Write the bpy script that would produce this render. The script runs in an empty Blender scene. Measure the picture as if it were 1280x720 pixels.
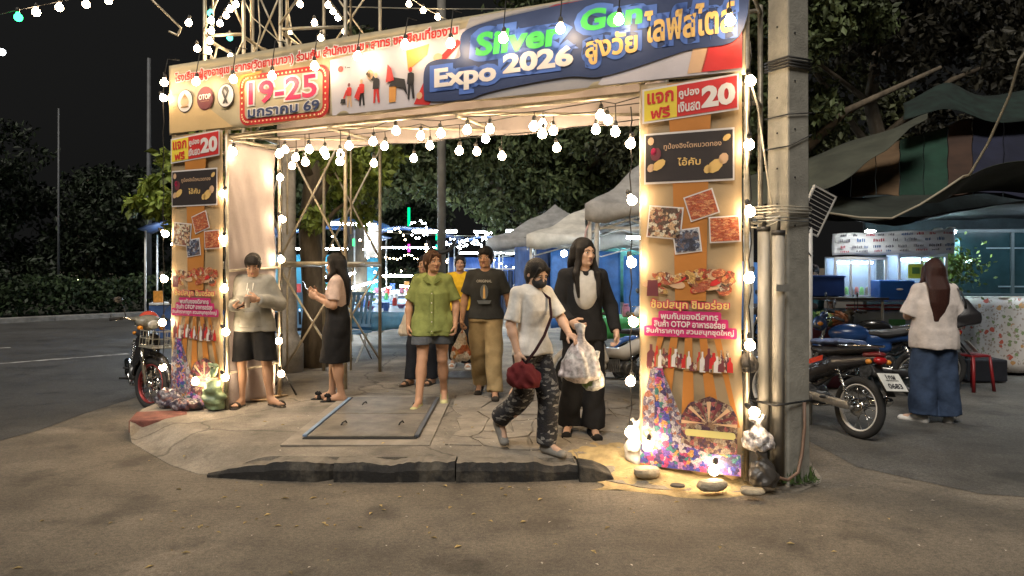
import bpy, math, random
import numpy as np
from mathutils import Vector, Matrix, Euler
R = math.radians
rnd = random.Random(7)
S = bpy.context.scene
COL = S.collection

# ---------------------------------------------------------------- camera, world, exposure
cam = bpy.data.cameras.new('camera'); camo = bpy.data.objects.new('camera', cam); COL.objects.link(camo)
camo.location = (0, 0, 1.62); camo.rotation_euler = (R(90), 0, 0)
cam.lens = 26.0; cam.sensor_width = 36; cam.shift_y = -30/1280; cam.clip_start = .05; cam.clip_end = 900
S.camera = camo
W = bpy.data.worlds.new('World'); S.world = W; W.use_nodes = True
wn = W.node_tree; wn.nodes.clear()
sky = wn.nodes.new('ShaderNodeTexSky'); sky.sky_type = 'NISHITA'; sky.sun_disc = False
sky.sun_elevation = R(-4); sky.sun_rotation = R(200); sky.dust_density = 4
hsv = wn.nodes.new('ShaderNodeHueSaturation'); hsv.inputs['Saturation'].default_value = .12; hsv.inputs['Value'].default_value = 1
addc = wn.nodes.new('ShaderNodeMixRGB'); addc.blend_type = 'ADD'; addc.inputs[0].default_value = 1; addc.inputs[2].default_value = (.036, .036, .035, 1)   # city glow in the night air
bg = wn.nodes.new('ShaderNodeBackground'); bg.inputs[1].default_value = .11
out = wn.nodes.new('ShaderNodeOutputWorld')
wn.links.new(sky.outputs[0], hsv.inputs['Color']); wn.links.new(hsv.outputs[0], addc.inputs[1]); wn.links.new(addc.outputs[0], bg.inputs[0]); wn.links.new(bg.outputs[0], out.inputs[0])
S.view_settings.view_transform = 'Standard'; S.view_settings.look = 'None'; S.view_settings.exposure = .95; S.view_settings.gamma = 1
S.cycles.use_denoising = True; S.cycles.sample_clamp_indirect = 4; S.cycles.sample_clamp_direct = 0
S.cycles.max_bounces = 6; S.cycles.diffuse_bounces = 3; S.cycles.glossy_bounces = 2; S.cycles.transmission_bounces = 3; S.cycles.transparent_max_bounces = 8
S.cycles.caustics_reflective = False; S.cycles.caustics_refractive = False
try: S.cycles.use_light_tree = True
except Exception: pass
BULB = 47.0      # radiance of a festoon bulb
LED = 85.0        # radiance of a market tube

sun = bpy.data.lights.new('sun', 'SUN'); sun.energy = 1.5; sun.angle = R(24); sun.color = (1.0, .93, .84)   # broad fill added for foreground and people, standing in for ambient street light
suno = bpy.data.objects.new('sun', sun); COL.objects.link(suno); suno.rotation_euler = (R(38), 0, R(-20))

# ---------------------------------------------------------------- materials
MATS = {}
def nd(nt, t, **k):
    n = nt.nodes.new(t)
    for a, b in k.items(): setattr(n, a, b)
    return n
def mat(name, col, rough=.6, metal=0, var=.18, sc=5, bump=0, bsc=60, col2=None, spec=.5, detail=5, island=0, trans=0, alpha=1, wave=None, obj=True, thr=(.35, .65)):
    if name in MATS: return MATS[name]
    m = bpy.data.materials.new(name); m.use_nodes = True; nt = m.node_tree; L = nt.links
    b = nt.nodes['Principled BSDF']
    b.inputs['Roughness'].default_value = rough; b.inputs['Metallic'].default_value = metal
    b.inputs['Specular IOR Level'].default_value = spec; b.inputs['Transmission Weight'].default_value = trans; b.inputs['Alpha'].default_value = alpha
    tc = nd(nt, 'ShaderNodeTexCoord'); src = tc.outputs['Object']
    if wave:
        mp = nd(nt, 'ShaderNodeMapping'); mp.inputs['Scale'].default_value = wave; L.new(src, mp.inputs[0]); src = mp.outputs[0]
    nz = nd(nt, 'ShaderNodeTexNoise'); nz.inputs['Scale'].default_value = sc; nz.inputs['Detail'].default_value = detail; nz.inputs['Roughness'].default_value = .62
    L.new(src, nz.inputs['Vector'])
    rp = nd(nt, 'ShaderNodeValToRGB'); e = rp.color_ramp.elements
    c2 = col2 or tuple(c*(1+var) for c in col); c1 = tuple(col) if col2 else tuple(c*(1-var) for c in col)
    e[0].position, e[1].position = thr; e[0].color = (*c1, 1); e[1].color = (*c2, 1)
    L.new(nz.outputs[0], rp.inputs[0]); cur = rp.outputs[0]
    if island:
        g = nd(nt, 'ShaderNodeNewGeometry'); h = nd(nt, 'ShaderNodeHueSaturation'); mr = nd(nt, 'ShaderNodeMapRange')
        mr.inputs[3].default_value = 1-island; mr.inputs[4].default_value = 1+island
        L.new(g.outputs['Random Per Island'], mr.inputs[0]); L.new(mr.outputs[0], h.inputs['Value']); L.new(cur, h.inputs['Color']); cur = h.outputs[0]
    L.new(cur, b.inputs['Base Color'])
    if bump:
        n2 = nd(nt, 'ShaderNodeTexNoise'); n2.inputs['Scale'].default_value = bsc; n2.inputs['Detail'].default_value = 4; L.new(src, n2.inputs['Vector'])
        bp = nd(nt, 'ShaderNodeBump'); bp.inputs['Strength'].default_value = min(bump, 1); bp.inputs['Distance'].default_value = .01
        L.new(n2.outputs[0], bp.inputs['Height']); L.new(bp.outputs[0], b.inputs['Normal'])
    MATS[name] = m; return m
def emit(name, col, s):
    if name in MATS: return MATS[name]
    m = bpy.data.materials.new(name); m.use_nodes = True; nt = m.node_tree; nt.nodes.clear()
    e = nd(nt, 'ShaderNodeEmission'); e.inputs[0].default_value = (*col, 1); e.inputs[1].default_value = s
    o = nd(nt, 'ShaderNodeOutputMaterial'); nt.links.new(e.outputs[0], o.inputs[0]); MATS[name] = m; return m
def printm(name, pal, sc=20, dist=.4, rough=.5, stretch=(1, 1, 1), em=0):
    """flat print or heap of mixed colours: distorted voronoi cells picking from a palette"""
    if name in MATS: return MATS[name]
    m = bpy.data.materials.new(name); m.use_nodes = True; nt = m.node_tree; L = nt.links
    b = nt.nodes['Principled BSDF']; b.inputs['Roughness'].default_value = rough
    tc = nd(nt, 'ShaderNodeTexCoord'); mp = nd(nt, 'ShaderNodeMapping'); mp.inputs['Scale'].default_value = stretch
    nz = nd(nt, 'ShaderNodeTexNoise'); nz.inputs['Scale'].default_value = sc*.7; nz.inputs['Detail'].default_value = 3
    mx = nd(nt, 'ShaderNodeMixRGB'); mx.blend_type = 'ADD'; mx.inputs[0].default_value = dist/sc*4
    L.new(tc.outputs['Object'], mp.inputs[0]); L.new(mp.outputs[0], nz.inputs['Vector']); L.new(mp.outputs[0], mx.inputs[1]); L.new(nz.outputs[1], mx.inputs[2])
    v = nd(nt, 'ShaderNodeTexVoronoi'); v.inputs['Scale'].default_value = sc; L.new(mx.outputs[0], v.inputs['Vector'])
    sp = nd(nt, 'ShaderNodeSeparateColor'); L.new(v.outputs['Color'], sp.inputs[0])
    rp = nd(nt, 'ShaderNodeValToRGB'); rp.color_ramp.interpolation = 'CONSTANT'; el = rp.color_ramp.elements
    el[0].color = (*pal[0], 1); el[1].position = 1/len(pal); el[1].color = (*pal[1], 1)
    for i in range(2, len(pal)): x = el.new(i/len(pal)); x.color = (*pal[i], 1)
    L.new(sp.outputs[0], rp.inputs[0])
    n3 = nd(nt, 'ShaderNodeTexNoise'); n3.inputs['Scale'].default_value = sc*3; L.new(mp.outputs[0], n3.inputs['Vector'])
    mr = nd(nt, 'ShaderNodeMapRange'); mr.inputs[1].default_value = .3; mr.inputs[2].default_value = .7; mr.inputs[3].default_value = .45; mr.inputs[4].default_value = 1.3; L.new(n3.outputs[0], mr.inputs[0])
    ml = nd(nt, 'ShaderNodeVectorMath', operation='SCALE'); L.new(rp.outputs[0], ml.inputs[0]); L.new(mr.outputs[0], ml.inputs['Scale'])
    L.new(ml.outputs[0], b.inputs['Base Color']); MATS[name] = m; return m

# ---------------------------------------------------------------- object helpers
def tag(o, label=None, cat=None, group=None, kind=None):
    if label: o['label'] = label
    if cat: o['category'] = cat
    if group: o['group'] = group
    if kind: o['kind'] = kind
    return o
def empty(name, loc=(0, 0, 0), rz=0, label=None, cat=None, group=None):
    o = bpy.data.objects.new(name, None); COL.objects.link(o); o.location = loc; o.rotation_euler = (0, 0, rz); o.empty_display_size = .1
    return tag(o, label, cat, group)
def link(name, me, parent=None, loc=None, rot=None):
    o = bpy.data.objects.new(name, me); COL.objects.link(o)
    if parent: o.parent = parent
    if loc is not None: o.location = loc
    if rot is not None: o.rotation_euler = rot
    return o
def copy_tree(o, parent=None):
    c = o.copy(); COL.objects.link(c); c.parent = parent
    for ch in [x for x in o.children]: copy_tree(ch, c)
    return c
def frame(d):
    d = Vector(d).normalized(); u = d.orthogonal().normalized() if abs(d.z) > .999 else Vector((0, 0, 1)).cross(d).normalized()
    return u, d.cross(u)
class MB:
    def __init__(s): s.v = []; s.f = []; s.mi = []; s.cur = 0
    def _add(s, vs, fs):
        n = len(s.v); s.v += [tuple(p) for p in vs]; s.f += [tuple(i+n for i in f) for f in fs]; s.mi += [s.cur]*len(fs); return s
    def box(s, c, d, rot=None, taper=1):
        m = Euler(rot).to_matrix() if rot is not None and not isinstance(rot, Matrix) else rot
        vs = []
        for z in (-.5, .5):
            t = taper if z > 0 else 1
            for x, y in ((-.5, -.5), (.5, -.5), (.5, .5), (-.5, .5)):
                p = Vector((x*d[0]*t, y*d[1]*t, z*d[2])); p = m @ p if m else p; vs.append(p+Vector(c))
        return s._add(vs, [(3, 2, 1, 0), (4, 5, 6, 7), (0, 1, 5, 4), (1, 2, 6, 5), (2, 3, 7, 6), (3, 0, 4, 7)])
    def tube(s, pts, r, n=8, cap=True):
        pts = [Vector(p) for p in pts]; rs = r if isinstance(r, (list, tuple)) else [r]*len(pts); vs = []
        u = None
        for i, p in enumerate(pts):
            a = pts[max(i-1, 0)]; b = pts[min(i+1, len(pts)-1)]; d = (b-a)
            if d.length < 1e-9: d = Vector((0, 0, 1))
            d.normalize()
            if u is None: u, w = frame(d)
            else:
                u = (u - d*u.dot(d)); u = u.normalized() if u.length > 1e-6 else frame(d)[0]; w = d.cross(u)
            for k in range(n):
                t = 2*math.pi*k/n; vs.append(p+u*math.cos(t)*rs[i]+w*math.sin(t)*rs[i])
        fs = [(i*n+k, i*n+(k+1) % n, (i+1)*n+(k+1) % n, (i+1)*n+k) for i in range(len(pts)-1) for k in range(n)]
        if cap: fs += [tuple(reversed(range(n))), tuple(range((len(pts)-1)*n, len(pts)*n))]
        return s._add(vs, fs)
    def sph(s, c, r, n=10, m=7, rot=None):
        r = (r, r, r) if not isinstance(r, (tuple, list)) else r; c = Vector(c); M = Euler(rot).to_matrix() if rot else None
        def P(a, b):
            p = Vector((r[0]*math.cos(a)*math.sin(b), r[1]*math.sin(a)*math.sin(b), r[2]*math.cos(b))); return c+(M @ p if M else p)
        vs = [P(2*math.pi*k/n, math.pi*(j+1)/(m)) for j in range(m-1) for k in range(n)]
        vs += [P(0, 0), P(0, math.pi)]; T = len(vs)-2
        fs = [((j)*n+k, (j+1)*n+k, (j+1)*n+(k+1) % n, j*n+(k+1) % n) for j in range(m-2) for k in range(n)]
        fs += [(T, k, (k+1) % n) for k in range(n)] + [(T+1, (m-2)*n+(k+1) % n, (m-2)*n+k) for k in range(n)]
        return s._add(vs, fs)
    def lathe(s, prof, c=(0, 0, 0), n=14, axis='z'):
        vs = []
        for (r, z) in prof:
            for k in range(n):
                t = 2*math.pi*k/n; p = (r*math.cos(t), r*math.sin(t), z)
                if axis == 'y': p = (p[0], p[2], p[1])
                if axis == 'x': p = (p[2], p[0], p[1])
                vs.append(Vector(p)+Vector(c))
        fs = [(i*n+k, i*n+(k+1) % n, (i+1)*n+(k+1) % n, (i+1)*n+k) for i in range(len(prof)-1) for k in range(n)]
        return s._add(vs, fs)
    def torus(s, c, Rr, r, axis='y', n=28, m=8, ry=None, a0=0, a1=2*math.pi):
        full = abs(a1-a0-2*math.pi) < 1e-6; N = n if full else n+1; vs = []
        for i in range(N):
            t = a0+(a1-a0)*i/n
            for k in range(m):
                q = 2*math.pi*k/m; rr = Rr+r*math.cos(q); h = (ry or r)*math.sin(q); x, z = rr*math.cos(t), rr*math.sin(t)
                p = {'y': (x, h, z), 'z': (x, z, h), 'x': (h, x, z)}[axis]; vs.append(Vector(p)+Vector(c))
        fs = [(i*m+k, i*m+(k+1) % m, ((i+1) % N)*m+(k+1) % m, ((i+1) % N)*m+k) for i in range(n) for k in range(m)]
        return s._add(vs, fs)
    def prism(s, pts, n0, n1, ax='y'):
        """outline pts (a,b) extruded along ax from n0 to n1"""
        def P(a, b, h): return {'y': (a, h, b), 'z': (a, b, h), 'x': (h, a, b)}[ax]
        k = len(pts); vs = [P(a, b, n0) for a, b in pts]+[P(a, b, n1) for a, b in pts]
        return s._add(vs, [tuple(range(k)), tuple(reversed(range(k, 2*k)))]+[(i, i+k, (i+1) % k+k, (i+1) % k) for i in range(k)])
    def sheet(s, fn, nu, nv):
        vs = [fn(i/nu, j/nv) for j in range(nv+1) for i in range(nu+1)]
        return s._add(vs, [(j*(nu+1)+i, j*(nu+1)+i+1, (j+1)*(nu+1)+i+1, (j+1)*(nu+1)+i) for j in range(nv) for i in range(nu)])
    def build(s, name, m, parent=None, smooth=False, bevel=0, solid=0, loc=None, rot=None, ang=None):
        me = bpy.data.meshes.new(name); me.from_pydata(s.v, [], s.f)
        ms = m if isinstance(m, (list, tuple)) else [m]
        for q in ms: me.materials.append(q)
        if len(ms) > 1: me.polygons.foreach_set('material_index', s.mi)
        if smooth: me.polygons.foreach_set('use_smooth', [True]*len(me.polygons))
        me.update(); o = link(name, me, parent, loc, rot)
        if bevel:
            b = o.modifiers.new('b', 'BEVEL'); b.width = bevel; b.segments = 2; b.limit_method = 'ANGLE'
        if solid:
            b = o.modifiers.new('s', 'SOLIDIFY'); b.thickness = solid; b.offset = 0
        return o
def npmesh(name, V, Fq, m, parent=None, smooth=True):
    me = bpy.data.meshes.new(name); V = np.asarray(V, np.float32); Fq = np.asarray(Fq, np.int32)
    me.vertices.add(len(V)); me.vertices.foreach_set('co', V.ravel()); k = Fq.shape[1]
    me.loops.add(Fq.size); me.loops.foreach_set('vertex_index', Fq.ravel())
    me.polygons.add(len(Fq)); me.polygons.foreach_set('loop_start', np.arange(0, Fq.size, k, dtype=np.int32))
    me.polygons.foreach_set('use_smooth', np.full(len(Fq), smooth)); me.update(calc_edges=True); me.validate()
    me.materials.append(m); return link(name, me, parent)
_tc = {}
def text_mesh(body, w, h, offset=0.0, keep=True):
    """writing as a flat mesh in the xz plane, centred, fitted to w x h metres"""
    cu = bpy.data.curves.new('t', 'FONT'); cu.body = body; cu.align_x = 'CENTER'; cu.offset = offset; cu.resolution_u = 3
    o = bpy.data.objects.new('t', cu); COL.objects.link(o); bpy.context.view_layer.update()
    me = bpy.data.meshes.new_from_object(o.evaluated_get(bpy.context.evaluated_depsgraph_get()))
    bpy.data.objects.remove(o); bpy.data.curves.remove(cu)
    n = len(me.vertices); a = np.empty(n*3, np.float32); me.vertices.foreach_get('co', a); a = a.reshape(-1, 3)
    return me, a
def lettering(body, c, w, h, m, parent, y=0.0, outline=None, offset=.012, om=None, slope=0, name='lettering', shear=0, arch=0):
    """c = (x,z) centre; the text lies at depth y facing -y; outline = extra width for a backing of material om"""
    objs = []
    me0, a0 = text_mesh(body, w, h, offset); lo, hi = a0.min(0), a0.max(0); sx, sz = w/max(hi[0]-lo[0], 1e-6), h/max(hi[1]-lo[1], 1e-6); cx, cy = (lo+hi)[0]/2, (lo+hi)[1]/2
    def place(me, a, yy, mm, nm):
        x = (a[:, 0]-cx)*sx; z = (a[:, 1]-cy)*sz
        x = x+shear*z; z = z+slope*x+arch*(x/w*2)**2
        V = np.stack([x+c[0], np.full_like(x, yy), z+c[1]], 1).astype(np.float32)
        me.vertices.foreach_set('co', V.ravel()); me.materials.clear(); me.materials.append(mm); me.update(); return link(nm, me, parent)
    for i, (off, mm) in enumerate(outline or []):
        me1, a1 = text_mesh(body, w, h, off); place(me1, a1, y+.003*(len(outline)-i), mm, name+'_outline')
    return place(me0, a0, y, m, name)

# ---------------------------------------------------------------- solid modelling by distance field (bodies, clothes, cowls)
def smin(a, b, k):
    if k <= 0: return np.minimum(a, b)
    h = np.clip(.5+.5*(b-a)/k, 0, 1); return b+(a-b)*h-k*h*(1-h)
class Field:
    def __init__(s, lo, hi, h):
        s.h = h; s.lo = np.array(lo, float); n = np.ceil((np.array(hi)-s.lo)/h).astype(int)+1; s.n = n
        s.ax = [s.lo[i]+np.arange(n[i])*h for i in range(3)]; s.D = np.full(n, 1.0, np.float32)
    def sub(s, lo, hi):
        return tuple(slice(max(0, int((lo[i]-s.lo[i])/s.h)), min(s.n[i], int((hi[i]-s.lo[i])/s.h)+2)) for i in range(3))
    def P(s, sl): return (s.ax[0][sl[0]][:, None, None], s.ax[1][sl[1]][None, :, None], s.ax[2][sl[2]][None, None, :])
    def put(s, fn, lo, hi, k=.02, sub=False):
        sl = s.sub([a-.05-k for a in lo], [a+.05+k for a in hi]); X, Y, Z = s.P(sl)
        if any(q.stop <= q.start for q in sl): return s
        d = fn(X, Y, Z); D = s.D[sl]
        s.D[sl] = (-smin(-D, d, k)) if sub else smin(D, np.broadcast_to(d, D.shape), k)
        return s
    def rc(s, a, b, ra, rb, k=.02, cut=False, flat=None, sub=False):
        a = np.array(a, float); b = np.array(b, float); ab = b-a; L2 = max(ab@ab, 1e-9); rm = max(ra, rb); F = np.array(flat if flat is not None else (1, 1, 1), float)
        def fn(X, Y, Z):
            x, y, z = X-a[0], Y-a[1], Z-a[2]; t = np.clip((x*ab[0]+y*ab[1]+z*ab[2])/L2, 0, 1)
            d = np.sqrt(((x-t*ab[0])/F[0])**2+((y-t*ab[1])/F[1])**2+((z-t*ab[2])/F[2])**2)-(ra+(rb-ra)*t)
            d = d*F.min()
            if cut: d = np.maximum(d, ((X-b[0])*ab[0]+(Y-b[1])*ab[1]+(Z-b[2])*ab[2])/math.sqrt(L2))
            return d
        m = rm*F.max(); return s.put(fn, np.minimum(a, b)-m, np.maximum(a, b)+m, k, sub)
    def el(s, c, r, k=.02, R3=None, sub=False):
        c = np.array(c, float); M = np.array(R3) if R3 is not None else np.eye(3)
        def fn(X, Y, Z):
            x, y, z = X-c[0], Y-c[1], Z-c[2]
            if R3 is not None: x, y, z = (M[0, 0]*x+M[1, 0]*y+M[2, 0]*z), (M[0, 1]*x+M[1, 1]*y+M[2, 1]*z), (M[0, 2]*x+M[1, 2]*y+M[2, 2]*z)
            k0 = np.sqrt((x/r[0])**2+(y/r[1])**2+(z/r[2])**2); k1 = np.sqrt((x/r[0]**2)**2+(y/r[1]**2)**2+(z/r[2]**2)**2)+1e-6
            return k0*(k0-1)/k1
        m = max(r); return s.put(fn, c-m, c+m, k, sub)
    def colm(s, pts, k=.02, e=2.0):
        """column of elliptic sections: pts = [(z, cx, cy, rx, ry)...]"""
        pts = sorted(pts); q = np.array(pts, float)
        def fn(X, Y, Z):
            z = np.clip(Z, q[0, 0], q[-1, 0]); I = [np.interp(z, q[:, 0], q[:, i]) for i in range(1, 5)]
            g = (np.abs((X-I[0])/I[2])**e+np.abs((Y-I[1])/I[3])**e)**(1/e)
            d = (g-1)*np.minimum(I[2], I[3]); dz = np.maximum(q[0, 0]-Z, Z-q[-1, 0])
            return np.maximum(d, dz)
        lo = (min(q[:, 1]-q[:, 3]), min(q[:, 2]-q[:, 4]), q[0, 0]); hi = (max(q[:, 1]+q[:, 3]), max(q[:, 2]+q[:, 4]), q[-1, 0])
        return s.put(fn, lo, hi, k)
    def above(s, z):
        Z = s.ax[2][None, None, :]; s.D = np.maximum(s.D, z-Z); return s
    def folds(s, amp, seed=0, f=1.0, vert=1.0):
        X, Y, Z = (s.ax[0][:, None, None]+seed*.37), s.ax[1][None, :, None], s.ax[2][None, None, :]
        w = (1-2*np.abs(np.sin(9*f*X+2.2*np.sin(7*Z*vert+seed)+5*f*Y)))*.5+(1-2*np.abs(np.sin(7*f*X-9*f*Y+11*Z*vert+2*np.sin(5*f*X+seed))))*.4+np.sin(29*f*Y+23*Z*vert+3*np.sin(13*X*f))*.25
        s.D = s.D+(amp*w).astype(np.float32); return s
    def mesh(s):
        D = s.D; b = [0, -1]
        D[0], D[-1], D[:, 0], D[:, -1], D[:, :, 0], D[:, :, -1] = 1, 1, 1, 1, 1, 1
        ins = D < 0; nx, ny, nz = D.shape; c = (nx-1, ny-1, nz-1)
        def cr(A, i, j, k): return A[i:i+c[0], j:j+c[1], k:k+c[2]]
        sm = sum(cr(ins, i, j, k).astype(np.int8) for i in (0, 1) for j in (0, 1) for k in (0, 1)); act = (sm > 0) & (sm < 8)
        idx = np.full(c, -1, np.int64); I = np.argwhere(act); idx[act] = np.arange(len(I))
        acc = np.zeros((len(I), 3)); cnt = np.zeros(len(I)); i0, j0, k0 = I.T
        E = [((0, j, k), (1, j, k)) for j in (0, 1) for k in (0, 1)]+[((i, 0, k), (i, 1, k)) for i in (0, 1) for k in (0, 1)]+[((i, j, 0), (i, j, 1)) for i in (0, 1) for j in (0, 1)]
        for p, q in E:
            a = D[i0+p[0], j0+p[1], k0+p[2]]; bb = D[i0+q[0], j0+q[1], k0+q[2]]; m = (a < 0) != (bb < 0)
            t = np.where(m, a/np.where(m, a-bb, 1), 0)
            for x in range(3): acc[:, x] += m*(p[x]+t*(q[x]-p[x]))
            cnt += m
        V = s.lo+(I+acc/cnt[:, None])*s.h; Q = []
        for axis in range(3):
            a = [slice(1, -1)]*3; a[axis] = slice(0, -1); a2 = list(a); a2[axis] = slice(1, None)
            A = ins[tuple(a)]; B = ins[tuple(a2)]; e = np.argwhere(A != B)
            if not len(e): continue
            off = [1, 1, 1]; off[axis] = 0; e = e+off; u, v = [(1, 2), (2, 0), (0, 1)][axis]
            def g(du, dv):
                w = e.copy(); w[:, u] -= du; w[:, v] -= dv; return idx[w[:, 0], w[:, 1], w[:, 2]]
            q = np.stack([g(1, 1), g(0, 1), g(0, 0), g(1, 0)], 1); fl = ~ins[e[:, 0], e[:, 1], e[:, 2]]
            q[fl] = q[fl][:, ::-1]; Q.append(q)
        return V, np.concatenate(Q)
    def build(s, name, m, parent): V, Q = s.mesh(); return npmesh(name, V, Q, m, parent)

# ---------------------------------------------------------------- people
def rotm(yaw, pitch=0, roll=0): return np.array(Matrix.Rotation(yaw, 3, 'Z') @ Matrix.Rotation(pitch, 3, 'X') @ Matrix.Rotation(roll, 3, 'Y'))
def hand_mesh(wr, d, side, curl, palm):
    """five-fingered hand: wr wrist point, d direction of the fingers, palm = palm normal, side = +1/-1 thumb side"""
    F = Field((-.03, -.075, -.09), (.19, .085, .035), .0052)
    F.rc((-.02, 0, 0), (.03, 0, 0), .026, .03, .01, flat=(1, 1, .72)); F.rc((.03, -.022, 0), (.075, -.026, 0), .019, .014, .015, flat=(1, 1, .8)); F.rc((.03, .018, 0), (.078, .026, 0), .02, .014, .015, flat=(1, 1, .8)); F.rc((.03, 0, 0), (.08, 0, .002), .024, .016, .015, flat=(1, 1, .7))
    for i, (y, L, r) in enumerate(((-.03, .055, .0078), (-.011, .068, .0088), (.0085, .073, .0092), (.028, .066, .009))):
        a = np.array((.076-.003*abs(i-2), y, 0.)); c = curl*(1+.12*(3-i)); p = a
        for sg, ln in ((.45, .42), (1.25, .33), (1.9, .25)):
            q = p+L*ln*np.array((math.cos(c*sg), y*.25, -math.sin(c*sg))); F.rc(p, q, r, r*.93, .003); p = q
    F.rc((.012, .022, -.004), (.042, .05, -.02), .014, .0115, .012); F.rc((.042, .05, -.02), (.072, .056, -.03-.012*curl), .0115, .009, .004)
    V, Q = F.mesh()
    V[:, 1] *= side
    if side < 0: Q = Q[:, ::-1]
    x = Vector(d).normalized(); z = -(Vector(palm)-x*Vector(palm).dot(x)).normalized(); y = z.cross(x)
    M = np.array([x, y, z]); return V@M+np.array(wr), Q
def join(*ms):
    V = []; Q = []; n = 0
    for v, q in ms: V.append(v); Q.append(q+n); n += len(v)
    return np.concatenate(V), np.concatenate(Q)
BASE = dict(shL=(-.155, 0, 1.34), shR=(.155, 0, 1.34), elL=(-.21, .02, 1.08), elR=(.21, .02, 1.08), wrL=(-.215, -.05, .85), wrR=(.215, -.05, .85),
            hiL=(-.085, 0, .88), hiR=(.085, 0, .88), knL=(-.095, -.015, .48), knR=(.095, -.015, .48), anL=(-.1, .02, .075), anR=(.1, .02, .075),
            toL=(-.12, -.13, .03), toR=(.12, -.13, .03), hdL=(0, -.15, -1), hdR=(0, -.15, -1), paL=(1, 0, 0), paR=(-1, 0, 0), cuL=.35, cuR=.35, head=(0, -.02, 1.535), fr=0.0)
HAIRM = mat('black_hair', (.010, .008, .007), .5, spec=.25, var=.5, sc=10, wave=(60, 60, 4), bump=.5, bsc=14)
def person(label, loc, rz, H, skin, pose={}, yaw=0, pitch=0, w=1.0, hair='short', hairm=None, top=None, bottom=None, feet=None, res=.0115, faceless=False):
    J = dict(BASE); J.update(pose); f = J['fr']; root = empty('person', loc, rz, label, 'person'); s = H/1.65; root.scale = (s, s, s)
    A = lambda k: np.array(J[k], float)
    lo = np.min([A(k) for k in ('elL', 'elR', 'wrL', 'wrR', 'anL', 'anR', 'toL', 'toR', 'knL', 'knR')]+[np.array((-.24*w, -.17, 0))], 0)-.09; hi = np.max([A(k) for k in ('elL', 'elR', 'wrL', 'wrR', 'anL', 'anR', 'knL', 'knR')]+[np.array((.24*w, .16, 1.5))], 0)+.09
    F = Field(lo, hi, res); hc = A('head')
    F.colm([(.86, 0, 0, .15*w, .105*w), (.95, 0, .01, .16*w, .115*w), (1.06, 0, 0, .128*w, .095*w), (1.2, 0, -.01+f, .15*w, .105*w), (1.33, 0, f, .155, .085), (1.4, 0, .01+f, .09, .06)], .03)
    F.rc((0, .012+f, 1.36), hc+(0, .01, -.06), .06, .052, .03)
    for q in 'LR':
        F.rc(A('sh'+q)*(1, 1, 1), A('el'+q), .052, .040, .03); F.rc(A('el'+q), A('wr'+q), .041, .027, .02)
        m_ = A('el'+q)*.72+A('wr'+q)*.28; F.el(m_, (.043, .043, .05), .02)
        F.rc(A('hi'+q), A('kn'+q), .088*w, .056, .03); F.rc(A('kn'+q), A('an'+q), .054, .037, .02)
        m_ = A('kn'+q)*.68+A('an'+q)*.32; F.el(m_+(0, .018, 0), (.056, .06, .13), .03)
        to = A('to'+q); an = A('an'+q); he = an+(0, .02, -.042); F.rc(he, to, .036, .028, .02); F.rc(an, to*.75+an*.25, .034, .024, .02)
        sd = np.array((1, 0, 0)); 
        for tt in range(5): F.rc(to+sd*(tt-2)*.013, to+sd*(tt-2)*.014+(to-he)/np.linalg.norm(to-he)*.03, .011, .009, .004)
    parts = [F.mesh()]
    for q, sgn in (('L', 1), ('R', -1)):
        wr = A('wr'+q); parts.append(hand_mesh(wr, J['hd'+q], J.get('ts'+q, sgn), J['cu'+q], J['pa'+q]))
    # head
    RM = rotm(yaw, pitch); G = Field((-.1, -.14, -.15), (.1, .13, .14), .006)
    G.el((0, .014, .03), (.075, .093, .09), .01).el((0, -.022, -.04), (.058, .064, .074), .03).rc((-.03, -.04, -.078), (.03, -.04, -.078), .022, .022, .03)
    G.rc((0, -.084, .012), (0, -.096, -.024), .0065, .011, .012).el((.012, -.092, -.028), (.01, .01, .008), .006).el((-.012, -.092, -.028), (.01, .01, .008), .006)
    G.rc((-.04, -.07, .027), (.04, -.07, .027), .012, .012, .012).el((.038, -.064, -.02), (.022, .018, .02), .02).el((-.038, -.064, -.02), (.022, .018, .02), .02)
    G.el((.031, -.088, .008), (.017, .01, .009), .006, sub=True).el((-.031, -.088, .008), (.017, .01, .009), .006, sub=True)
    G.rc((-.018, -.083, -.052), (.018, -.083, -.052), .008, .008, .006).el((0, -.078, -.085), (.018, .016, .014), .012)
    for sx in (-1, 1): G.el((.077*sx, .012, .0), (.009, .02, .032), .006)
    v, q = G.mesh(); parts.append((v@RM.T+hc, q))
    V, Q = join(*parts); npmesh('body', V, Q, skin, root)
    def hp(p): return tuple(RM@np.array(p, float)+hc)
    if not faceless:
        e3 = Matrix(RM.tolist()).to_euler()
        for sx in (-1, 1):
            e = MB().sph(hp((.031*sx, -.0765, .008)), (.0145, .008, .0062), 10, 6, e3).build('eye', mat('eye_white', (.5, .47, .43), .3, var=.05), root, True)
            MB().sph(hp((.031*sx, -.083, .008)), (.0065, .003, .006), 8, 6, e3).build('iris', mat('eye_dark', (.012, .009, .007), .2), e, True)
            MB().tube([hp((.014*sx, -.088, .026)), hp((.032*sx, -.087, .032)), hp((.05*sx, -.075, .026))], [.0028, .0034, .002], 5).build('eyebrow', mat('brow', (.02, .015, .012), .8), root, True)
        l = MB(); l.tube([hp((-.024, -.083, -.051)), hp((-.01, -.092, -.047)), hp((0, -.0925, -.049)), hp((.01, -.092, -.047)), hp((.024, -.083, -.051))], [.002, .0045, .0045, .0045, .002], 6)
        l.tube([hp((-.02, -.084, -.054)), hp((0, -.092, -.058)), hp((.02, -.084, -.054))], [.002, .006, .002], 6); l.build('lips', mat('lips', (.30, .12, .10), .45), root, True)
    # hair
    hm = hairm or HAIRM; G = Field((-.19, -.2, .95), (.19, .22, 1.72), .0085) if hair.startswith('long') else Field(hc-(.15, .16, .3), hc+(.15, .2, .16), .007)
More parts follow.
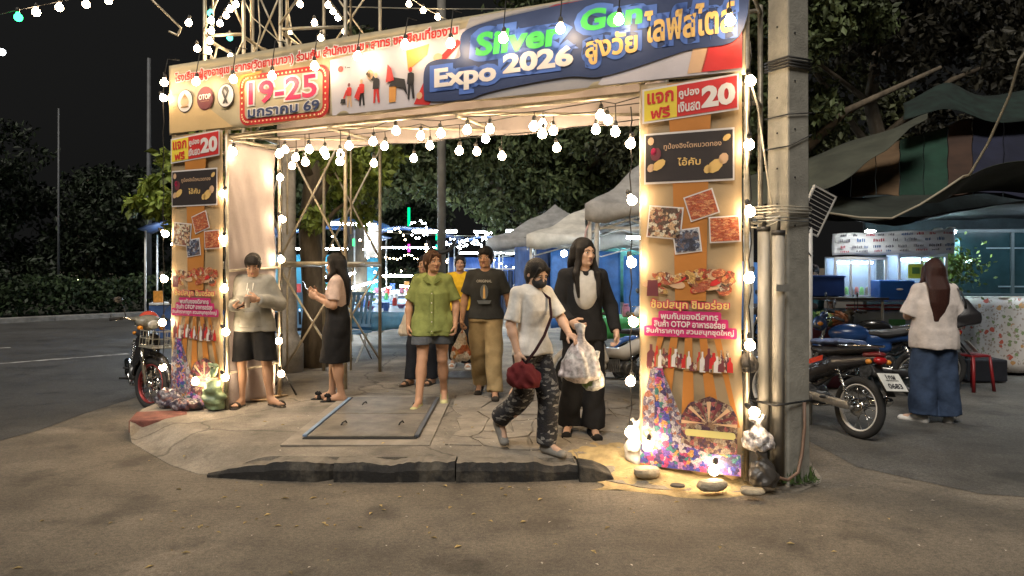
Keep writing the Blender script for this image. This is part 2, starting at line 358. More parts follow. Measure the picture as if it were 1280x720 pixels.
    def hair_cap():
        G.el(hp((0, .018, .037)), (.088, .107, .097), .01, R3=RM)
        G.el(hp((0, .05, -.01)), (.08, .07, .085 if hair == 'short' else .1), .03, R3=RM)
        G.el(hp((0, -.125, -.025 if hair == 'short' else -.012)), (.068, .085, .08 if hair == 'short' else .092), .012, R3=RM, sub=True)
    hair_cap()
    if hair == 'short':
        for t in range(7): a = -.9+t*.3; G.rc(hp((.055*math.sin(a), -.03, .112-.022*abs(a))), hp((.066*math.sin(a)+.008, -.086+.022*abs(a), .070-.012*(a > 0))), .018, .007, .02)
    if hair == 'pony': 
        b = hp((0, .12, .03)); G.rc(b, np.array(b)+(0, .03, -.06), .03, .026, .02); G.rc(np.array(b)+(0, .03, -.06), np.array(b)+(0, .02, -.2), .026, .012, .02)
        for sx in (-1, 1): G.rc(hp((.05*sx, -.07, .075)), hp((.078*sx, -.055, -.03)), .014, .005, .012)
    if hair.startswith('long'):
        L = J.get('hair_len', 1.13); by = J.get('hair_y', .09); bx = J.get('hair_x', 0)
        h1 = np.array(hp((0, .05, -.01)))
        G.colm([(L-.05, bx+.02, by+.03, .03, .012), (L+.04, bx, by+.03, .065, .024), (L+.14, bx, by+.03, .095, .036), (1.36, bx*.5+h1[0]*.5, by+.01, .105, .052), (h1[2]-.04, h1[0], h1[1]+.0, .105, .08), (h1[2]+.04, h1[0], h1[1], .08, .07)], .03)
        for sx in J.get('strands', (-1, 1)):
            G.rc(hp((.072*sx, -.03, .03)), hp((.084*sx, -.03, -.09)), .026, .026, .02); G.rc(hp((.084*sx, -.03, -.09)), (.095*sx, -.105+f, 1.36), .027, .026, .02)
            if 'front' in hair: G.rc((.095*sx, -.105+f, 1.36), (.085*sx, -.15+f, 1.17), .03, .012, .02)
    G.folds(.0022, 3, 4.5, .25); G.build('hair', hm, root)
    # clothes
    if bottom:
        b = bottom; z0, z1 = b['hem'], b.get('waist', 1.0); F = Field(lo, hi, res); kr, ar, x_ = b.get('kr', .085), b.get('ar', .08), b.get('ex', .018)
        if b['kind'] == 'skirt':
            kL, kR = A('knL'), A('knR'); cx = (kL+kR)/2
            F.colm([(z0, cx[0], cx[1]+.0, b.get('rx', .2)*w, b.get('ry', .15)), (.78, 0, 0, .205, .15), (.93, 0, .01, .195, .135), (z1, 0, 0, .145*w, .108)], .02)
        else:
            F.colm([(.84, 0, .0, (.165+x_)*w, .118*w+x_), (.95, 0, .01, (.165+x_*.6)*w, .12*w+x_*.6), (z1, 0, 0, .146*w, .108*w)], .03)
            for q in 'LR':
                F.rc(A('hi'+q), A('kn'+q), .092*w+x_, kr, .035); F.rc(A('kn'+q), A('an'+q), kr, ar, .02)
        if b['kind'] == 'pants':
            for q in 'LR': 
                an = A('an'+q); u = (an-A('kn'+q)); u /= np.linalg.norm(u); ed = an+u*b.get('brk', -.0)
                X, Y, Z = F.ax[0][:, None, None], F.ax[1][None, :, None], F.ax[2][None, None, :]
                near = ((X-an[0])**2+(Y-an[1])**2+(Z-an[2])**2) < .2**2
                F.D = np.where(near, np.maximum(F.D, (X-ed[0])*u[0]+(Y-ed[1])*u[1]+(Z-ed[2])*u[2]), F.D)
        else: F.above(z0)
        if top: F.D = np.maximum(F.D, F.ax[2][None, None, :]-max(top['hem']+.07, .9 if top['hem'] < .83 else top['hem']+.05))
        F.folds(b.get('fold', .007), b.get('seed', 1.7), 1, .8); F.build(b['name'], b['mat'], root)
    if top:
        t = top; F = Field(lo, hi, res); hz = t['hem']; x_ = t.get('ex', .02); hx = t.get('hx', .185)*w; hy = t.get('hy', .135)*w
        F.colm([(hz, 0, 0, hx, hy), (1.06, 0, 0, hx*.93, hy*.93), (1.2, 0, -.01+f, (.155+x_)*w, (.112+x_)*w), (1.335, 0, f, .150+x_*.3, .09+x_*.4), (1.405, 0, .012+f, .085, .066)], .03, 2.2)
        if bottom and hz < .98:
            bx = bottom.get('ex', .018)+.012
            F.colm([(max(hz, .80), 0, 0, (.165+bx)*w, .118*w+bx), (.95, 0, .01, (.165+bx*.6)*w, .12*w+bx*.6), (1.03, 0, 0, .14*w, .1*w)], .03)
            for q in 'LR': F.rc(A('hi'+q), A('hi'+q)*.55+A('kn'+q)*.45, .092*w+bx, .085*w+bx, .03)
        for q in 'LR':
            sh, el, wr = A('sh'+q), A('el'+q), A('wr'+q); F.rc(np.array((sh[0]*.45, f, 1.372)), sh, .045, .05+x_*.45, .03)
            if t['sleeve'] == 'short': e = sh+(el-sh)*t.get('sl', .78); F.rc(sh, e, .05+x_*.5, .055+x_*.7, .02, cut=True)
            else: F.rc(sh, el, .052+x_*.5, .048+x_*.6, .02); F.rc(el, wr+(el-wr)*.06, .048+x_*.6, .036+x_*.5, .02, cut=True)
        F.above(hz); F.folds(t.get('fold', .009)*.62, t.get('seed', .6), 1.35, .45)
        if t.get('neck', True): F.rc((0, -.09+f, 1.45), (0, -.02+f, 1.43), t.get('nr', .055), t.get('nr', .055), .008, sub=True)
        o = F.build(t['name'], t['mat'], root)
    if feet:
        for q in 'LR':
            an, to = A('an'+q), A('to'+q); he = an+(0, .025, -.045); d = to-he; d /= np.linalg.norm(d); tip = to+d*.035; up = np.array((0, 0, 1.))-d*d[2]; up /= np.linalg.norm(up)
            G = Field(np.minimum(he, tip)-.08, np.maximum(he, tip)+.09, .007); so = -.03*up
            if feet['kind'] == 'sandal':
                G.rc(he+so, tip+so, .038, .046, .01, flat=(1, 1, .42)); G.rc(to+(-.045, .02, -.008), to+(.045, .02, -.008), .012, .012, .01); G.el(to+(0, .02, .0), (.05, .032, .037), .01)
            else:
                G.rc(he+so*.6, tip+so*.6, .041, .043, .02, flat=(1, 1, .8)); G.rc(he+(0, 0, .01), (he+tip)/2+(0, 0, .005), .042, .036, .02)
                if feet['kind'] == 'shoe': G.rc(he+(0, -.01, 0), an+(0, 0, .0), .042, .044, .02, cut=True)
            G.build('shoe' if feet['kind'] != 'sandal' else 'sandal', feet['mat'], root)
    return root
def skinm(n, c): return mat('skin_'+n, c, .5, var=.06, sc=9, bump=.06, bsc=200, spec=.35)
def cloth(n, c, **k): k.setdefault('bump', .75); k.setdefault('bsc', 17); k.setdefault('var', .12); k.setdefault('sc', 12); return mat('cloth_'+n, c, .88, spec=.2, **k)

# ================================================================ SETTING
# ground
asph = mat('asphalt', (.132, .112, .085), .82, var=.22, sc=1.1, bump=.5, bsc=90, detail=9, thr=(.3, .7))
def rich_ground(m, speck, crack, scr, stain=None):
    """adds grit, cracks and broad stains to a ground material"""
    nt = m.node_tree; L = nt.links; b = nt.nodes['Principled BSDF']; cur = b.inputs['Base Color'].links[0].from_socket
    tc = nd(nt, 'ShaderNodeTexCoord')
    n = nd(nt, 'ShaderNodeTexNoise'); n.inputs['Scale'].default_value = 130; n.inputs['Detail'].default_value = 3; L.new(tc.outputs['Object'], n.inputs['Vector'])
    mr = nd(nt, 'ShaderNodeMapRange'); mr.inputs[1].default_value = .3; mr.inputs[2].default_value = .7; mr.inputs[3].default_value = 1-speck; mr.inputs[4].default_value = 1+speck; L.new(n.outputs[0], mr.inputs[0])
    n2 = nd(nt, 'ShaderNodeTexNoise'); n2.inputs['Scale'].default_value = .55; n2.inputs['Detail'].default_value = 6; n2.inputs['Roughness'].default_value = .7; L.new(tc.outputs['Object'], n2.inputs['Vector'])
    m2 = nd(nt, 'ShaderNodeMapRange'); m2.inputs[1].default_value = .35; m2.inputs[2].default_value = .65; m2.inputs[3].default_value = .72; m2.inputs[4].default_value = 1.25; L.new(n2.outputs[0], m2.inputs[0])
    mm = nd(nt, 'ShaderNodeMath', operation='MULTIPLY'); L.new(mr.outputs[0], mm.inputs[0]); L.new(m2.outputs[0], mm.inputs[1]); fac = mm.outputs[0]
    for sc_, a0, a1, lo_, hi_, dt in ((38, .3, .7, 1-speck*.55, 1+speck*.55, 2), (1.7, .56, .66, 1, .62, 8), (7, .60, .72, 1, .74, 6), (.9, .60, .62, 1, 1.22, 3)):
        q = nd(nt, 'ShaderNodeTexNoise'); q.inputs['Scale'].default_value = sc_; q.inputs['Detail'].default_value = dt; L.new(tc.outputs['Object'], q.inputs['Vector'])
        w = nd(nt, 'ShaderNodeMapRange'); w.inputs[1].default_value = a0; w.inputs[2].default_value = a1; w.inputs[3].default_value = lo_; w.inputs[4].default_value = hi_; L.new(q.outputs[0], w.inputs[0])
        m_ = nd(nt, 'ShaderNodeMath', operation='MULTIPLY'); L.new(w.outputs[0], m_.inputs[0]); L.new(fac, m_.inputs[1]); fac = m_.outputs[0]
    if crack:
        wz = nd(nt, 'ShaderNodeTexNoise'); wz.inputs['Scale'].default_value = 2.5; wz.inputs['Detail'].default_value = 6; L.new(tc.outputs['Object'], wz.inputs['Vector'])
        mx = nd(nt, 'ShaderNodeMixRGB'); mx.blend_type = 'ADD'; mx.inputs[0].default_value = .35; L.new(tc.outputs['Object'], mx.inputs[1]); L.new(wz.outputs[1], mx.inputs[2])
        v = nd(nt, 'ShaderNodeTexVoronoi', feature='DISTANCE_TO_EDGE'); v.inputs['Scale'].default_value = scr; L.new(mx.outputs[0], v.inputs['Vector'])
        m3 = nd(nt, 'ShaderNodeMapRange'); m3.inputs[1].default_value = 0; m3.inputs[2].default_value = .012; m3.inputs[3].default_value = 1-crack; m3.inputs[4].default_value = 1; L.new(v.outputs[0], m3.inputs[0])
        mk = nd(nt, 'ShaderNodeMath', operation='MULTIPLY'); L.new(m3.outputs[0], mk.inputs[0]); L.new(fac, mk.inputs[1]); fac = mk.outputs[0]
    sc_ = nd(nt, 'ShaderNodeVectorMath', operation='SCALE'); L.new(cur, sc_.inputs[0]); L.new(fac, sc_.inputs['Scale']); L.new(sc_.outputs[0], b.inputs['Base Color'])
rich_ground(asph, .42, .10, .22)
me = MB().sheet(lambda a, b: (-150+300*a, -20+300*b, 0), 6, 6); tag(me.build('road', asph), kind='structure')
conc = mat('pavement_concrete', (.20, .175, .14), .85, var=.25, sc=2.2, bump=.5, bsc=70, detail=9, thr=(.3, .7)); rich_ground(conc, .22, .55, .55)
FRONT = [(-3.78, 7.55), (-3.6, 6.95), (-3.45, 6.7), (-3.1, 6.32), (-2.75, 5.95), (-2.4, 5.68), (-2.05, 5.72), (-1.3, 5.70), (-.45, 5.68), (.45, 5.66), (.68, 5.5), (.95, 5.3), (1.4, 5.2), (2.05, 5.25), (2.32, 5.5), (2.45, 6.1)]
fx = [p[0] for p in FRONT]; fy = [p[1] for p in FRONT]
def pav_z(x, y):
    def sst(t): t = min(max(t, 0), 1); return t*t*(3-2*t)
    z = .13
    z *= 1-sst((x-.55)/1.6)*.62
    z *= 1-sst((x-1.75-(y-5.2)*.2)/.7)
    yb = float(np.interp(x, fx, fy))
    bl = min(sst((x+3.6)/.15), 1-sst((x+2.35)/.5)); z *= 1-bl*(1-sst((y-yb)/.55+.02))
    if x > .5: z *= sst((y-yb)/.5)*.9+.1*min(1, 1)
    return z+.005
mb = MB()
NU, NV = 110, 90
def pv(u, v):
    x0 = fx[0]+(fx[-1]-fx[0])*u; y0 = float(np.interp(x0, fx, fy)); t = v**2.2; y = y0+(34-y0)*t
    xl = fx[0]-(y-7.55)*.36 if y > 7.55 else fx[0]; xr = fx[-1]+(y-5.2)*.22*t
    x = x0+(1-u)*(xl-fx[0])*min(1, t*4+.0)+u*(xr-fx[-1])
    return (x, y, pav_z(x, y)+.003*math.sin(x*3.1+y*1.7)*min(1, v*20))
mb.sheet(pv, NU, NV)
n0 = len(mb.v)
for i in range(NU+1):
    p = mb.v[i]; mb.v.append((p[0], p[1]-.004, -.02))
for i in range(NU): mb.f.append((i, n0+i, n0+i+1, i+1)); mb.mi.append(0)
pavement = tag(mb.build('pavement', conc, smooth=False), kind='structure')
dasph = mat('dark_asphalt', (.052, .050, .046), .8, var=.2, sc=1.3, bump=.5, bsc=90, detail=9, thr=(.3, .7)); rich_ground(dasph, .4, .1, .2)
side = [(-14, 1.2), (-7.5, 3.6), (-5.6, 5.3), (-4.75, 6.4), (-4.6, 7.2), (-4.62, 8.0), (-4.55, 9.0), (-4.8, 10.6), (-5.6, 13), (-8.2, 20), (-13, 34), (-30, 80), (-90, 80), (-90, 1.2)]
mb = MB(); sp_ = [tuple(p) for p in side]; mb._add([(x, y, .0035) for x, y in sp_], [tuple(range(len(sp_)))]); tag(mb.build('side_road', dasph), kind='structure')
mb = MB(); sp_ = [(2.75, 5.9), (3.3, 5.2), (5.5, 4.7), (30, 3.5), (30, 60), (9, 60), (4.6, 14), (3.2, 9), (2.7, 7)]; mb._add([(x, y, .0035) for x, y in sp_], [tuple(range(len(sp_)))]); tag(mb.build('yard_surface', mat('yard_asphalt', (.085, .08, .07), .8, var=.25, sc=1.3, bump=.5, bsc=90, detail=9, thr=(.3, .7))), kind='structure'); rich_ground(MATS['yard_asphalt'], .4, .1, .2)
# kerb stones: worn black paint, with shade and grime put into its colour
kb_top = mat('kerb_concrete', (.17, .15, .12), .85, var=.3, sc=7, bump=.6, bsc=50); kb_face = mat('kerb_shaded_black', (.014, .013, .012), .8, sc=5, col2=(.10, .088, .068), thr=(.48, .72), bump=.6, bsc=45)
kx = [-2.32, -1.33, -.42, .50]
for i in range(3):
    a, b = kx[i]+.006, kx[i+1]-.006; mb = MB(); n = 30; rows = []; ph = rnd.uniform(0, 6)
    for j in range(n+1):
        x = a+(b-a)*j/n; yf = 5.50+.018*math.sin(x*3+ph)+rnd.uniform(-.007, .007); top = .142+rnd.uniform(-.006, .004)-.02*max(0, math.sin(x*7+ph))**6
        if i == 0: yf += .10*(1-j/n)**2; top *= .2+.8*min(1, j/n*1.9)
        if i == 2 and j > 20: top -= .004*(j-20); yf += .004*(j-20)
        if i == 0 and j > 26: yf += .02*(j-26); top -= .008*(j-26)
        rows.append([(x, yf, -.02), (x, yf-.004, top*.6), (x, yf+.018+rnd.uniform(0, .012), top), (x, yf+.2, max(top-.003, .02)), (x, yf+.2, -.02)])
    for r_ in rows: mb.v += r_
    for j in range(n):
        for q in range(4): mb.f.append((j*5+q, (j+1)*5+q, (j+1)*5+q+1, j*5+q+1)); mb.mi.append(1 if q < 2 else 0)
    mb.f += [(0, 1, 2, 3, 4), tuple(n*5+q for q in (4, 3, 2, 1, 0))]; mb.mi += [1, 1]
    mb.build('kerb_stone', [kb_top, kb_face], pavement)
tip = MB(); tip.cur = 1; tip.prism([(.5, -.02), (.5, .125), (.62, .105), (.74, .055), (.78, -.02)], 5.49, 5.72); tip.build('kerb_stone', [kb_top, kb_face], pavement, bevel=.012)
# red painted corner stone on the left
mb = MB(); mb.prism([(-3.76, 7.40), (-3.62, 6.98), (-3.35, 7.02), (-3.2, 7.3), (-3.3, 7.5)], .02, .142, 'z'); mb.build('kerb_stone', mat('red_kerb_paint', (.17, .06, .045), .8, var=.35, sc=8, bump=.4, bsc=60), pavement, bevel=.012)
# broken slabs by the walking women
slabm = mat('broken_slab', (.23, .20, .16), .85, var=.25, sc=5, bump=.6, bsc=60, island=.2)
pts = {}
for i in range(9):
    for j in range(8): pts[i, j] = (-.55+i*.26+rnd.uniform(-.1, .1), 5.93+j*.34+rnd.uniform(-.12, .12))
for i in range(8):
    for j in range(7):
        if rnd.random() < .12: continue
        q = [pts[i, j], pts[i+1, j], pts[i+1, j+1], pts[i, j+1]]; cx = sum(p[0] for p in q)/4; cy = sum(p[1] for p in q)/4
        if cx > 1.15 and cy < 6.2: continue
        q = [(cx+(p[0]-cx)*.94, cy+(p[1]-cy)*.94) for p in q]; z = pav_z(cx, cy); h = rnd.uniform(.006, .016); tx, ty = rnd.uniform(-.02, .02), rnd.uniform(-.02, .02)
        mid = []
        for a_, b_ in zip(q, q[1:]+q[:1]): mid += [a_, ((a_[0]+b_[0])/2+rnd.uniform(-.02, .02), (a_[1]+b_[1])/2+rnd.uniform(-.02, .02))]
        mb = MB(); k = len(mid); mb.v = [(p[0], p[1], z-.03) for p in mid]+[(p[0], p[1], pav_z(*p)+h+(p[0]-cx)*tx+(p[1]-cy)*ty) for p in mid]
        mb.f = [tuple(range(k, 2*k))]+[(a_, (a_+1) % k, (a_+1) % k+k, a_+k) for a_ in range(k)]; mb.mi = [0]*(k+1)
        mb.build('broken_slab', slabm, pavement)
# yellowish dirt spread at the broken kerb end
dirt = mat('sandy_dirt', (.36, .27, .13), .95, var=.25, sc=9, bump=.8, bsc=40)
mb = MB()
def dz(u, v):
    x = .55+1.5*u; y = 5.2+1.25*v; e = math.sin(math.pi*u)**.5*math.sin(math.pi*v)**.5 if 0 < u < 1 and 0 < v < 1 else 0
    x += .12*math.sin(9*v)+.05*math.sin(25*v); y += .1*math.sin(7*u+1)
    return (x, y, pav_z(x, y)-.014+.024*min(1, e*1.3)+.004*math.sin(31*x)*math.sin(27*y))
mb.sheet(dz, 40, 36); tag(mb.build('sandy_dirt', dirt, smooth=True), kind='stuff')
# hatch
hatch = empty('utility_hatch', (-1.28, 6.2, .138), 0, 'steel utility hatch of two plates set in the pavement in front of the scaffold', 'hatch')
steel = mat('hatch_steel', (.17, .15, .12), .6, metal=.4, var=.35, sc=4, bump=.4, bsc=45); dark = mat('dark_gap', (.02, .02, .02), .9)
MB().box((0, .95, .004), (1.22, 2.25, .012)).build('collar', mat('hatch_collar', (.24, .21, .17), .85, var=.25, sc=4, bump=.5, bsc=60), hatch, bevel=.004)
MB().box((0, .97, .012), (.96, 1.92, .012)).build('recess', dark, hatch)
for y0, y1 in ((.05, .98), (1.01, 1.90)):
    p = MB().box((0, (y0+y1)/2, .024), (.9, y1-y0, .012)).build('plate', steel, hatch, bevel=.003)
    for hx in (-.26, .26): MB().tube([(hx, (y0+y1)/2-.05, .028), (hx+.01, (y0+y1)/2-.04, .05), (hx+.02, (y0+y1)/2+.04, .05), (hx+.03, (y0+y1)/2+.05, .028)], .007, 6).build('handle', dark, p)
for hx, m_ in ((-.475, mat('blue_strip', (.16, .24, .36), .5, var=.2)), (.475, mat('grey_strip', (.08, .09, .11), .5))): MB().box((hx, .93, .03), (.035, 1.75, .02)).build('side_strip', m_, hatch, bevel=.003)
mh = empty('manhole_cover', (-.62, 9.9, .137), 0, 'round iron manhole cover in the pavement behind the green-shirted woman', 'manhole cover')
MB().lathe([(0, .012), (.3, .012), (.32, .01), (.33, 0)], n=28).build('lid', mat('iron', (.09, .085, .08), .45, metal=.6, var=.4, sc=20, bump=.8, bsc=30), mh)
MB().torus((0, 0, .005), .38, .03, 'z', 32, 6, ry=.01).build('rim', steel, mh)
# road paint on the left street: worn lines and the far kerb strip
paint = mat('worn_road_paint', (.42, .40, .36), .8, var=.5, sc=5, col2=(.12, .11, .10), thr=(.35, .6), bump=.2)
def strip(pts, w, z, name, m):
    mb = MB(); n = len(pts)
    for i, p in enumerate(pts):
        a = Vector(pts[max(0, i-1)]); b = Vector(pts[min(n-1, i+1)]); d = (b-a).normalized(); s_ = Vector((-d.y, d.x))*w*.5*(1+.25*math.sin(i*2.3))
        mb.v += [(p[0]-s_.x, p[1]-s_.y, z), (p[0]+s_.x, p[1]+s_.y, z)]
    for i in range(n-1): mb.f.append((2*i, 2*i+2, 2*i+3, 2*i+1)); mb.mi.append(0)
    return tag(mb.build(name, m), kind='structure')
def ln(a, b, n=12): return [(a[0]+(b[0]-a[0])*i/n, a[1]+(b[1]-a[1])*i/n) for i in range(n+1)]
strip(ln((-10.2, 10.2), (-6.9, 13.3)), .16, .0075, 'road_marking', paint)
strip(ln((-12.5, 11.5), (-9.7, 14.3)), .13, .0075, 'road_marking', paint)
strip(ln((-2.9-1.15, 5.9+.75), (-5.5, 6.3)), .0, .0075, 'road_marking', paint) if False else None
medm = mat('median_kerb', (.22, .21, .19), .8, var=.3, sc=4)
med = MB(); A_ = Vector((-19, 14.6)); B_ = Vector((-7.0, 27.5)); d_ = (B_-A_).normalized(); n_ = Vector((-d_.y, d_.x))
mdo = empty('far_kerb', (0, 0, 0)); tag(mdo, kind='structure')
k_ = 12
for i in range(k_):
    a = A_+(B_-A_)*(i/k_)+d_*.01; b = A_+(B_-A_)*((i+1)/k_)-d_*.01; q = [a, b, b+n_*.3, a+n_*.3]
    MB().prism([(p.x, p.y) for p in q], -.02, .14, 'z').build('kerb_stone', medm, mdo, bevel=.01)
verge = mat('verge_soil', (.02, .022, .013), .95, var=.4, sc=2, bump=.7, bsc=20)
q = [A_+n_*.3-d_*20, B_+n_*.3+d_*60, B_+n_*60+d_*60, A_+n_*60-d_*20]; MB().prism([(p.x, p.y) for p in q], -.03, .10, 'z').build('verge', verge)['kind'] = 'structure'
# litter
def litter(name, n, boxes, m, s0, s1, seed=3):
    rr = random.Random(seed); mb = MB()
    for _ in range(n):
        x0, x1, y0, y1 = boxes[rr.randrange(len(boxes))]; x, y = rr.uniform(x0, x1), rr.uniform(y0, y1); s_ = rr.uniform(s0, s1); a = rr.uniform(0, 6.3)
        inside = fx[0] < x < fx[-1] and y > float(np.interp(x, fx, fy))
        z = (pav_z(x, y) if inside else 0)+.018*inside+.003; c_, d_ = math.cos(a)*s_, math.sin(a)*s_
        mb._add([(x-c_, y-d_, z), (x+d_*.45, y-c_*.45, z+s_*.35), (x+c_, y+d_, z+s_*.1), (x-d_*.45, y+c_*.45, z+s_*.3)], [(0, 1, 2, 3)])
    return tag(mb.build(name, m), kind='stuff')
litter('fallen_leaves', 150, [(-3.3, 2.4, 3.4, 5.4), (-2.5, 1.2, 4.5, 5.5), (-3, 2, 6, 8.6)], mat('dry_leaf', (.34, .25, .10), .8, var=.4, island=.5, sc=30), .010, .030)
litter('litter', 260, [(-3.0, 2.2, 5.8, 9.5), (-.8, .9, 5.9, 8), (-2, 3, 3.6, 5.4)], mat('paper_scrap', (.42, .38, .32), .8, var=.3, island=.5, sc=30), .005, .016, 5)

# ================================================================ ENTRANCE GATE
GA = math.atan2(-2.54, 5.26); GX, GY = -3.6, 7.85; GL = 5.84
ca, sa = math.cos(GA), math.sin(GA)
def G2W(u, n, z): return (GX+u*ca-n*sa, GY+u*sa+n*ca, z)
gate = empty('entrance_gate', (GX, GY, 0), GA, 'steel tube entrance gate hung with a long event banner between two tall printed columns', 'gate')
tubem = mat('galvanised_tube', (.42, .38, .30), .42, metal=.55, var=.25, sc=14, bump=.15)
D = .78; CW = .75
for u in (-.02, CW, GL-CW, GL+.02):
    for n in (.03, D):
        zb = .13 if u < 3 else .06
        MB().tube([(u, n, zb), (u, n, 3.72 if u in (-.02, GL+.02) or n > .1 else 3.7)], .021, 8).build('post', tubem, gate, True)
for z in (2.93, 3.68):
    for n in (.05, D): MB().tube([(-.02, n, z), (GL+.02, n, z)], .019, 8).build('rail', tubem, gate, True)
for u in (-.02, CW, 2.05, 3.45, GL-CW, GL+.02):
    for z in (2.9, 3.66): MB().tube([(u, .03, z), (u, D, z)], .017, 8).build('cross_tube', tubem, gate, True)
for u0, u1 in ((CW, 2.05), (2.05, 3.45), (3.45, GL-CW)): MB().tube([(u0, .05, 2.92), (u1, D, 2.9)], .014, 8).build('brace', tubem, gate, True)
for u in (0, CW): 
    for z in (.5, 1.55): MB().tube([(u, .03, z), (u, D, z+.03)], .014, 8).build('cross_tube', tubem, gate, True)
fabw = mat('white_banner_cloth', (.30, .265, .27), .8, var=.08, sc=3, bump=.3, bsc=25, wave=(1, 1, .5))
def wr(a, b): return .010*math.sin(a*7+b*3)+.008*math.sin(b*11-a*5+1)+.006*math.sin(a*19+b*13)
MB().sheet(lambda a, b: (CW+(GL-2*CW)*a, D-.035+wr(a*4, b)*1.2, 2.84+.80*b+.015*math.sin(a*25)), 90, 14).build('back_cloth', fabw, gate, True, solid=.002)
MB().sheet(lambda a, b: (CW-.03+.02*math.sin(b*9), .06+(D-.1)*a, .14+2.95*b), 1, 1).v
MB().sheet(lambda a, b: (CW-.035+.9*wr(a*1.5+b*.5, b*1.5)+.03*math.sin(a*9+b*2)*(1-b), .05+(D-.08)*a, .16+2.72*b), 26, 70).build('side_cloth', mat('pale_side_cloth', (.34, .295, .295), .8, var=.08, sc=3, bump=.3, bsc=25), gate, True, solid=.002)
MB().sheet(lambda a, b: (CW-.03+.035+(.66)*a, D-.02+3*wr(a*3+b, b*3)+.04*math.sin(a*8+b*3)*(1-b), .16+2.70*b), 24, 70).build('side_cloth', MATS['pale_side_cloth'], gate, True, solid=.002) if False else None
MB().sheet(lambda a, b: (CW+(GL-2*CW)*a, .07+(D-.1)*b, 3.60-.05*math.sin(math.pi*b)+.01*math.sin(a*30)), 60, 8).build('roof_cloth', fabw, gate, True, solid=.002)

# --- the long banner
def pm(n, c, r=.5, **k): return mat('print_'+n, c, r, var=k.pop('var', .05), sc=3, bump=k.pop('bump', .25), bsc=14, **k)
cream = pm('cream', (.44, .37, .24)); white = pm('white', (.68, .64, .62)); orange = pm('orange', (.62, .28, .07)); red = pm('red', (.55, .03, .03)); crim = pm('crimson', (.60, .02, .10)); navy = pm('navy', (.03, .05, .13)); blue = pm('blue', (.07, .15, .48))
lilac = pm('lilac', (.52, .49, .53)); black = pm('black', (.02, .02, .025)); green = pm('green', (.06, .50, .10)); gold = pm('gold', (.72, .47, .16)); grey = pm('grey', (.34, .33, .35)); magenta = pm('magenta', (.55, .03, .16)); yellow = pm('yellow', (.75, .58, .06)); tan = pm('tan', (.62, .40, .24)); maroon = pm('maroon', (.16, .04, .05)); brown = pm('brown', (.33, .19, .07))
YB = -.03
def bw(x, z): return .006*math.sin(x*5+z*4)+.004*math.sin(x*13-z*9)
ban = MB().sheet(lambda a, b: (-.03+(GL+.05)*a, YB+.012+.5*bw((GL)*a, b)+(.02*math.sin(a*60)*(1-b)**6 if b < .2 else 0), 2.985+.735*b+.012*math.sin(a*GL*4)*(1 if b == 0 else 0)), 160, 14).build('top_banner', cream, gate, True, solid=.002)
def poly(pts, m, parent, y, name='print_patch', ry=0):
    mb = MB(); mb._add([(p[0], y, p[1]) for p in pts], [tuple(range(len(pts)))]); o = mb.build(name, m, parent); return o
def ellp(c, rx, rz, n=24, rot=0): return [(c[0]+rx*math.cos(t)*math.cos(rot)-rz*math.sin(t)*math.sin(rot), c[1]+rx*math.cos(t)*math.sin(rot)+rz*math.sin(t)*math.cos(rot)) for t in [2*math.pi*i/n for i in range(n)]]
def rrect(x0, z0, x1, z1, r, n=6):
    P_ = []
    for cx, cz, a in ((x1-r, z0+r, -90), (x1-r, z1-r, 0), (x0+r, z1-r, 90), (x0+r, z0+r, 180)):
        P_ += [(cx+r*math.cos(R(a+90*i/n)), cz+r*math.sin(R(a+90*i/n))) for i in range(n+1)]
    return P_
Y1, Y2, Y3, Y4, Y5, Y6 = [YB-.006-.0035*i for i in range(6)]
poly([(2.16, 3.0), (3.35, 3.0), (3.65, 3.62), (2.13, 3.52)], lilac, ban, Y1)
poly([(-.0, 3.0), (.9, 3.0), (.35, 3.36), (-.02, 3.42)], orange if False else pm('pale_orange', (.56, .40, .20)), ban, Y1)
poly([(3.3, 3.0), (GL, 3.0), (GL, 3.70), (3.62, 3.70)], grey, ban, Y1)
poly([(4.75, 3.005), (5.6, 3.005), (5.5, 3.22), (4.9, 3.2)], lilac, ban, Y2)
poly([(5.55, 3.02), (GL, 3.02), (GL, 3.34), (5.62, 3.28)], red, ban, Y3)
poly([(5.45, 3.02), (5.56, 3.02), (5.63, 3.28), (5.5, 3.24)], tan, ban, Y3)
for P_ in ([(.95, 3.5), (1.3, 3.52), (1.02, 3.2)], [(2.98, 3.5), (3.22, 3.53), (3.2, 3.44), (3.0, 3.32)], [(1.5, 3.0), (2.0, 3.0), (1.9, 3.05)]): poly(P_, orange, ban, Y2)
poly([(3.06, 3.02), (3.16, 3.2), (3.26, 3.24), (3.3, 3.12), (3.22, 3.0)], red, ban, Y2); poly(ellp((3.12, 3.09), .03, .03), tan, ban, Y3)
poly([(3.3, 3.38), (3.5, 3.53), (3.55, 3.5), (3.36, 3.35)], red, ban, Y3); poly(ellp((3.31, 3.4), .045, .035), tan, ban, Y4)
poly([(5.0, 3.56), (5.3, 3.69), (5.6, 3.69), (5.5, 3.6), (5.15, 3.52)], red, ban, Y2); poly([(4.0, 3.6), (4.4, 3.69), (4.9, 3.69), (4.3, 3.58)], red, ban, Y2)
# row 1 of writing
lettering('โรงเรียนผู้สูงอายุเขตสาทร(วัดยานนาวา) ร่วมกับ สำนักงานเขตสาทร ขอเชิญเที่ยวงาน', (1.8, 3.585), 3.42, .125, red, ban, Y4-.002, outline=[(.13, white)], offset=.034, slope=.012)
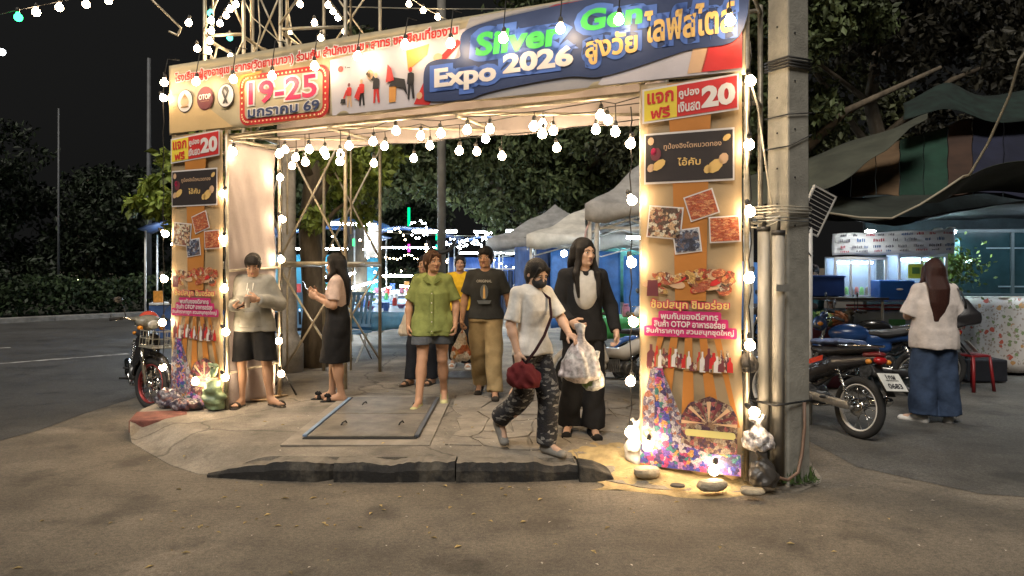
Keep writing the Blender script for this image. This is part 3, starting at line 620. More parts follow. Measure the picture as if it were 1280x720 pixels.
# emblems
for x in (.23, .52, .81): poly(ellp((x, 3.32), .118, .122, 28), maroon if x == .52 else black, ban, Y2, 'emblem_rim'); poly(ellp((x, 3.32), .108, .112, 28), maroon if x == .52 else white, ban, Y3, 'emblem')
lettering('OTOP', (.52, 3.335), .17, .055, white, ban, Y4, offset=.03); lettering('• • • • • • •', (.52, 3.29), .11, .008, tan, ban, Y4)
poly(ellp((.23, 3.31), .06, .05), tan, ban, Y4, 'emblem_motif'); poly([(.18, 3.34), (.23, 3.40), (.28, 3.34)], brown, ban, Y4, 'emblem_motif'); poly([(.17, 3.25), (.29, 3.25), (.28, 3.265), (.18, 3.265)], brown, ban, Y4, 'emblem_motif')
poly([(.77, 3.24), (.80, 3.24), (.86, 3.36), (.845, 3.40), (.81, 3.415), (.785, 3.40), (.83, 3.35)], black, ban, Y4, 'ribbon'); poly([(.85, 3.24), (.82, 3.24), (.76, 3.36), (.775, 3.40), (.81, 3.415), (.80, 3.385), (.79, 3.36)], black, ban, Y4-.002, 'ribbon')
# dates in a marquee frame
poly(rrect(1.0, 2.995, 2.12, 3.49, .1), red, ban, Y2, 'date_frame'); poly(rrect(1.07, 3.055, 2.05, 3.435, .06), cream, ban, Y3, 'date_panel')
mb = MB(); q = rrect(1.035, 3.025, 2.085, 3.46, .08, 5); per = []
for a, b in zip(q, q[1:]+q[:1]):
    L_ = math.dist(a, b); k = max(1, int(round(L_/.05))); per += [(a[0]+(b[0]-a[0])*i/k, a[1]+(b[1]-a[1])*i/k) for i in range(k)]
for p in per[::1]: mb._add([(a[0], Y4, a[1]) for a in ellp(p, .010, .010, 8)], [tuple(range(8))])
mb.build('frame_dots', pm('dot', (.85, .65, .35)), ban)['kind'] = 'stuff'
lettering('19-25', (1.56, 3.30), .86, .225, crim, ban, Y5-.003, outline=[(.075, white)], offset=.022); lettering('มกราคม 69', (1.57, 3.115), .90, .10, navy, ban, Y5-.003, outline=[(.085, white)], offset=.028)
# printed walking figures
def fig(x, z, h, c1, c2, hair, arm=None):
    s_ = h/.3
    def P(l): return [(x+a*s_, z+b*s_) for a, b in l]
    poly(P([(-.035, 0), (-.015, 0), (.0, .13), (.02, .0), (.045, .0), (.03, .15), (-.03, .15)]), c2, ban, Y3, 'printed_figure'); poly(P([(-.04, .14), (.035, .14), (.04, .235), (.01, .25), (-.03, .245)]), c1, ban, Y4, 'printed_figure')
    poly([(a, b) for a, b in ellp((x, z+.275*s_), .02*s_, .025*s_, 12)], hair, ban, Y4, 'printed_figure')
    if arm: poly(P(arm), c1, ban, Y5, 'printed_figure')
fig(2.36, 3.06, .22, red, tan, maroon, [(-.04, .22), (-.09, .12), (-.07, .1), (-.02, .2)]); poly([(2.26, 3.1), (2.32, 3.1), (2.315, 3.14), (2.27, 3.14)], black, ban, Y4, 'printed_figure')
fig(2.5, 3.06, .24, red, black, tan, [(-.04, .22), (-.1, .1), (-.03, .06), (0, .2)]); fig(2.66, 3.07, .27, black, red, tan, [(-.04, .22), (-.12, .3), (-.08, .34), (.0, .24)]); poly(ellp((2.60, 3.33), .035, .045), tan, ban, Y5, 'printed_figure')
poly([(2.8, 3.06), (2.87, 3.06), (2.88, 3.2), (2.8, 3.2)], orange, ban, Y3, 'printed_figure'); poly([(2.8, 3.2), (2.86, 3.2), (2.95, 3.17), (3.0, 3.1), (2.97, 3.25), (2.85, 3.28)], black, ban, Y4, 'printed_figure'); poly([(2.77, 3.24), (2.86, 3.25), (2.83, 3.36), (2.79, 3.4)], red, ban, Y5, 'printed_figure')
fig(3.03, 3.07, .28, black, black, red)
poly(ellp((2.26, 3.42), .03, .028), red, ban, Y3, 'emblem'); lettering('• —', (2.34, 3.43), .06, .02, black, ban, Y3)
# navy cloud behind the title
cloud = [(3.17, 3.10), (3.22, 3.03), (3.6, 3.01), (3.75, 3.04), (4.0, 3.07), (4.5, 3.10), (4.75, 3.07), (5.0, 3.10), (5.45, 3.19), (5.82, 3.24), (5.83, 3.66), (5.2, 3.70), (4.1, 3.66), (3.6, 3.60), (3.53, 3.47), (3.52, 3.37), (3.3, 3.38), (3.18, 3.32)]
def smooth_poly(P_, k=5):
    o = []; n = len(P_)
    for i in range(n):
        p0, p1, p2, p3 = [Vector(P_[(i+j) % n]) for j in (-1, 0, 1, 2)]
        for t in range(k): u = t/k; o.append(tuple(.5*((2*p1)+(-p0+p2)*u+(2*p0-5*p1+4*p2-p3)*u*u+(-p0+3*p1-3*p2+p3)*u**3)))
    return o
poly(smooth_poly(cloud), navy, ban, Y4-.002, 'title_cloud')
T = Y5-.006
lettering('Silver', (4.08, 3.455), .78, .20, green, ban, T, outline=[(.22, blue)], offset=.04, shear=.1); lettering('Gen', (4.87, 3.52), .50, .17, green, ban, T, outline=[(.22, blue)], offset=.04, shear=.1)
lettering('Expo', (3.58, 3.195), .60, .21, white, ban, T, outline=[(.2, blue)], offset=.04); lettering('2026', (4.25, 3.265), .62, .165, white, ban, T, outline=[(.2, blue)], offset=.045)
lettering('สูงวัย', (4.87, 3.285), .42, .23, gold, ban, T, outline=[(.2, blue)], offset=.03); lettering('ไลฟ์สไตล์', (5.46, 3.40), .66, .24, gold, ban, T, outline=[(.2, blue)], offset=.03)

# --- the two tall printed columns (same print)
foodm = printm('print_food', [(.42, .10, .05), (.55, .25, .10), (.16, .05, .03), (.62, .48, .30), (.50, .07, .04), (.60, .36, .12), (.3, .12, .06)], 34, .5)
meatm = printm('print_sausage', [(.50, .12, .05), (.34, .07, .03), (.62, .28, .13), (.42, .12, .07)], 40, .6, stretch=(1, 1, 2.4))
ricem = printm('print_sweets', [(.55, .35, .2), (.25, .10, .07), (.62, .55, .42), (.12, .08, .06)], 38, .5)
crowdp = printm('print_crowd', [(.08, .10, .16), (.4, .42, .48), (.16, .12, .12), (.05, .05, .07)], 42, .5)
shopm = printm('print_goods', [(.30, .06, .05), (.52, .40, .26), (.16, .06, .08), (.35, .26, .18), (.60, .52, .42), (.10, .06, .05)], 46, .4, stretch=(1.6, 1, .8))
funm = printm('print_funfair', [(.38, .05, .15), (.05, .06, .30), (.46, .22, .42), (.06, .04, .12), (.14, .08, .36), (.50, .25, .08), (.05, .18, .18), (.42, .38, .40)], 30, .6)
funm2 = printm('print_funfair_dark', [(.10, .05, .05), (.22, .14, .09), (.30, .24, .18), (.06, .03, .06), (.34, .10, .10)], 34, .5)
funm3 = printm('print_wheel', [(.30, .28, .30), (.10, .08, .16), (.4, .38, .42), (.30, .12, .08), (.16, .14, .2)], 36, .5)
colcream = pm('column_cream', (.35, .255, .145), bump=.35)
def column(u0, zb, tag_=None):
    zt = 2.98; uc = u0+CW/2
    def sh(a, b): return (u0+.005+(CW-.01)*a+.008*math.sin(b*17+u0)*(1-b), -.015+.007*math.sin(b*13+a*5+u0)+.01*math.sin(a*3.1)*math.sin(b*23)*(1 if .03 < b else 2), zb+(zt-zb)*b+(.02*math.sin(a*20+u0) if b == 0 else 0))
    c = MB().sheet(sh, 12, 60).build('column_banner', colcream, gate, True, solid=.002)
    X = lambda f: u0+CW*f
    y1, y2, y3, y4 = -.040, -.0435, -.047, -.0505
    ora = pm('band_orange', (.48, .19, .04))
    poly([(X(.28), 2.96), (X(.72), 2.96), (X(.68), 2.15), (X(.66), 1.35), (X(.36), 1.35), (X(.34), 2.15)], ora, c, y1)
    for i in range(5):   # sunburst stripes below
        f0, f1 = -.1+i*.26, .03+i*.26; g0, g1 = .30+(f0-.5)*.28+.2, .30+(f1-.5)*.28+.2
        cl = lambda f: min(max(f, .02), .98)
        poly([(X(cl(f0)), .45), (X(cl(f1)), .45), (X(.5+(f1-.5)*.5), 1.13), (X(.5+(f0-.5)*.5), 1.13)], ora, c, y1)
    # coupon sign
    s_ = .05
    def sk(P_): return [(X(a), b+(a-.5)*s_) for a, b in P_]
    poly(sk([(.03, 2.70), (.97, 2.70), (.97, 2.98-.02), (.03, 2.98-.02)]), white, c, y2, 'coupon_sign'); poly(sk([(.05, 2.715), (.38, 2.715), (.38, 2.945), (.05, 2.945)]), yellow, c, y3, 'coupon_sign'); poly(sk([(.38, 2.715), (.955, 2.715), (.955, 2.945), (.38, 2.945)]), red, c, y3, 'coupon_sign')
    lettering('แจก', (X(.215), 2.875-.01), .20, .085, red, c, y4, offset=.03, slope=.06); lettering('ฟรี', (X(.215), 2.765-.012), .15, .085, red, c, y4, offset=.03, slope=.06)
    lettering('คูปอง', (X(.50), 2.875), .15, .075, white, c, y4, offset=.03, slope=.06); lettering('เงินสด', (X(.50), 2.78), .16, .075, white, c, y4, offset=.03, slope=.06); lettering('20', (X(.78), 2.84), .24, .16, white, c, y4, offset=.05, slope=.06)
    # dark panel
    poly([(X(.05), 2.22), (X(.93), 2.22), (X(.93), 2.60), (X(.05), 2.60)], white, c, y2, 'dark_panel'); poly([(X(.065), 2.235), (X(.915), 2.235), (X(.915), 2.585), (X(.065), 2.585)], pm('charcoal', (.035, .028, .028)), c, y3, 'dark_panel')
    lettering('ทูป้องอิงโตหมวดทอง', (X(.53), 2.49), .42, .055, tan, c, y4, offset=.01); lettering('ไอ้คับ', (X(.5), 2.375), .17, .06, gold, c, y4, offset=.02)
    for (f, z, a, b, m_) in ((.17, 2.44, .07, .05, maroon), (.15, 2.46, .04, .03, crim), (.2, 2.36, .09, .035, gold), (.12, 2.34, .05, .03, tan), (.75, 2.33, .1, .045, gold), (.83, 2.38, .06, .04, tan), (.68, 2.31, .05, .03, gold), (.86, 2.53, .05, .022, gold), (.12, 2.54, .04, .03, tan)): poly([(X(f)+p[0]*.75, z+p[1]) for p in ellp((0, 0), a*.8, b, 9, .4)], m_, c, y4, 'panel_motif')
    # snapshots
    for (f, z, w, h, a, m_) in ((.26, 1.93, .24, .22, -.1, ricem), (.62, 2.05, .20, .17, .3, meatm), (.48, 1.79, .18, .16, .12, crowdp), (.84, 1.87, .20, .17, .04, meatm)):
        def rp(w, h): return [(X(f)+x*math.cos(a)-z_*math.sin(a), z+x*math.sin(a)+z_*math.cos(a)) for x, z_ in ((-w/2, -h/2), (w/2, -h/2), (w/2, h/2), (-w/2, h/2))]
        poly(rp(w+.02, h+.02), white, c, y3-.001*(f > .5), 'snapshot'); poly(rp(w, h), m_, c, y4-.001*(f > .5), 'snapshot')
    # food spread with a bumpy outline
    rr = random.Random(5)
    for i in range(26): f = .1+.8*rr.random(); z = 1.43+.16*rr.random()*(1-abs(f-.55)*.9); poly([(X(f)+p[0], z+p[1]) for p in ellp((0, 0), rr.uniform(.03, .08), rr.uniform(.02, .045), 10, rr.uniform(-.6, .6))], [foodm, meatm, ricem, red, tan, foodm][i % 6], c, y2-.0004*i, 'food_print')
    poly([(X(.08), 1.38), (X(.2), 1.38), (X(.19), 1.50), (X(.09), 1.50)], maroon, c, y4-.008, 'food_print')
    # slogans
    for (z, t, w, h, bc, tcol, ol) in ((1.315, 'ช้อปสนุก ชิมอร่อย', .57, .085, crim, pm('bright_yellow', (.85, .6, .2)), 1), (1.235, 'พบกับของดีสาทร', .42, .05, magenta, white, 0), (1.18, 'สินค้า OTOP อาหารอร่อย', .52, .055, magenta, white, 0), (1.12, 'สินค้าราคาถูก สวนสนุกชุดใหญ่', .64, .055, magenta, white, 0)):
        if not ol: poly(rrect(X(.5)-w/2-.02, z-h/2-.012, X(.5)+w/2+.02, z+h/2+.012, .015, 3), bc, c, y2-.001, 'slogan_band')
        lettering(t, (X(.5), z), w, h, tcol, c, y4-.002, outline=[(.10, bc)] if ol else None, offset=.022)
    # bottles and jars
    for i in range(34): f = .1+.8*i/34+rr.uniform(-.015, .015); h = rr.uniform(.05, .17); w_ = rr.uniform(.012, .035); z = .83+rr.uniform(0, .03); poly([(X(f)-w_, z), (X(f)+w_, z), (X(f)+w_*.9, z+h*.6), (X(f)+w_*.3, z+h*.75), (X(f)+w_*.3, z+h), (X(f)-w_*.3, z+h), (X(f)-w_*.3, z+h*.75), (X(f)-w_*.9, z+h*.6)], [shopm, maroon, shopm, red, brown, white][i % 6], c, y2-.0003*i, 'goods_print')
    # funfair picture
    bz = zb
    poly([(X(.42), bz+.12), (X(.95), bz+.12), (X(.96), .52), (X(.9), .6), (X(.7), .66), (X(.5), .6), (X(.42), .5)], funm2, c, y2-.002, 'funfair_print'); 
    for i in range(9): a = math.pi*i/8; poly([(X(.69)+.02*math.cos(a), .46), (X(.69)+.2*math.cos(a-.08), .46+.16*math.sin(a-.08)), (X(.69)+.2*math.cos(a+.08), .46+.16*math.sin(a+.08))], maroon if i % 2 else tan, c, y3-.002, 'funfair_print')
    poly(rrect(X(.46), .36, X(.94), .41, .02, 3), pm('pale_yellow', (.55, .5, .2)), c, y3-.003, 'funfair_print')
    poly([(X(.03), bz+.1), (X(.45), bz+.1), (X(.42), .5), (X(.22), .86), (X(.12), .84), (X(.04), .6)], funm3, c, y2-.001, 'funfair_print'); poly([(X(.15), bz+.15), (X(.34), bz+.2), (X(.24), .84), (X(.16), .84)], funm, c, y3-.001, 'funfair_print')
    poly([(X(.01), bz+.02), (X(.99), bz+.02), (X(.99), .36-.1), (X(.7), .24), (X(.45), .30), (X(.2), .25), (X(.01), .27)], funm, c, y3-.004, 'funfair_print')
    return c
column(0, .145); column(GL-CW, .085)
# guy strings of the banner
for i in range(6): MB().tube([(.9+i*.8, -.01, 2.99), (1.0+i*.8, -.015, 3.01)], .004, 5).build('tie', mat('tie_rope', (.4, .38, .33), .8), gate)

# ================================================================ SCAFFOLD TOWER behind the gate
scm = mat('scaffold_tube', (.46, .42, .33), .4, metal=.45, var=.3, sc=9, bump=.2, col2=(.33, .28, .20))
def scaffold(name, loc, rz, label, w, dp, h, lifts, bays=1):
    r_ = empty(name, loc, rz, label, 'scaffold')
    for i in range(bays+1):
        for y in (0, dp): MB().tube([(w*i, y, .0), (w*i, y, h)], .024, 8).build('post', scm, r_, True)
    for z in lifts:
        for y in (0, dp): MB().tube([(0, y, z), (w*bays, y, z)], .021, 8).build('ledger', scm, r_, True)
        for i in range(bays+1): MB().tube([(w*i, 0, z-.03), (w*i, dp, z-.03)], .021, 8).build('transom', scm, r_, True)
    L_ = [.1]+list(lifts)
    for a, b in zip(L_, L_[1:]):
        if b-a < .7: continue
        for i in range(bays):
            for y in (0, dp):
                MB().tube([(w*i, y-.02, a+.05), (w*(i+1), y-.02, b-.1)], .014, 6).build('brace', scm, r_, True); MB().tube([(w*i, y+.02, b-.1), (w*(i+1), y+.02, a+.05)], .014, 6).build('brace', scm, r_, True)
    # ladder-frame arches inside each end frame
    for i in range(bays+1):
        for z in lifts:
            MB().tube([(w*i, .2, z-1.3 if z > 1.5 else .2), (w*i, .2, z-.3), (w*i, .3, z-.05), (w*i, dp*.5, z-.0)], .014, 6).build('end_frame', scm, r_, True)
    return r_
scaffold('scaffold_tower', (-2.77, 8.85, .13), R(-6), 'tall scaffold tower of tubular frames behind the left half of the banner', .80, 1.45, 5.7, (1.5, 3.15, 4.30, 5.55))
sc2 = scaffold('scaffold_tower', (-3.78, 9.1, .13), R(-6), 'scaffold bay behind the left printed column with its top rising over the banner', .50, 1.3, 5.7, (1.5, 3.15, 4.30, 5.55))
# loose lamp hooks and wires on the tower top
cable = mat('black_cable', (.012, .012, .012), .6); palew = mat('pale_cable', (.4, .37, .3), .6)
def wire(name, pts, r, m, label, cat='cable', sag=0, n=14, group=None):
    P_ = []
    for a, b in zip(pts, pts[1:]):
        for i in range(n): t = i/n; P_.append(tuple(a[k]+(b[k]-a[k])*t-(sag*4*t*(1-t) if k == 2 else 0) for k in range(3)))
    P_.append(pts[-1]); return tag(MB().tube(P_, r, 6).build(name, m, None, True), label, cat, group)
def at(px, py, d): return ((px-640)/925*d, d, 1.62-(py-330)/925*d)   # used as a ruler while laying things out

# ================================================================ FESTOON BULBS
glow = emit('warm_bulb', (1.0, .73, .44), BULB); glowg = emit('green_bulb', (.03, 1.0, .22), 5); glowc = emit('teal_bulb', (.08, .8, .62), 4); glows = emit('small_warm_bulb', (1.0, .74, .42), 45); gloww = emit('small_white_bulb', (.82, .92, 1.0), 45)
sock = mat('bulb_socket', (.03, .03, .028), .5)
def bulb_mesh(m, r=.037):
    mb = MB(); mb.lathe([(0, -.034-r*.98), (r*.5, -.034-r*.85), (r*.87, -.034-r*.5), (r, -.034), (r*.87, -.034+r*.5), (r*.52, -.002), (r*.4, .012), (0, .012)], n=14)
    me = bpy.data.meshes.new('bulb'); me.from_pydata(mb.v, [], mb.f); me.materials.append(m); me.polygons.foreach_set('use_smooth', [True]*len(me.polygons)); me.update(); return me
BM = {k: bulb_mesh(m) for k, m in (('w', glow), ('g', glowg), ('c', glowc))}
mb = MB().lathe([(0, .012), (.017, .012), (.019, .04), (.012, .055), (.004, .06), (0, .06)], n=10); SM = bpy.data.meshes.new('socket'); SM.from_pydata(mb.v, [], mb.f); SM.materials.append(sock)
def bulb(loc, label, group, kind='w', up=0):
    o = link('light_bulb', BM[kind], None, loc, (R(rnd.uniform(-8, 8)) if up == 0 else up, R(rnd.uniform(-8, 8)), rnd.uniform(0, 6))); tag(o, label, 'light bulb', group); link('socket', SM, o); return o
ORD = 'uppermost second third fourth fifth sixth seventh eighth ninth tenth'.split()
UNDER = [(.79, .08, 2.78), (.59, .74, 2.80), (1.4, .08, 2.72), (1.18, .4, 2.82), (1.33, .4, 2.73), (1.0, .7, 2.70), (1.73, .08, 2.62), (1.78, .08, 2.74), (1.7, .4, 2.77), (1.44, .74, 2.79), (1.9, .4, 2.73), (2.16, .08, 2.6), (2.26, .08, 2.74), (2.54, .08, 2.76), (2.44, .4, 2.77), (2.06, .74, 2.67),
         (2.79, .08, 2.84), (2.85, .4, 2.84), (2.95, .4, 2.74), (2.55, .74, 2.69), (3.26, .08, 2.78), (3.53, .08, 2.79), (3.75, .08, 2.78), (3.54, .4, 2.76), (3.26, .74, 2.71), (3.27, .4, 2.67), (3.53, .74, 2.65), (4.16, .08, 2.77), (4.1, .4, 2.85), (4.24, .08, 2.7), (4.2, .4, 2.78), (4.09, .74, 2.69), (4.59, .4, 2.76), (4.74, .08, 2.81), (4.69, .4, 2.83), (4.86, .08, 2.67)]
def nth(i): return 'leftmost' if i == 0 else f'{i+1}{"th" if 3 < (i+1) % 100 < 21 else {1: "st", 2: "nd", 3: "rd"}.get((i+1) % 10, "th")}'
for row, n_ in (('front', .08), ('middle', .4), ('rear', .74), ('rear', .7)):
    for i, (u, n, z) in enumerate(sorted(q for q in UNDER if q[1] == n_)):
        bulb(G2W(u, n, z+.02), f'{nth(i)} warm bulb from the left in the {row} row dangling under the gate roof' if n_ != .7 else 'warm bulb of the rear row nearest the white side cloth under the gate roof', 'bulbs hanging under the gate roof')
gi = empty('bulb_string', (GX, GY, 0), GA, 'dark wire strung under the gate roof that carries the dangling bulbs', 'light string')
for n, zz in ((.08, 2.90), (.4, 2.92), (.74, 2.86)):
    us = sorted([(u, z) for u, n_, z in UNDER if n_ == n]); pts = [(CW, n, zz+.02)]
    for (u, z) in us: pts.append((u, n, max(z+.10, zz-.02)))
    pts.append((GL-CW, n, zz+.02)); mb = MB().tube(pts, .0045, 5)
    for (u, z) in us: mb.tube([(u, n, max(z+.10, zz-.02)), (u+.005, n, z+.07)], .004, 5)
    mb.build('wire', cable, gi, True)
def col_bulbs(u, n, zs, where, group, side=0):
    for i, z in enumerate(zs): bulb(G2W(u+rnd.uniform(-.01, .01), n, z), f'{ORD[i]} warm bulb down {where}', group, 'w', R(rnd.uniform(-50, 50)))
    tag(MB().tube([G2W(u+.01*math.sin(i*2.1), n+.01, zs[0]+.25+(zs[-1]-zs[0]-.3)*i/24) for i in range(25)], .005, 5).build('bulb_wire', cable, None, True), f'thin dark bulb wire running down {where}', 'cable')
col_bulbs(-.07, -.07, [3.40, 1.96, 1.49, 1.03, .55], 'the outer edge of the left printed column', 'bulbs on the outer edge of the left column')
col_bulbs(CW+.05, -.05, [2.36, 1.90, 1.40, .96, .50], 'the inner edge of the left printed column', 'bulbs on the inner edge of the left column')
col_bulbs(CW+.07, D-.06, [2.60, 2.14, 1.70, 1.25, .80, .44], 'the rear post of the left column', 'bulbs on the rear left post')
col_bulbs(GL-CW-.06, -.08, [2.56, 2.13, 1.66, 1.21, .76, .38], 'the inner edge of the right printed column', 'bulbs on the inner edge of the right column')
col_bulbs(GL+.06, -.09, [2.94, 2.49, 2.02, 1.55, 1.08, .60], 'the outer edge of the right printed column', 'bulbs on the outer edge of the right column')
BF = [(.12, 3.52), (.58, 3.48), (1.08, 3.45), (1.58, 3.43), (2.09, 3.46), (2.58, 3.49), (3.08, 3.53), (3.53, 3.48), (4.02, 3.46), (4.51, 3.47), (4.98, 3.47), (5.78, 3.35)]
for i, (u, z) in enumerate(BF):
    w_ = ['over the first words at its left end', 'over the black ribbon emblems', 'at the top left corner of the date frame', 'on the top edge of the date frame', 'above the emblem right of the date frame', 'above the printed walking figures', 'over the orange patch', 'just left of the green title', 'over the green title word Silver', 'between the two green title words', 'over the last green title letter', 'at the far right end by the pole'][i]
    bulb(G2W(u, -.2, z), f'warm bulb before the banner, {w_}', 'bulbs in front of the long banner')
    tag(MB().tube([G2W(u, -.02, 3.76), G2W(u, -.16, 3.74), G2W(u, -.2, z+.06)], .005, 5).build('drop_wire', cable, None, True), f'short drop wire over the banner top, {w_}', 'cable', 'drop wires over the banner')
col_in = [(GL-CW+.10, -.16, .31, 'at the lower left of the right printed column'), (GL-.17, -.16, .19, 'at the foot of the right printed column among the funfair colours'), (.5, -.15, .46, 'low in front of the left printed column')]
for u, n, z, w_ in col_in: bulb(G2W(u, n, z), f'bright warm bulb {w_}', 'bulbs at the column feet')
# bulbs on the scaffold top
TOP = [(236, 25, 8.6), (264, 22, 8.7), (264, 35, 8.8), (246, 57, 8.7), (262, 48, 9.0), (261, 60, 9.0), (264, 76, 9.1), (275, 26, 9.2), (288, 68, 9.5), (287, 8, 9.3), (282, 16, 9.3), (295, 2, 9.0), (375, 2, 9.2), (362, 36, 9.5), (393, 25, 9.2), (401, 44, 9.2), (410, 3, 9.6), (416, 11, 9.6), (422, 19, 9.6), (431, 36, 9.6)]
for i, (px, py, d) in enumerate(sorted(TOP, key=lambda q: q[0])): bulb(at(px, py, d), f'{nth(i)} warm bulb from the left on the scaffold top above the banner', 'bulbs on the scaffold top')
for px, py, d, w_ in ((287, 44, 9.4, 'lower'), (263, 13, 9.0, 'upper')): bulb(at(px, py, d), f'{w_} teal bulb among the warm ones on the scaffold tower', 'teal bulbs on the scaffold', 'c')
for i, (px, py, d) in enumerate(((511, 2, 10), (529, 10, 10), (547, 18, 10))): bulb(at(px, py, d), f'{("left", "middle", "right")[i]} one of the three bulbs on the wire above the middle of the banner', 'bulbs above the banner middle')
for i, (px, py, d) in enumerate(((45, 11, 7.0), (74, 5, 7.3), (107, 1, 7.6), (135, -3, 8.0))): bulb(at(px, py, d), f'warm bulb number {ORD[i]} along the overhead wire at the top left' if False else f'{ORD[i].replace("uppermost", "first")} warm bulb after the green one on the overhead wire', 'bulbs on the overhead wire')
bulb(at(22, 17, 6.8), 'green bulb at the top left end of the overhead wire', 'bulbs on the overhead wire', 'g')
wire('overhead_wire', [at(-60, 32, 6.3), at(22, 12, 6.8), at(107, -5, 7.6), at(240, -40, 8.9)], .005, cable, 'dark wire of coloured bulbs crossing the top left corner')
wire('overhead_wire', [at(430, 8, 9.4), at(690, 10, 11)], .006, palew, 'pale wire running right from the scaffold top over the banner', sag=.02)
wire('overhead_wire', [at(480, -30, 10), at(560, 25, 10)], .005, palew, 'thin wire with three bulbs above the middle of the banner', sag=.05)
wire('hook_rod', [at(185, -5, 8.4), at(226, 35, 8.5), at(222, 44, 8.5), at(211, 39, 8.5)], .014, scm, 'bent rod with a hook sticking out left of the scaffold top', n=3)
for k_, pp in enumerate((((300, -10), (316, 22), (345, 48), (352, 60)), ((322, -8), (325, 40), (320, 62)), ((360, 15), (365, 40), (377, 55)))):
    wire('loose_wire', [at(a, b, 9.2) for a, b in pp], .008, palew, ('loose pale wire curling under the scaffold top', 'straight pale wire dropping from the scaffold top', 'short curled wire beside the right scaffold posts')[k_])

# ================================================================ CONCRETE POLE with conduits
PX, PY = 2.045, 5.48
pole = empty('power_pole', (PX, PY, 0), R(27), 'square concrete power pole with two metal conduits strapped to its left side', 'power pole')
polem = mat('pole_concrete', (.25, .24, .205), .85, var=.22, sc=6, bump=.5, bsc=70, detail=9)
mb = MB(); hw = [(.114, 0.0), (.108, 2.8), (.100, 6.0)]
for w_, z in hw: mb.v += [(-w_, -w_*.92, z), (w_, -w_*.92, z), (w_, w_*.92, z), (-w_, w_*.92, z)]
for k in range(2):
    for i in range(4): mb.f.append((k*4+i, k*4+(i+1) % 4, k*4+4+(i+1) % 4, k*4+4+i)); mb.mi.append(0)
mb.f.append((8, 9, 10, 11)); mb.mi.append(0); mb.build('shaft', polem, pole, bevel=.014)
for i in range(22): z = .5+i*.26; MB().tube([(-.112, -.0, z), (-.106, 0, z)], .008, 6).build('bolt_hole', dark, pole) ; 
for z in [1.9+.35*i for i in range(8)]: MB().tube([(-.04, -.104, z), (-.04, -.096, z)], .008, 6).build('bolt_hole', dark, pole)
condm = mat('conduit_metal', (.22, .21, .185), .6, metal=.15, var=.35, sc=6, bump=.2, wave=(1, 1, .3))
for x, y, z1, z0, r_ in ((-.205, -.10, 1.83, .10, .043), (-.235, .01, 1.86, .10, .043)):
    MB().tube([(x, y, z0), (x, y, z1)], r_, 14).build('conduit', condm, pole, True); MB().tube([(x, y, z1), (x, y, z1+.03)], r_+.006, 14).build('conduit_cap', mat('rubber_cap', (.02, .02, .02), .6), pole, True)
    MB().tube([(x, y, z1+.03), (x+.01, y, z1+.12)], [.014, .008], 8).build('conduit_tip', dark, pole, True)
def band(z, r_, n=1, m=cable, dz=0.0, wide=False):
    mb = MB()
    for q in range(n):
        zz = z+q*.022; x0 = -.28 if wide else -.118; P_ = [(x0, -.112-(.035 if wide else 0), zz), (.118, -.112, zz+dz), (.118, .112, zz+dz*1.3), (x0, .112, zz), (x0, -.112-(.035 if wide else 0), zz)]
        mb.tube(P_, r_, 6)
    return mb.build('strap_cable', m, pole, True)
band(3.05, .008, 4); band(2.70, .005, 1, dz=.03); band(2.47, .005, 1, dz=.10); band(1.99, .0055, 3, palew, wide=True); band(.62, .008, 1, wide=True); band(1.93, .0045, 2, mat('steel_wire', (.3, .3, .28), .4, metal=.7), wide=True); MB().box((-.22, -.15, 1.45), (.13, .012, .05)).build('clamp', condm, pole)
MB().tube([(.0, -.15, .62), (-.02, -.17, .45), (-.06, -.18, .25), (-.12, -.2, .14), (-.22, -.2, .10), (-.32, -.16, .13), (-.4, -.1, .20)], .012, 8).build('ground_cable', mat('brown_cable', (.16, .10, .07), .6), pole, True)
MB().tube([(.02, -.12, 3.02), (.1, -.6, 3.3)], .01, 6)
for k_, (x, y) in enumerate(((.05, -.16), (-.08, -.17), (.12, -.15), (.15, -.05))): pass
weed = MB()
for i in range(260):
    a = rnd.uniform(0, 6.3); r_ = rnd.uniform(.10, .22); x, y = PX+r_*math.cos(a), PY+r_*math.sin(a)*.9; h = rnd.uniform(.01, .12)*(1 if r_ < .18 else .5); q = rnd.uniform(0, 6.3); s_ = rnd.uniform(.006, .016)
    weed._add([(x-s_*math.cos(q), y-s_*math.sin(q), .04), (x+s_*math.cos(q), y+s_*math.sin(q), .04), (x+rnd.uniform(-.03, .03), y+rnd.uniform(-.03, .03), .05+h)], [(0, 1, 2)])
tag(weed.build('weeds', mat('weed_green', (.05, .09, .02), .8, island=.5)), kind='stuff')
wire('guy_cable', [G2W(GL+.03, 0, 3.0), G2W(GL+.1, 0, 2.75), (PX-.15, PY-.1, 1.99)], .008, palew, 'pale cord from the gate top down to the straps on the concrete pole', n=5)
for k_, (z, n_) in enumerate(((1.97, .02), (2.02, .05), (1.94, .08))): wire('tie_cable', [(PX-.1, PY-.12, z), (PX-.32, PY-.02, z-.04), G2W(GL+.02, .03, z-.01)], .007, palew, ('lower', 'upper', 'middle')[k_]+' pale cable tied between the right column and the concrete pole', sag=.03, group='cables tying column to pole')

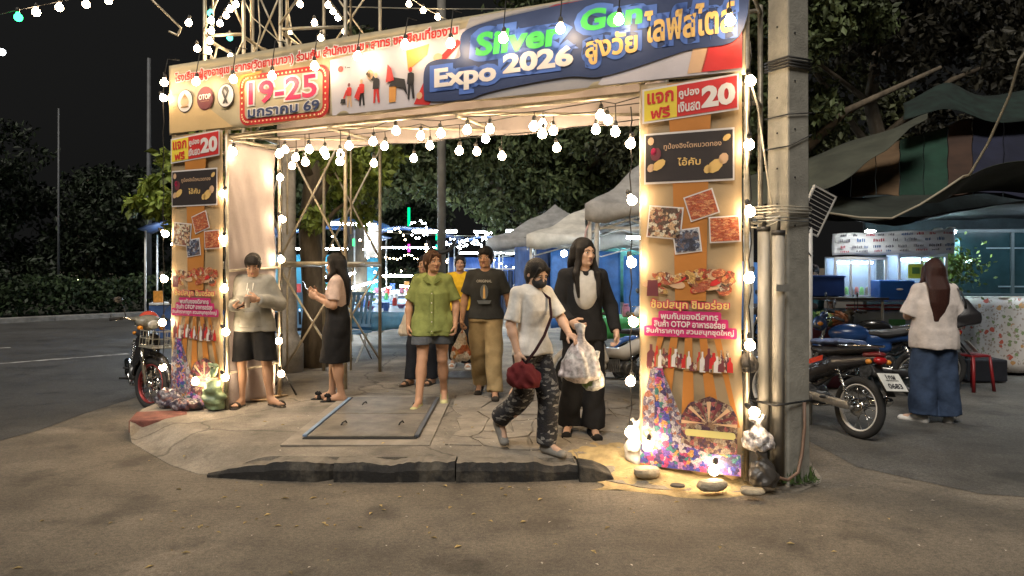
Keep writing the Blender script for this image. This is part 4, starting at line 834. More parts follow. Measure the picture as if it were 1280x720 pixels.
# stones, bags and litter at the right column foot
stone = mat('foot_stone', (.30, .26, .19), .9, var=.25, sc=12, bump=.6, bsc=50)
def rock(loc, s_, label, m=stone, seed=1, name='stone', flat=1.0, group=None):
    rr = random.Random(seed); mb = MB(); mb.sph((0, 0, 0), (s_[0], s_[1], s_[2]), 12, 8)
    mb.v = [(max(-s_[0]*.86, min(s_[0]*.86, x))*(1+rr.uniform(-.07, .07)), y*(1+rr.uniform(-.08, .08)), max(-s_[2]*.7, min(s_[2]*.62, z))*(1+rr.uniform(-.05, .05))) for x, y, z in mb.v]
    return tag(mb.build(name, m, None, False, bevel=.004, loc=(loc[0], loc[1], loc[2]+s_[2]*.62), rot=(0, 0, rr.uniform(-.3, .3))), label, 'stone', group)
rock(G2W(GL-.66, -.16, .055), (.11, .07, .055), 'pale flat stone at the left foot of the right column', seed=1)
rock(G2W(GL-.17, -.26, .05), (.12, .07, .05), 'rounded pale stone at the front of the right column foot', seed=2)
rock(G2W(GL-.40, -.30, .05), (.06, .04, .015), 'small dark broken tile before the right column', mat('dark_stone', (.07, .06, .05), .8), seed=3)
rock(G2W(GL+.10, -.24, .045), (.09, .05, .035), 'low pale stone between the right column and the conduits', seed=4)
rock((1.12, 6.0, .085), (.2, .12, .045), 'flat dark slab lying left of the right column', mat('dark_slab', (.09, .08, .065), .8, bump=.4), seed=6)
def bag(loc, s_, label, m, seed=0, name='plastic_bag', knot=True, cat='bag', drape=False):
    F = Field((-s_[0]*1.5, -s_[1]*1.5, -.01-(.03 if drape else 0)), (s_[0]*1.5, s_[1]*1.5, s_[2]*1.45), max(s_)/(30 if drape else 17))
    if drape:
        F.colm([(0, 0, 0, s_[0]*.62, s_[1]*.6), (s_[2]*.12, .0, 0, s_[0]*.98, s_[1]), (s_[2]*.45, .0, 0, s_[0]*.86, s_[1]*.85), (s_[2]*.8, s_[0]*.1, 0, s_[0]*.45, s_[1]*.4), (s_[2]*1.05, s_[0]*.15, 0, s_[0]*.22, s_[1]*.2), (s_[2]*1.3, s_[0]*.15, 0, s_[0]*.3, s_[1]*.12)], .02)
        F.folds(max(s_)*.045, seed, 4.5*.15/max(s_), .6); V, Q = F.mesh(); o = npmesh(name, V, Q, m); o.location = loc; return tag(o, label, cat)
    F.el((0, 0, s_[2]*.42), (s_[0], s_[1], s_[2]*.45), .02); F.el((s_[0]*.2, 0, s_[2]*.25), (s_[0]*.95, s_[1]*.9, s_[2]*.3), .04)
    if knot: F.rc((0, 0, s_[2]*.7), (0, 0, s_[2]*1.02), s_[0]*.38, s_[0]*.12, .03); F.rc((0, 0, s_[2]*1.02), (s_[0]*.35, 0, s_[2]*1.25), s_[0]*.12, s_[0]*.22, .01); F.rc((0, 0, s_[2]*1.02), (-s_[0]*.35, 0, s_[2]*1.22), s_[0]*.12, s_[0]*.2, .01)
    F.folds(max(s_)*.085, seed, 3.4*.15/max(s_), 2.5); V, Q = F.mesh(); o = npmesh(name, V, Q, m); o.location = loc; return tag(o, label, cat)
bagw = mat('white_plastic', (.62, .60, .56), .35, var=.1, sc=8, bump=.3, bsc=40); bagp = printm('patterned_plastic', [(.6, .58, .56), (.5, .46, .44), (.62, .6, .6), (.3, .28, .28)], 24, .5, .3)
bag(G2W(GL-.80, .05, .08), (.09, .07, .27), 'white knotted plastic bag leaning on the left side of the right column', bagw, 1)
bag(G2W(GL+.10, -.02, .30), (.10, .08, .18), 'crumpled white bag hanging low at the right edge of the right column', bagp, 2)
bag(G2W(GL+.14, -.05, .06), (.09, .08, .20), 'dark crumpled bag on the ground between right column and conduits', mat('dark_plastic', (.05, .045, .04), .4, bump=.4), 3)
bag(G2W(.66, -.06, .14), (.10, .08, .36), 'dull green plastic sheet bundled at the right foot of the left column', mat('green_plastic', (.17, .23, .13), .4, var=.3, sc=10, bump=.4), 4)
bag(G2W(.14, -.17, .14), (.13, .10, .22), 'dark purple wrapped bundle at the left foot of the left column', printm('wrapped_bundle', [(.07, .06, .09), (.15, .14, .16), (.04, .035, .05), (.28, .26, .28), (.12, .06, .06)], 22, .5, .35), 5, knot=False)
bag(G2W(.40, -.18, .14), (.15, .09, .13), 'low dark wrapped bundle at the middle of the left column foot', MATS['wrapped_bundle'], 6, knot=False)
bag(G2W(GL+.045, -.02, .85), (.05, .045, .16), 'small dark bag hanging halfway down the right edge of the right column', MATS['dark_plastic'], 9)
# cardboard bits beside the boy's feet
for k_, (x, y, a) in enumerate(((-2.78, 8.0, .4), (-2.62, 8.2, 1.2), (-2.9, 8.35, 2.0))): tag(MB().box((0, 0, 0), (.28, .12, .012), (.05, .1, a)).build('board_scrap', mat('board_scrap', (.28, .2, .12), .9, island=.3), None, loc=(x, y, .16)), ('board scrap nearest the boy at the foot of the white side cloth', 'middle board scrap behind the boy by the white side cloth', 'rear board scrap by the white side cloth')[k_], 'board scrap')
tag(MB().tube([(-2.72, 8.3, .15), (-2.55, 8.25, .42), (-2.42, 8.3, .15)], .012, 6).build('bent_rod', cable, None, True), 'dark bent rod standing on the pavement behind the boy', 'rod')

# ================================================================ PEOPLE
SK1 = skinm('tan', (.40, .235, .15)); SK2 = skinm('light', (.52, .33, .23)); SK3 = skinm('warm', (.44, .25, .155))
blk = cloth('black', (.014, .014, .015)); sandm = cloth('sandal_dark', (.035, .03, .025), bump=.1)
def PL(px, d, z=None): x = (px-640)/925*d; return (x, d, pav_z(x, d) if z is None else z)
def rel(root, p): bpy.context.view_layer.update(); return root.matrix_world @ Vector(p)
# 1 boy in grey hoodie
boy = person('boy in a grey hoodie and black shorts looking down at his cup', PL(317, 7.75), R(4), 1.60, SK1, hair='short', pitch=R(26), yaw=R(8), w=1.0,
  pose=dict(head=(.005, -.045, 1.515), elL=(-.265, .0, 1.10), wrL=(-.12, -.23, 1.09), elR=(.265, .0, 1.10), wrR=(.10, -.25, 1.16), hdL=(1, -.55, -.05), paL=(.3, .3, 1), cuL=.75, hdR=(-1, -.45, .15), paR=(.2, 1, .1), cuR=.9,
            hiL=(-.09, 0, .88), anL=(-.13, .0, .075), knL=(-.12, -.03, .48), toL=(-.15, -.15, .03), hiR=(.09, 0, .88), knR=(.14, -.02, .48), anR=(.17, .03, .075), toR=(.30, -.08, .03)),
  top=dict(name='hoodie', mat=cloth('grey_fleece', (.235, .23, .205), var=.16, sc=6), hem=.81, sleeve='long', ex=.045, hx=.195, hy=.145, fold=.012), bottom=dict(name='shorts', kind='shorts', hem=.50, kr=.115, ar=.11, ex=.028, mat=blk), feet=dict(kind='sandal', mat=sandm))
mb = MB(); mb.torus((0, .035, 1.37), .088, .032, 'z', 20, 8, ry=.028); mb.build('hood', MATS['cloth_grey_fleece'], boy, True)
MB().tube([(-.03, -.125, 1.33), (-.035, -.145, 1.24), (-.03, -.15, 1.18)], .004, 5).build('drawstring', bagw, boy, True); MB().tube([(.03, -.125, 1.33), (.03, -.145, 1.25), (.035, -.15, 1.2)], .004, 5).build('drawstring', bagw, boy, True)
F_ = Field((-.14, -.2, .86), (.14, -.08, 1.06), .008); F_.colm([(.87, 0, -.12, .125, .045), (1.03, 0, -.12, .085, .035)], .01); F_.folds(.004, 2); F_.build('front_pocket', MATS['cloth_grey_fleece'], boy)
c_ = rel(boy, (.01, -.285, 1.14)); cup = empty('drink_cup', c_, 0, 'clear drink cup held by the boy in the grey hoodie', 'cup'); MB().lathe([(0, -.06), (.026, -.06), (.036, .05), (.038, .052), (0, .055)], n=16).build('cup_body', mat('cup_plastic', (.55, .5, .45), .15, alpha=.7), cup, True); MB().tube([(0, 0, .05), (.015, 0, .13)], .004, 6).build('straw', white, cup)
c_ = rel(boy, (-.03, -.27, 1.10)); tag(MB().box((0, 0, 0), (.075, .15, .01), (R(25), 0, R(-65))).build('phone', mat('phone_black', (.02, .02, .022), .25), None, bevel=.003, loc=c_), 'black phone in the hand of the boy in the grey hoodie', 'phone')
# 2 girl on her phone by the scaffold, in profile
g2 = person('girl in a pale pink crop top and black skirt reading her phone', PL(421, 8.05), R(-82), 1.59, SK1, hair='long', pitch=R(10), yaw=R(0), w=.9,
  pose=dict(elL=(-.20, -.03, 1.08), wrL=(-.11, -.24, 1.20), elR=(.20, -.02, 1.08), wrR=(.10, -.22, 1.17), hdL=(.35, -.8, .5), paL=(.9, .2, .2), cuL=.9, hdR=(-.4, -.8, .5), paR=(-.9, .2, .2), cuR=.8, hair_len=1.12, hair_y=.095, anL=(-.07, -.06, .075), toL=(-.08, -.22, .03), knL=(-.08, -.04, .48), anR=(.07, .06, .075), toR=(.08, -.1, .03)),
  top=dict(name='crop_top', mat=cloth('pale_pink', (.50, .38, .33)), hem=1.06, sleeve='short', ex=.02, hx=.145, hy=.115, fold=.007), bottom=dict(name='skirt', kind='skirt', hem=.44, waist=1.09, rx=.19, ry=.165, mat=blk, fold=.008), feet=dict(kind='sandal', mat=blk))
for sx in (-1, 1):
    k_ = MB(); an = g2.children and (0, 0, 0); p0 = (-.08, -.21, .05) if sx < 0 else (.08, -.09, .05)
    for a in range(5): k_.sph((p0[0]+.02*math.cos(a*1.3), p0[1]+.02*math.sin(a*1.3), p0[2]+.02), (.028, .014, .022), 8, 5, (a, a*.6, a*1.3))
    k_.build('sandal_bow', blk, g2, True)
c_ = rel(g2, (-.0, -.34, 1.27)); tag(MB().box((0, 0, 0), (.012, .078, .155), (R(0), R(-25), R(8))).build('phone', MATS['phone_black'], None, bevel=.003, loc=c_), 'phone held up by the girl in the black skirt', 'phone')
# 3 woman in green shirt
grn = cloth('green_linen', (.20, .235, .075), var=.14)
w3 = person('woman in a loose green button shirt and denim shorts walking out of the market', PL(541, 7.85), R(2), 1.62, SK3, hair='pony', hairm=mat('brown_hair', (.065, .03, .015), .5, spec=.25, var=.5, sc=10, wave=(60, 60, 4), bump=.5, bsc=14), yaw=R(34), pitch=R(2), w=1.04,
  pose=dict(elL=(-.255, .02, 1.08), wrL=(-.26, -.03, .85), elR=(.25, .01, 1.08), wrR=(.245, -.08, .86), cuL=.9, cuR=.9, hiL=(-.095, 0, .88), knL=(-.105, -.12, .50), anL=(-.13, -.26, .075), toL=(-.16, -.40, .035), hiR=(.095, 0, .88), knR=(.10, .03, .48), anR=(.11, .16, .11), toR=(.12, .02, .035)),
  top=dict(name='shirt', mat=grn, hem=.745, sleeve='short', sl=.86, ex=.022, hx=.195, hy=.145, fold=.012), bottom=dict(name='denim_shorts', kind='shorts', hem=.655, kr=.12, ar=.11, ex=.03, mat=cloth('grey_denim', (.075, .085, .10))), feet=dict(kind='flat', mat=cloth('pale_clog', (.45, .43, .22), bump=.05)))
mb = MB()
for sx in (-1, 1): mb._add([(sx*.012, -.128, 1.30), (sx*.052, -.118, 1.40), (sx*.105, -.10, 1.355), (sx*.055, -.142, 1.315)], [(0, 1, 2, 3)])
mb.build('collar', grn, w3, solid=.008)
MB().box((0, -.163, 1.0), (.03, .006, .46), (R(-2), 0, 0)).build('button_band', grn, w3, bevel=.002)
for k_ in range(5): MB().sph((0, -.172, 1.2-.1*k_), (.006, .003, .006), 8, 5).build('button', white, w3, True)
# 4 man in graphic tee
w4 = person('man in a dark graphic T-shirt and khaki trousers walking beside the green-shirted woman', PL(607, 8.35), R(-4), 1.67, SK3, hair='short', yaw=R(-8), pitch=R(5), w=.98,
  pose=dict(elL=(-.235, .02, 1.08), wrL=(-.255, -.08, .85), elR=(.25, .03, 1.08), wrR=(.30, .03, .86), cuL=1.1, cuR=.5, paL=(1, 0, 0), hiL=(-.085, 0, .88), knL=(-.09, .02, .48), anL=(-.085, .20, .12), toL=(-.09, .06, .04), hiR=(.085, 0, .88), knR=(.10, -.13, .50), anR=(.12, -.2, .085), toR=(.14, -.35, .045)),
  top=dict(name='graphic_tshirt', mat=cloth('charcoal', (.045, .048, .05)), hem=.86, sleeve='short', ex=.02, hx=.178, hy=.13, fold=.009), bottom=dict(name='khaki_trousers', kind='pants', hem=.08, kr=.092, ar=.082, ex=.014, mat=cloth('khaki', (.36, .27, .14)), fold=.012), feet=dict(kind='flat', mat=sandm))
lettering('ORIGINAL', (0, 1.28), .17, .03, mat('print_pale', (.42, .42, .4)), w4, -.150, offset=.02, name='chest_print')
def patch(par, P_, y, m, nm): mb = MB(); mb._add([(a, y, b) for a, b in P_], [tuple(range(len(P_)))]); return mb.build(nm, m, par)
patch(w4, ellp((0, 1.16), .045, .085, 14), -.1585, mat('print_smoke', (.13, .15, .17), .8), 'chest_print'); patch(w4, [(-.012, 1.09), (.014, 1.09), (.01, 1.19), (0, 1.24), (-.01, 1.19)], -.1605, gold, 'chest_print'); patch(w4, [(-.06, 1.03), (.06, 1.03), (.08, 1.07), (-.08, 1.07)], -.157, MATS['print_smoke'], 'chest_print')
for sx in (-1, 1):
    g_ = MB().torus((sx*.031, -.095, 1.545), .021, .0022, 'y', 16, 5).build('glasses', dark, w4, True)
b_ = rel(w4, (-.265, -.12, .42)); 
bag((b_.x, b_.y, b_.z-.02), (.10, .065, .33), drape=True, label='clear shopping bag of orange food hanging from the hand of the man in khaki trousers', m=printm('food_bag', [(.55, .45, .35), (.5, .25, .08), (.62, .58, .52), (.55, .5, .45), (.4, .12, .05)], 12, .5, .3), seed=2)
# 5 woman in yellow behind them
person('woman in a yellow top and black trousers walking behind the couple', PL(575, 10.7), R(3), 1.60, SK3, hair='pony', yaw=R(0), w=1.0, res=.014, pose=dict(elL=(-.225, .02, 1.08), hiL=(-.085, 0, .88), knL=(-.09, -.1, .5), anL=(-.09, .1, .12), toR=(.12, -.26, .035), anR=(.1, -.12, .075), knR=(.1, -.1, .5)),
  top=dict(name='yellow_top', mat=cloth('yellow', (.60, .36, .02)), hem=.84, sleeve='short', ex=.02, hx=.18, hy=.13), bottom=dict(name='black_trousers', kind='pants', hem=.1, mat=blk), feet=dict(kind='sandal', mat=bagw))
# 10 someone in dark clothes almost hidden behind the green shirt
hp_ = person('person in dark clothes half hidden behind the green-shirted woman', PL(531, 9.2), R(-25), 1.58, SK1, hair='pony', yaw=R(20), w=.95, res=.014, pose=dict(knL=(-.1, -.12, .5), anL=(-.11, -.16, .075), toL=(-.12, -.3, .03)),
  top=dict(name='dark_top', mat=blk, hem=.84, sleeve='short', ex=.02), bottom=dict(name='dark_trousers', kind='pants', hem=.22, mat=cloth('dark_navy', (.02, .024, .035))), feet=dict(kind='sandal', mat=sandm))
b_ = rel(hp_, (-.24, -.1, .62)); bag(tuple(b_), (.075, .05, .26), drape=True, label='white bag carried by the person behind the green shirt', m=bagw, seed=5)
# 6 masked girl stepping off the kerb
patt = printm('patterned_cotton', [(.015, .015, .02), (.02, .02, .025), (.10, .10, .10), (.015, .015, .018), (.02, .02, .022), (.22, .21, .19), (.018, .018, .02)], 34, .15, .9, stretch=(.8, .8, 1.5))
w6 = person('masked girl in a white T-shirt and patterned dark trousers stepping down the kerb', (.16, 5.80, .14), R(38), 1.54, SK2, hair='pony', yaw=R(0), pitch=R(24), w=.82,
  pose=dict(head=(0, -.06, 1.50), fr=-.025, elL=(-.215, .02, 1.08), wrL=(-.20, -.05, .86), elR=(.235, -.10, 1.12), wrR=(.17, -.28, 1.00), hdR=(-.1, -1, -.25), paR=(0, 0, -1), cuR=.8, cuL=1.0, hiL=(-.08, 0, .88), knL=(-.09, .01, .49), anL=(-.11, .30, .26), toL=(-.11, .25, .10), hiR=(.08, 0, .88), knR=(.09, -.10, .49), anR=(.10, -.07, .085), toR=(.10, -.22, .04)),
  top=dict(name='white_tshirt', mat=cloth('white', (.60, .58, .54)), hem=.83, sleeve='short', sl=.86, ex=.014, hx=.18, hy=.135, fold=.011), bottom=dict(name='patterned_trousers', kind='pants', hem=.1, kr=.088, ar=.082, ex=.018, mat=patt, fold=.01), feet=dict(kind='shoe', mat=cloth('canvas_shoe', (.20, .19, .17), bump=.1)))
RM6 = rotm(0, R(24)); F_ = Field((-.1, -.22, 1.36), (.1, .02, 1.54), .006); hc6 = np.array((0, -.06, 1.50)); F_.el(RM6@np.array((0, -.052, -.048))+hc6, (.066, .062, .052), .01, R3=RM6); F_.build('face_mask', mat('black_mask', (.02, .02, .022), .8), w6)
strap = MB().tube([(-.05, -.03, 1.42), (.07, -.14, 1.3), (.05, -.185, 1.15), (-.04, -.20, 1.0), (-.12, -.18, .88), (-.19, -.12, .76)], .013, 6).build('bag_strap', cloth('strap_maroon', (.03, .012, .015)), w6, True)
b_ = rel(w6, (-.2, -.12, .58)); o_ = bag(tuple(b_), (.115, .055, .22), 'maroon shoulder bag at the hip of the masked girl', cloth('maroon_leather', (.10, .014, .016), bump=.15), 6, 'shoulder_bag', knot=False)
b_ = rel(w6, (.17, -.36, .76)); bag((b_.x+.02, b_.y, b_.z-.12), (.155, .10, .33), 'white crumpled plastic bag held out by the masked girl', printm('pinkish_plastic', [(.52, .47, .45), (.47, .41, .40), (.52, .5, .48)], 10, .4, .3), 7, drape=True)
b_ = rel(w6, (.19, -.38, .58)); bag((b_.x+.10, b_.y+.03, b_.z-.02), (.085, .06, .22), drape=True, label= 'small clear bag of greens beside the white bag of the masked girl', m=printm('greens_bag', [(.42, .42, .4), (.2, .3, .1), (.5, .5, .47), (.42, .42, .4)], 14, .4, .3), seed=8)
# 7 woman in black
w7 = person('tall woman in a black cardigan over a white top with long black hair looking aside', PL(729, 6.45), R(12), 1.70, SK2, hair='long_front', yaw=R(24), pitch=R(4), w=.92,
  pose=dict(elL=(-.24, -.02, 1.09), wrL=(-.16, -.2, .96), hdL=(.5, -.7, -.3), cuL=.9, elR=(.255, .04, 1.08), wrR=(.26, -.10, .87), cuR=.8, strands=(-1, 1), anR=(.08, -.02, .07), toR=(.06, -.18, .03), anL=(-.1, .1, .07), toL=(-.16, -.05, .03), hair_len=1.1),
  top=dict(name='black_cardigan', mat=blk, hem=.80, sleeve='long', ex=.016, hx=.19, hy=.14, fold=.013), bottom=dict(name='wide_black_trousers', kind='pants', hem=.06, kr=.082, ar=.100, ex=.010, mat=blk, fold=.012), feet=dict(kind='flat', mat=blk))
F_ = Field((-.16, -.21, 1.02), (.14, -.02, 1.42), .009); F_.el((-.01, -.10, 1.20), (.105, .055, .14), .02); F_.rc((-.06, -.08, 1.28), (-.05, -.06, 1.36), .04, .03, .04); F_.rc((.05, -.08, 1.28), (.05, -.06, 1.36), .04, .03, .04); F_.folds(.004, 2, 1.5, .8); F_.build('white_top', cloth('soft_white', (.42, .41, .39)), w7)
# 8 woman seen from behind on the right
w8 = person('long haired woman seen from behind in a white T-shirt and wide blue jeans', PL(1168, 7.6, .0), R(176), 1.66, SK2, hair='long', hairm=mat('auburn_hair', (.04, .014, .010), .45, spec=.3, var=.6, sc=10, wave=(60, 60, 4), bump=.5, bsc=14), yaw=R(0), pitch=R(3), w=1.1,
  pose=dict(elL=(-.235, .0, 1.09), wrL=(-.15, -.2, 1.02), elR=(.25, -.02, 1.09), wrR=(.17, -.22, 1.05), hdL=(.5, -1, .2), hdR=(-.5, -1, .2), cuL=.8, cuR=.8, hair_len=1.08, hair_x=.02, hair_y=.115, anL=(-.12, .02, .075), toL=(-.22, -.12, .03), anR=(.12, .02, .075), toR=(.24, -.10, .03)),
  top=dict(name='white_tshirt', mat=cloth('cream_white', (.58, .52, .48)), hem=.755, sleeve='short', sl=1.0, ex=.04, hx=.205, hy=.155, fold=.014), bottom=dict(name='wide_jeans', kind='pants', hem=.06, kr=.13, ar=.13, ex=.02, mat=cloth('blue_denim', (.035, .055, .10), var=.25, sc=6), fold=.011), feet=dict(kind='shoe', mat=bagw))
sb = MB(); b_ = rel(w8, (-.27, .06, .98)); F_ = Field((-.08, -.2, -.02), (.08, .2, .32), .009); F_.colm([(0, 0, 0, .05, .15), (.1, 0, 0, .06, .17), (.27, 0, 0, .03, .09)], .02); F_.folds(.006, 3); V_, Q_ = F_.mesh(); o_ = npmesh('shoulder_bag', V_, Q_, mat('black_leather', (.015, .014, .016), .4, bump=.2)); o_.location = (b_.x, b_.y, b_.z); o_.rotation_euler = (R(-14), R(10), R(70)); tag(o_, 'black shoulder bag hanging behind the woman in the white T-shirt and jeans', 'bag')
MB().tube([(-.15, .02, 1.415), (-.215, .09, 1.33), (-.26, .1, 1.22), (-.27, .08, 1.16)], .009, 6).build('bag_strap', MATS['black_leather'], w8, True)

# ================================================================ MOTORCYCLES
rub = mat('tyre_rubber', (.018, .018, .018), .85, bump=.3, bsc=80); alu = mat('cast_alloy', (.45, .44, .42), .35, metal=.8, var=.2, sc=20); chrome = mat('chrome', (.6, .6, .58), .15, metal=1); plastic = mat('black_plastic', (.02, .02, .022), .4, var=.2); vinyl = mat('seat_vinyl', (.02, .02, .024), .5, bump=.15, bsc=120)
def motorcycle(label, loc, heading, body, accent, rimm=alu, steer=0, basket=False, plate=None, tank=False, lean=-6, seatm=vinyl, lights=True, plain=False, helmet=False, fair=None):
    """x forward, y left; wheels touch z=0"""
    R_ = empty('motorcycle', loc, heading, label, 'motorcycle'); R_.rotation_euler = (R(lean), 0, heading)
    wb = .62; wr_ = .285
    def wheel(x, par, st=0):
        w = MB().torus((0, 0, 0), wr_-.035, .038, 'y', 32, 10, ry=.034).build('tyre', rub, None, True); 
        wh = bpy.data.objects.new('wheel', None); COL.objects.link(wh); wh.parent = par; wh.location = (x, 0, wr_); wh.rotation_euler = (0, 0, st)
        w.parent = wh; w.name = 'tyre'
        MB().torus((0, 0, 0), wr_-.072, .011, 'y', 32, 8, ry=.026).build('rim', rimm, wh, True)
        mb = MB().lathe([(0, -.05), (.035, -.05), (.035, .05), (0, .05)], n=14, axis='y')
        for k in range(14): a = 2*math.pi*k/14; a2 = a+.5*(-1)**k; sd = .03*(-1)**k; mb.tube([(.03*math.cos(a2), sd, .03*math.sin(a2)), ((wr_-.075)*math.cos(a), 0, (wr_-.075)*math.sin(a))], .0035, 4)
        mb.lathe([(.035, .03), (.08, .03), (.08, .036), (.035, .036)], n=16, axis='y'); mb.build('hub_and_spokes', chrome, wh, True); return wh
    wheel(-wb, R_)
    st = bpy.data.objects.new('steering', None); COL.objects.link(st); st.parent = R_; st.location = (wb-.12, 0, .0); st.rotation_euler = (0, 0, steer)
    o = .12; fork = MB()
    for sy in (-1, 1): fork.tube([(o, .075*sy, wr_), (-.03, .075*sy, .70)], .018, 10); fork.tube([(o-.04, .075*sy, .40), (-.03, .075*sy, .70)], .024, 10)
    fork.tube([(-.03, -.08, .70), (-.03, .08, .70)], .02, 8); fork.tube([(-.03, 0, .70), (-.09, 0, .92)], .025, 8)
    frk = fork.build('fork', chrome, st, True)
    w2 = wheel(0, st); w2.location = (o, 0, wr_)
    F = Field((-.25, -.1, .3), (.5, .1, .66), .012); 
    for k in range(9): a = R(10+k*17); F.rc((o+(wr_+.03)*math.cos(a), 0, wr_+(wr_+.03)*math.sin(a)), (o+(wr_+.03)*math.cos(a+R(17)), 0, wr_+(wr_+.03)*math.sin(a+R(17))), .05, .05, .01, flat=(1, 1, 1))
    F.put(lambda X, Y, Z: np.sqrt((X-o)**2+(Z-wr_)**2)+0*Y-(wr_+.022), (-.3, -.1, -.1), (.6, .1, .6), .004, sub=True); F.above(.33); F.build('front_fender', body, st)
    # handlebar, headlight, mirrors
    hb = MB().tube([(-.2, -.34, .98), (-.12, -.22, 1.0), (-.07, 0, .93), (-.12, .22, 1.0), (-.2, .34, .98)], .011, 8).build('handlebar', chrome, st, True)
    for sy in (-1, 1):
        MB().tube([(-.22, .355*sy, .975), (-.14, .25*sy, .995)], .018, 10).build('grip', rub, hb, True); MB().tube([(-.1, .3*sy, .99), (-.06, .38*sy, .975)], .005, 5).build('lever', chrome, hb, True)
        m_ = MB().tube([(-.13, .22*sy, 1.0), (-.13, .26*sy, 1.12), (-.12, .31*sy, 1.17)], .005, 6); m_.sph((-.12, .34*sy, 1.2), (.014, .058, .036), 12, 8); m_.build('mirror', plastic, st, True)
    F = Field((-.25, -.2, .75), (.16, .2, 1.08), .011)
    if basket or not tank: F.el((-.04, 0, .96), (.11, .145, .085), .02).el((-.12, 0, .99), (.08, .19, .035), .02)
    else: F.el((-.0, 0, .88), (.085, .095, .095), .02).el((-.05, 0, .99), (.05, .07, .04), .02)
    F.build('headlight_cowl', accent, st)
    MB().sph((.055, 0, .945 if not tank else .88), (.022, .075, .052), 14, 8).build('headlight', mat('lamp_glass', (.5, .5, .48), .1, spec=.8), st, True)
    for sy in (-1, 1): MB().sph((.01, .135*sy, .90), (.035, .028, .026), 10, 7).build('indicator', mat('amber_lens', (.6, .22, .02), .25), st, True)
    if basket: 
        bk = MB()
        for z in (.72, .80, .88): bk.tube([(.05, -.15, z), (.28, -.15, z), (.28, .15, z), (.05, .15, z)], .006, 5)
        for k in range(5): bk.tube([(.28, -.15+.075*k, .70), (.28, -.15+.075*k, .89)], .004, 4); bk.tube([(.05+.055*k, -.15, .70), (.05+.055*k, -.15, .89)], .004, 4); bk.tube([(.05+.055*k, .15, .70), (.05+.055*k, .15, .89)], .004, 4)
        bk.box((.165, 0, .70), (.24, .31, .01)); bk.build('basket', mat('basket_wire', (.4, .39, .33), .4, metal=.6), st)
    # body
    F = Field((-.95, -.2, .25), (.62, .2, .95), .013)
    if tank: F.el((.16, 0, .76), (.24, .135, .12), .03).rc((-.1, 0, .70), (-.62, 0, .76), .09, .065, .04, flat=(1, 1, .9)).rc((.1, 0, .62), (-.25, 0, .6), .06, .08, .04)
    else: F.rc((.38, 0, .78), (.30, 0, .45), .05, .06, .03, flat=(.7, 2.4, 1)).rc((.34, 0, .55), (.0, 0, .50), .06, .07, .05).rc((.0, 0, .52), (-.35, 0, .66), .08, .10, .05, flat=(1, 1.1, 1)).rc((-.35, 0, .66), (-.78, 0, .76), .105, .05, .04, flat=(1, 1, .8))
    bd = F.build('body_panels', body, R_)
    F = Field((-.85, -.18, .62), (.15, .18, .95), .012); F.rc((.02, 0, .775), (-.25, 0, .765), .05, .09, .02, flat=(1, 1.05, .55)).rc((-.25, 0, .765), (-.70, 0, .835), .10, .075, .03, flat=(1, 1.2, .5)); F.build('seat', seatm, R_)
    F = Field((-.95, -.12, .68), (-.6, .12, .86), .011); F.rc((-.70, 0, .785), (-.83, 0, .80), .055, .035, .02, flat=(1, 1.4, .7)); F.build('tail_cowl', accent, R_)
    MB().sph((-.82, 0, .745), (.05, .07, .04), 12, 8).build('tail_light', mat('red_lens', (.30, .01, .012), .2), R_, True)
    for sy in (-1, 1): MB().sph((-.80, .12*sy, .73), (.03, .026, .024), 10, 7).build('indicator', MATS['amber_lens'], R_, True)
    MB().tube([(-.45, -.13, .84), (-.75, -.12, .87), (-.83, 0, .875), (-.75, .12, .87), (-.45, .13, .84)], .010, 8).build('grab_rail', chrome, R_, True)
    # mudguard and plate
    mb = MB(); mb.sheet(lambda a, b: (-.78-.18*a, -.05+.1*b, .70-.26*a), 4, 2); mb.build('rear_mudguard', plastic, R_, solid=.01)
    pl = MB().box((0, 0, 0), (.006, .26, .185), (0, 0, 0)).build('licence_plate', mat('plate_white', (.62, .62, .58), .5), R_, bevel=.003); pl.location = (-.965, 0, .57); pl.rotation_euler = (0, R(40), 0)
    if plate:
        for body_, z, w_, h_ in plate:
            t = lettering(body_, (0, 0), w_, h_, black, pl, 0, offset=.03); t.rotation_euler = (0, 0, R(-90)); t.location = (-.0055, 0, z)
    # engine
    F = Field((-.2, -.17, .18), (.32, .17, .52), .012); F.rc((.0, -.11, .33), (.0, .11, .33), .095, .095, .02).rc((.05, 0, .35), (.25, 0, .38), .065, .055, .02); F.rc((-.12, -.08, .3), (-.12, .08, .3), .06, .06, .02); F.build('engine', mat('engine_metal', (.12, .12, .12), .45, metal=.7, var=.4, sc=25, bump=.3), R_)
    fins = MB(); [fins.box((.12+.028*k, 0, .375), (.010, .15, .15)) for k in range(6)]; fins.build('cylinder_fins', alu, R_)
    ex = MB().tube([(.24, -.06, .33), (.24, -.1, .22), (.05, -.13, .2), (-.2, -.15, .25)], .017, 10).tube([(-.2, -.15, .25), (-.28, -.155, .27), (-.78, -.165, .37), (-.82, -.165, .38)], [.02, .042, .046, .03], 14).build('exhaust', chrome, R_, True)
    sw = MB().tube([(-.12, .1, .32), (-wb, .09, wr_)], .02, 8).tube([(-.12, -.1, .32), (-wb, -.09, wr_)], .02, 8).build('swingarm', alu, R_, True)
    F = Field((-.75, .07, .2), (0, .15, .42), .012); F.rc((-.1, .11, .32), (-.58, .11, .30), .042, .046, .02, flat=(1, .35, 1)); F.build('chain_cover', alu if rimm is not alu else plastic, R_)
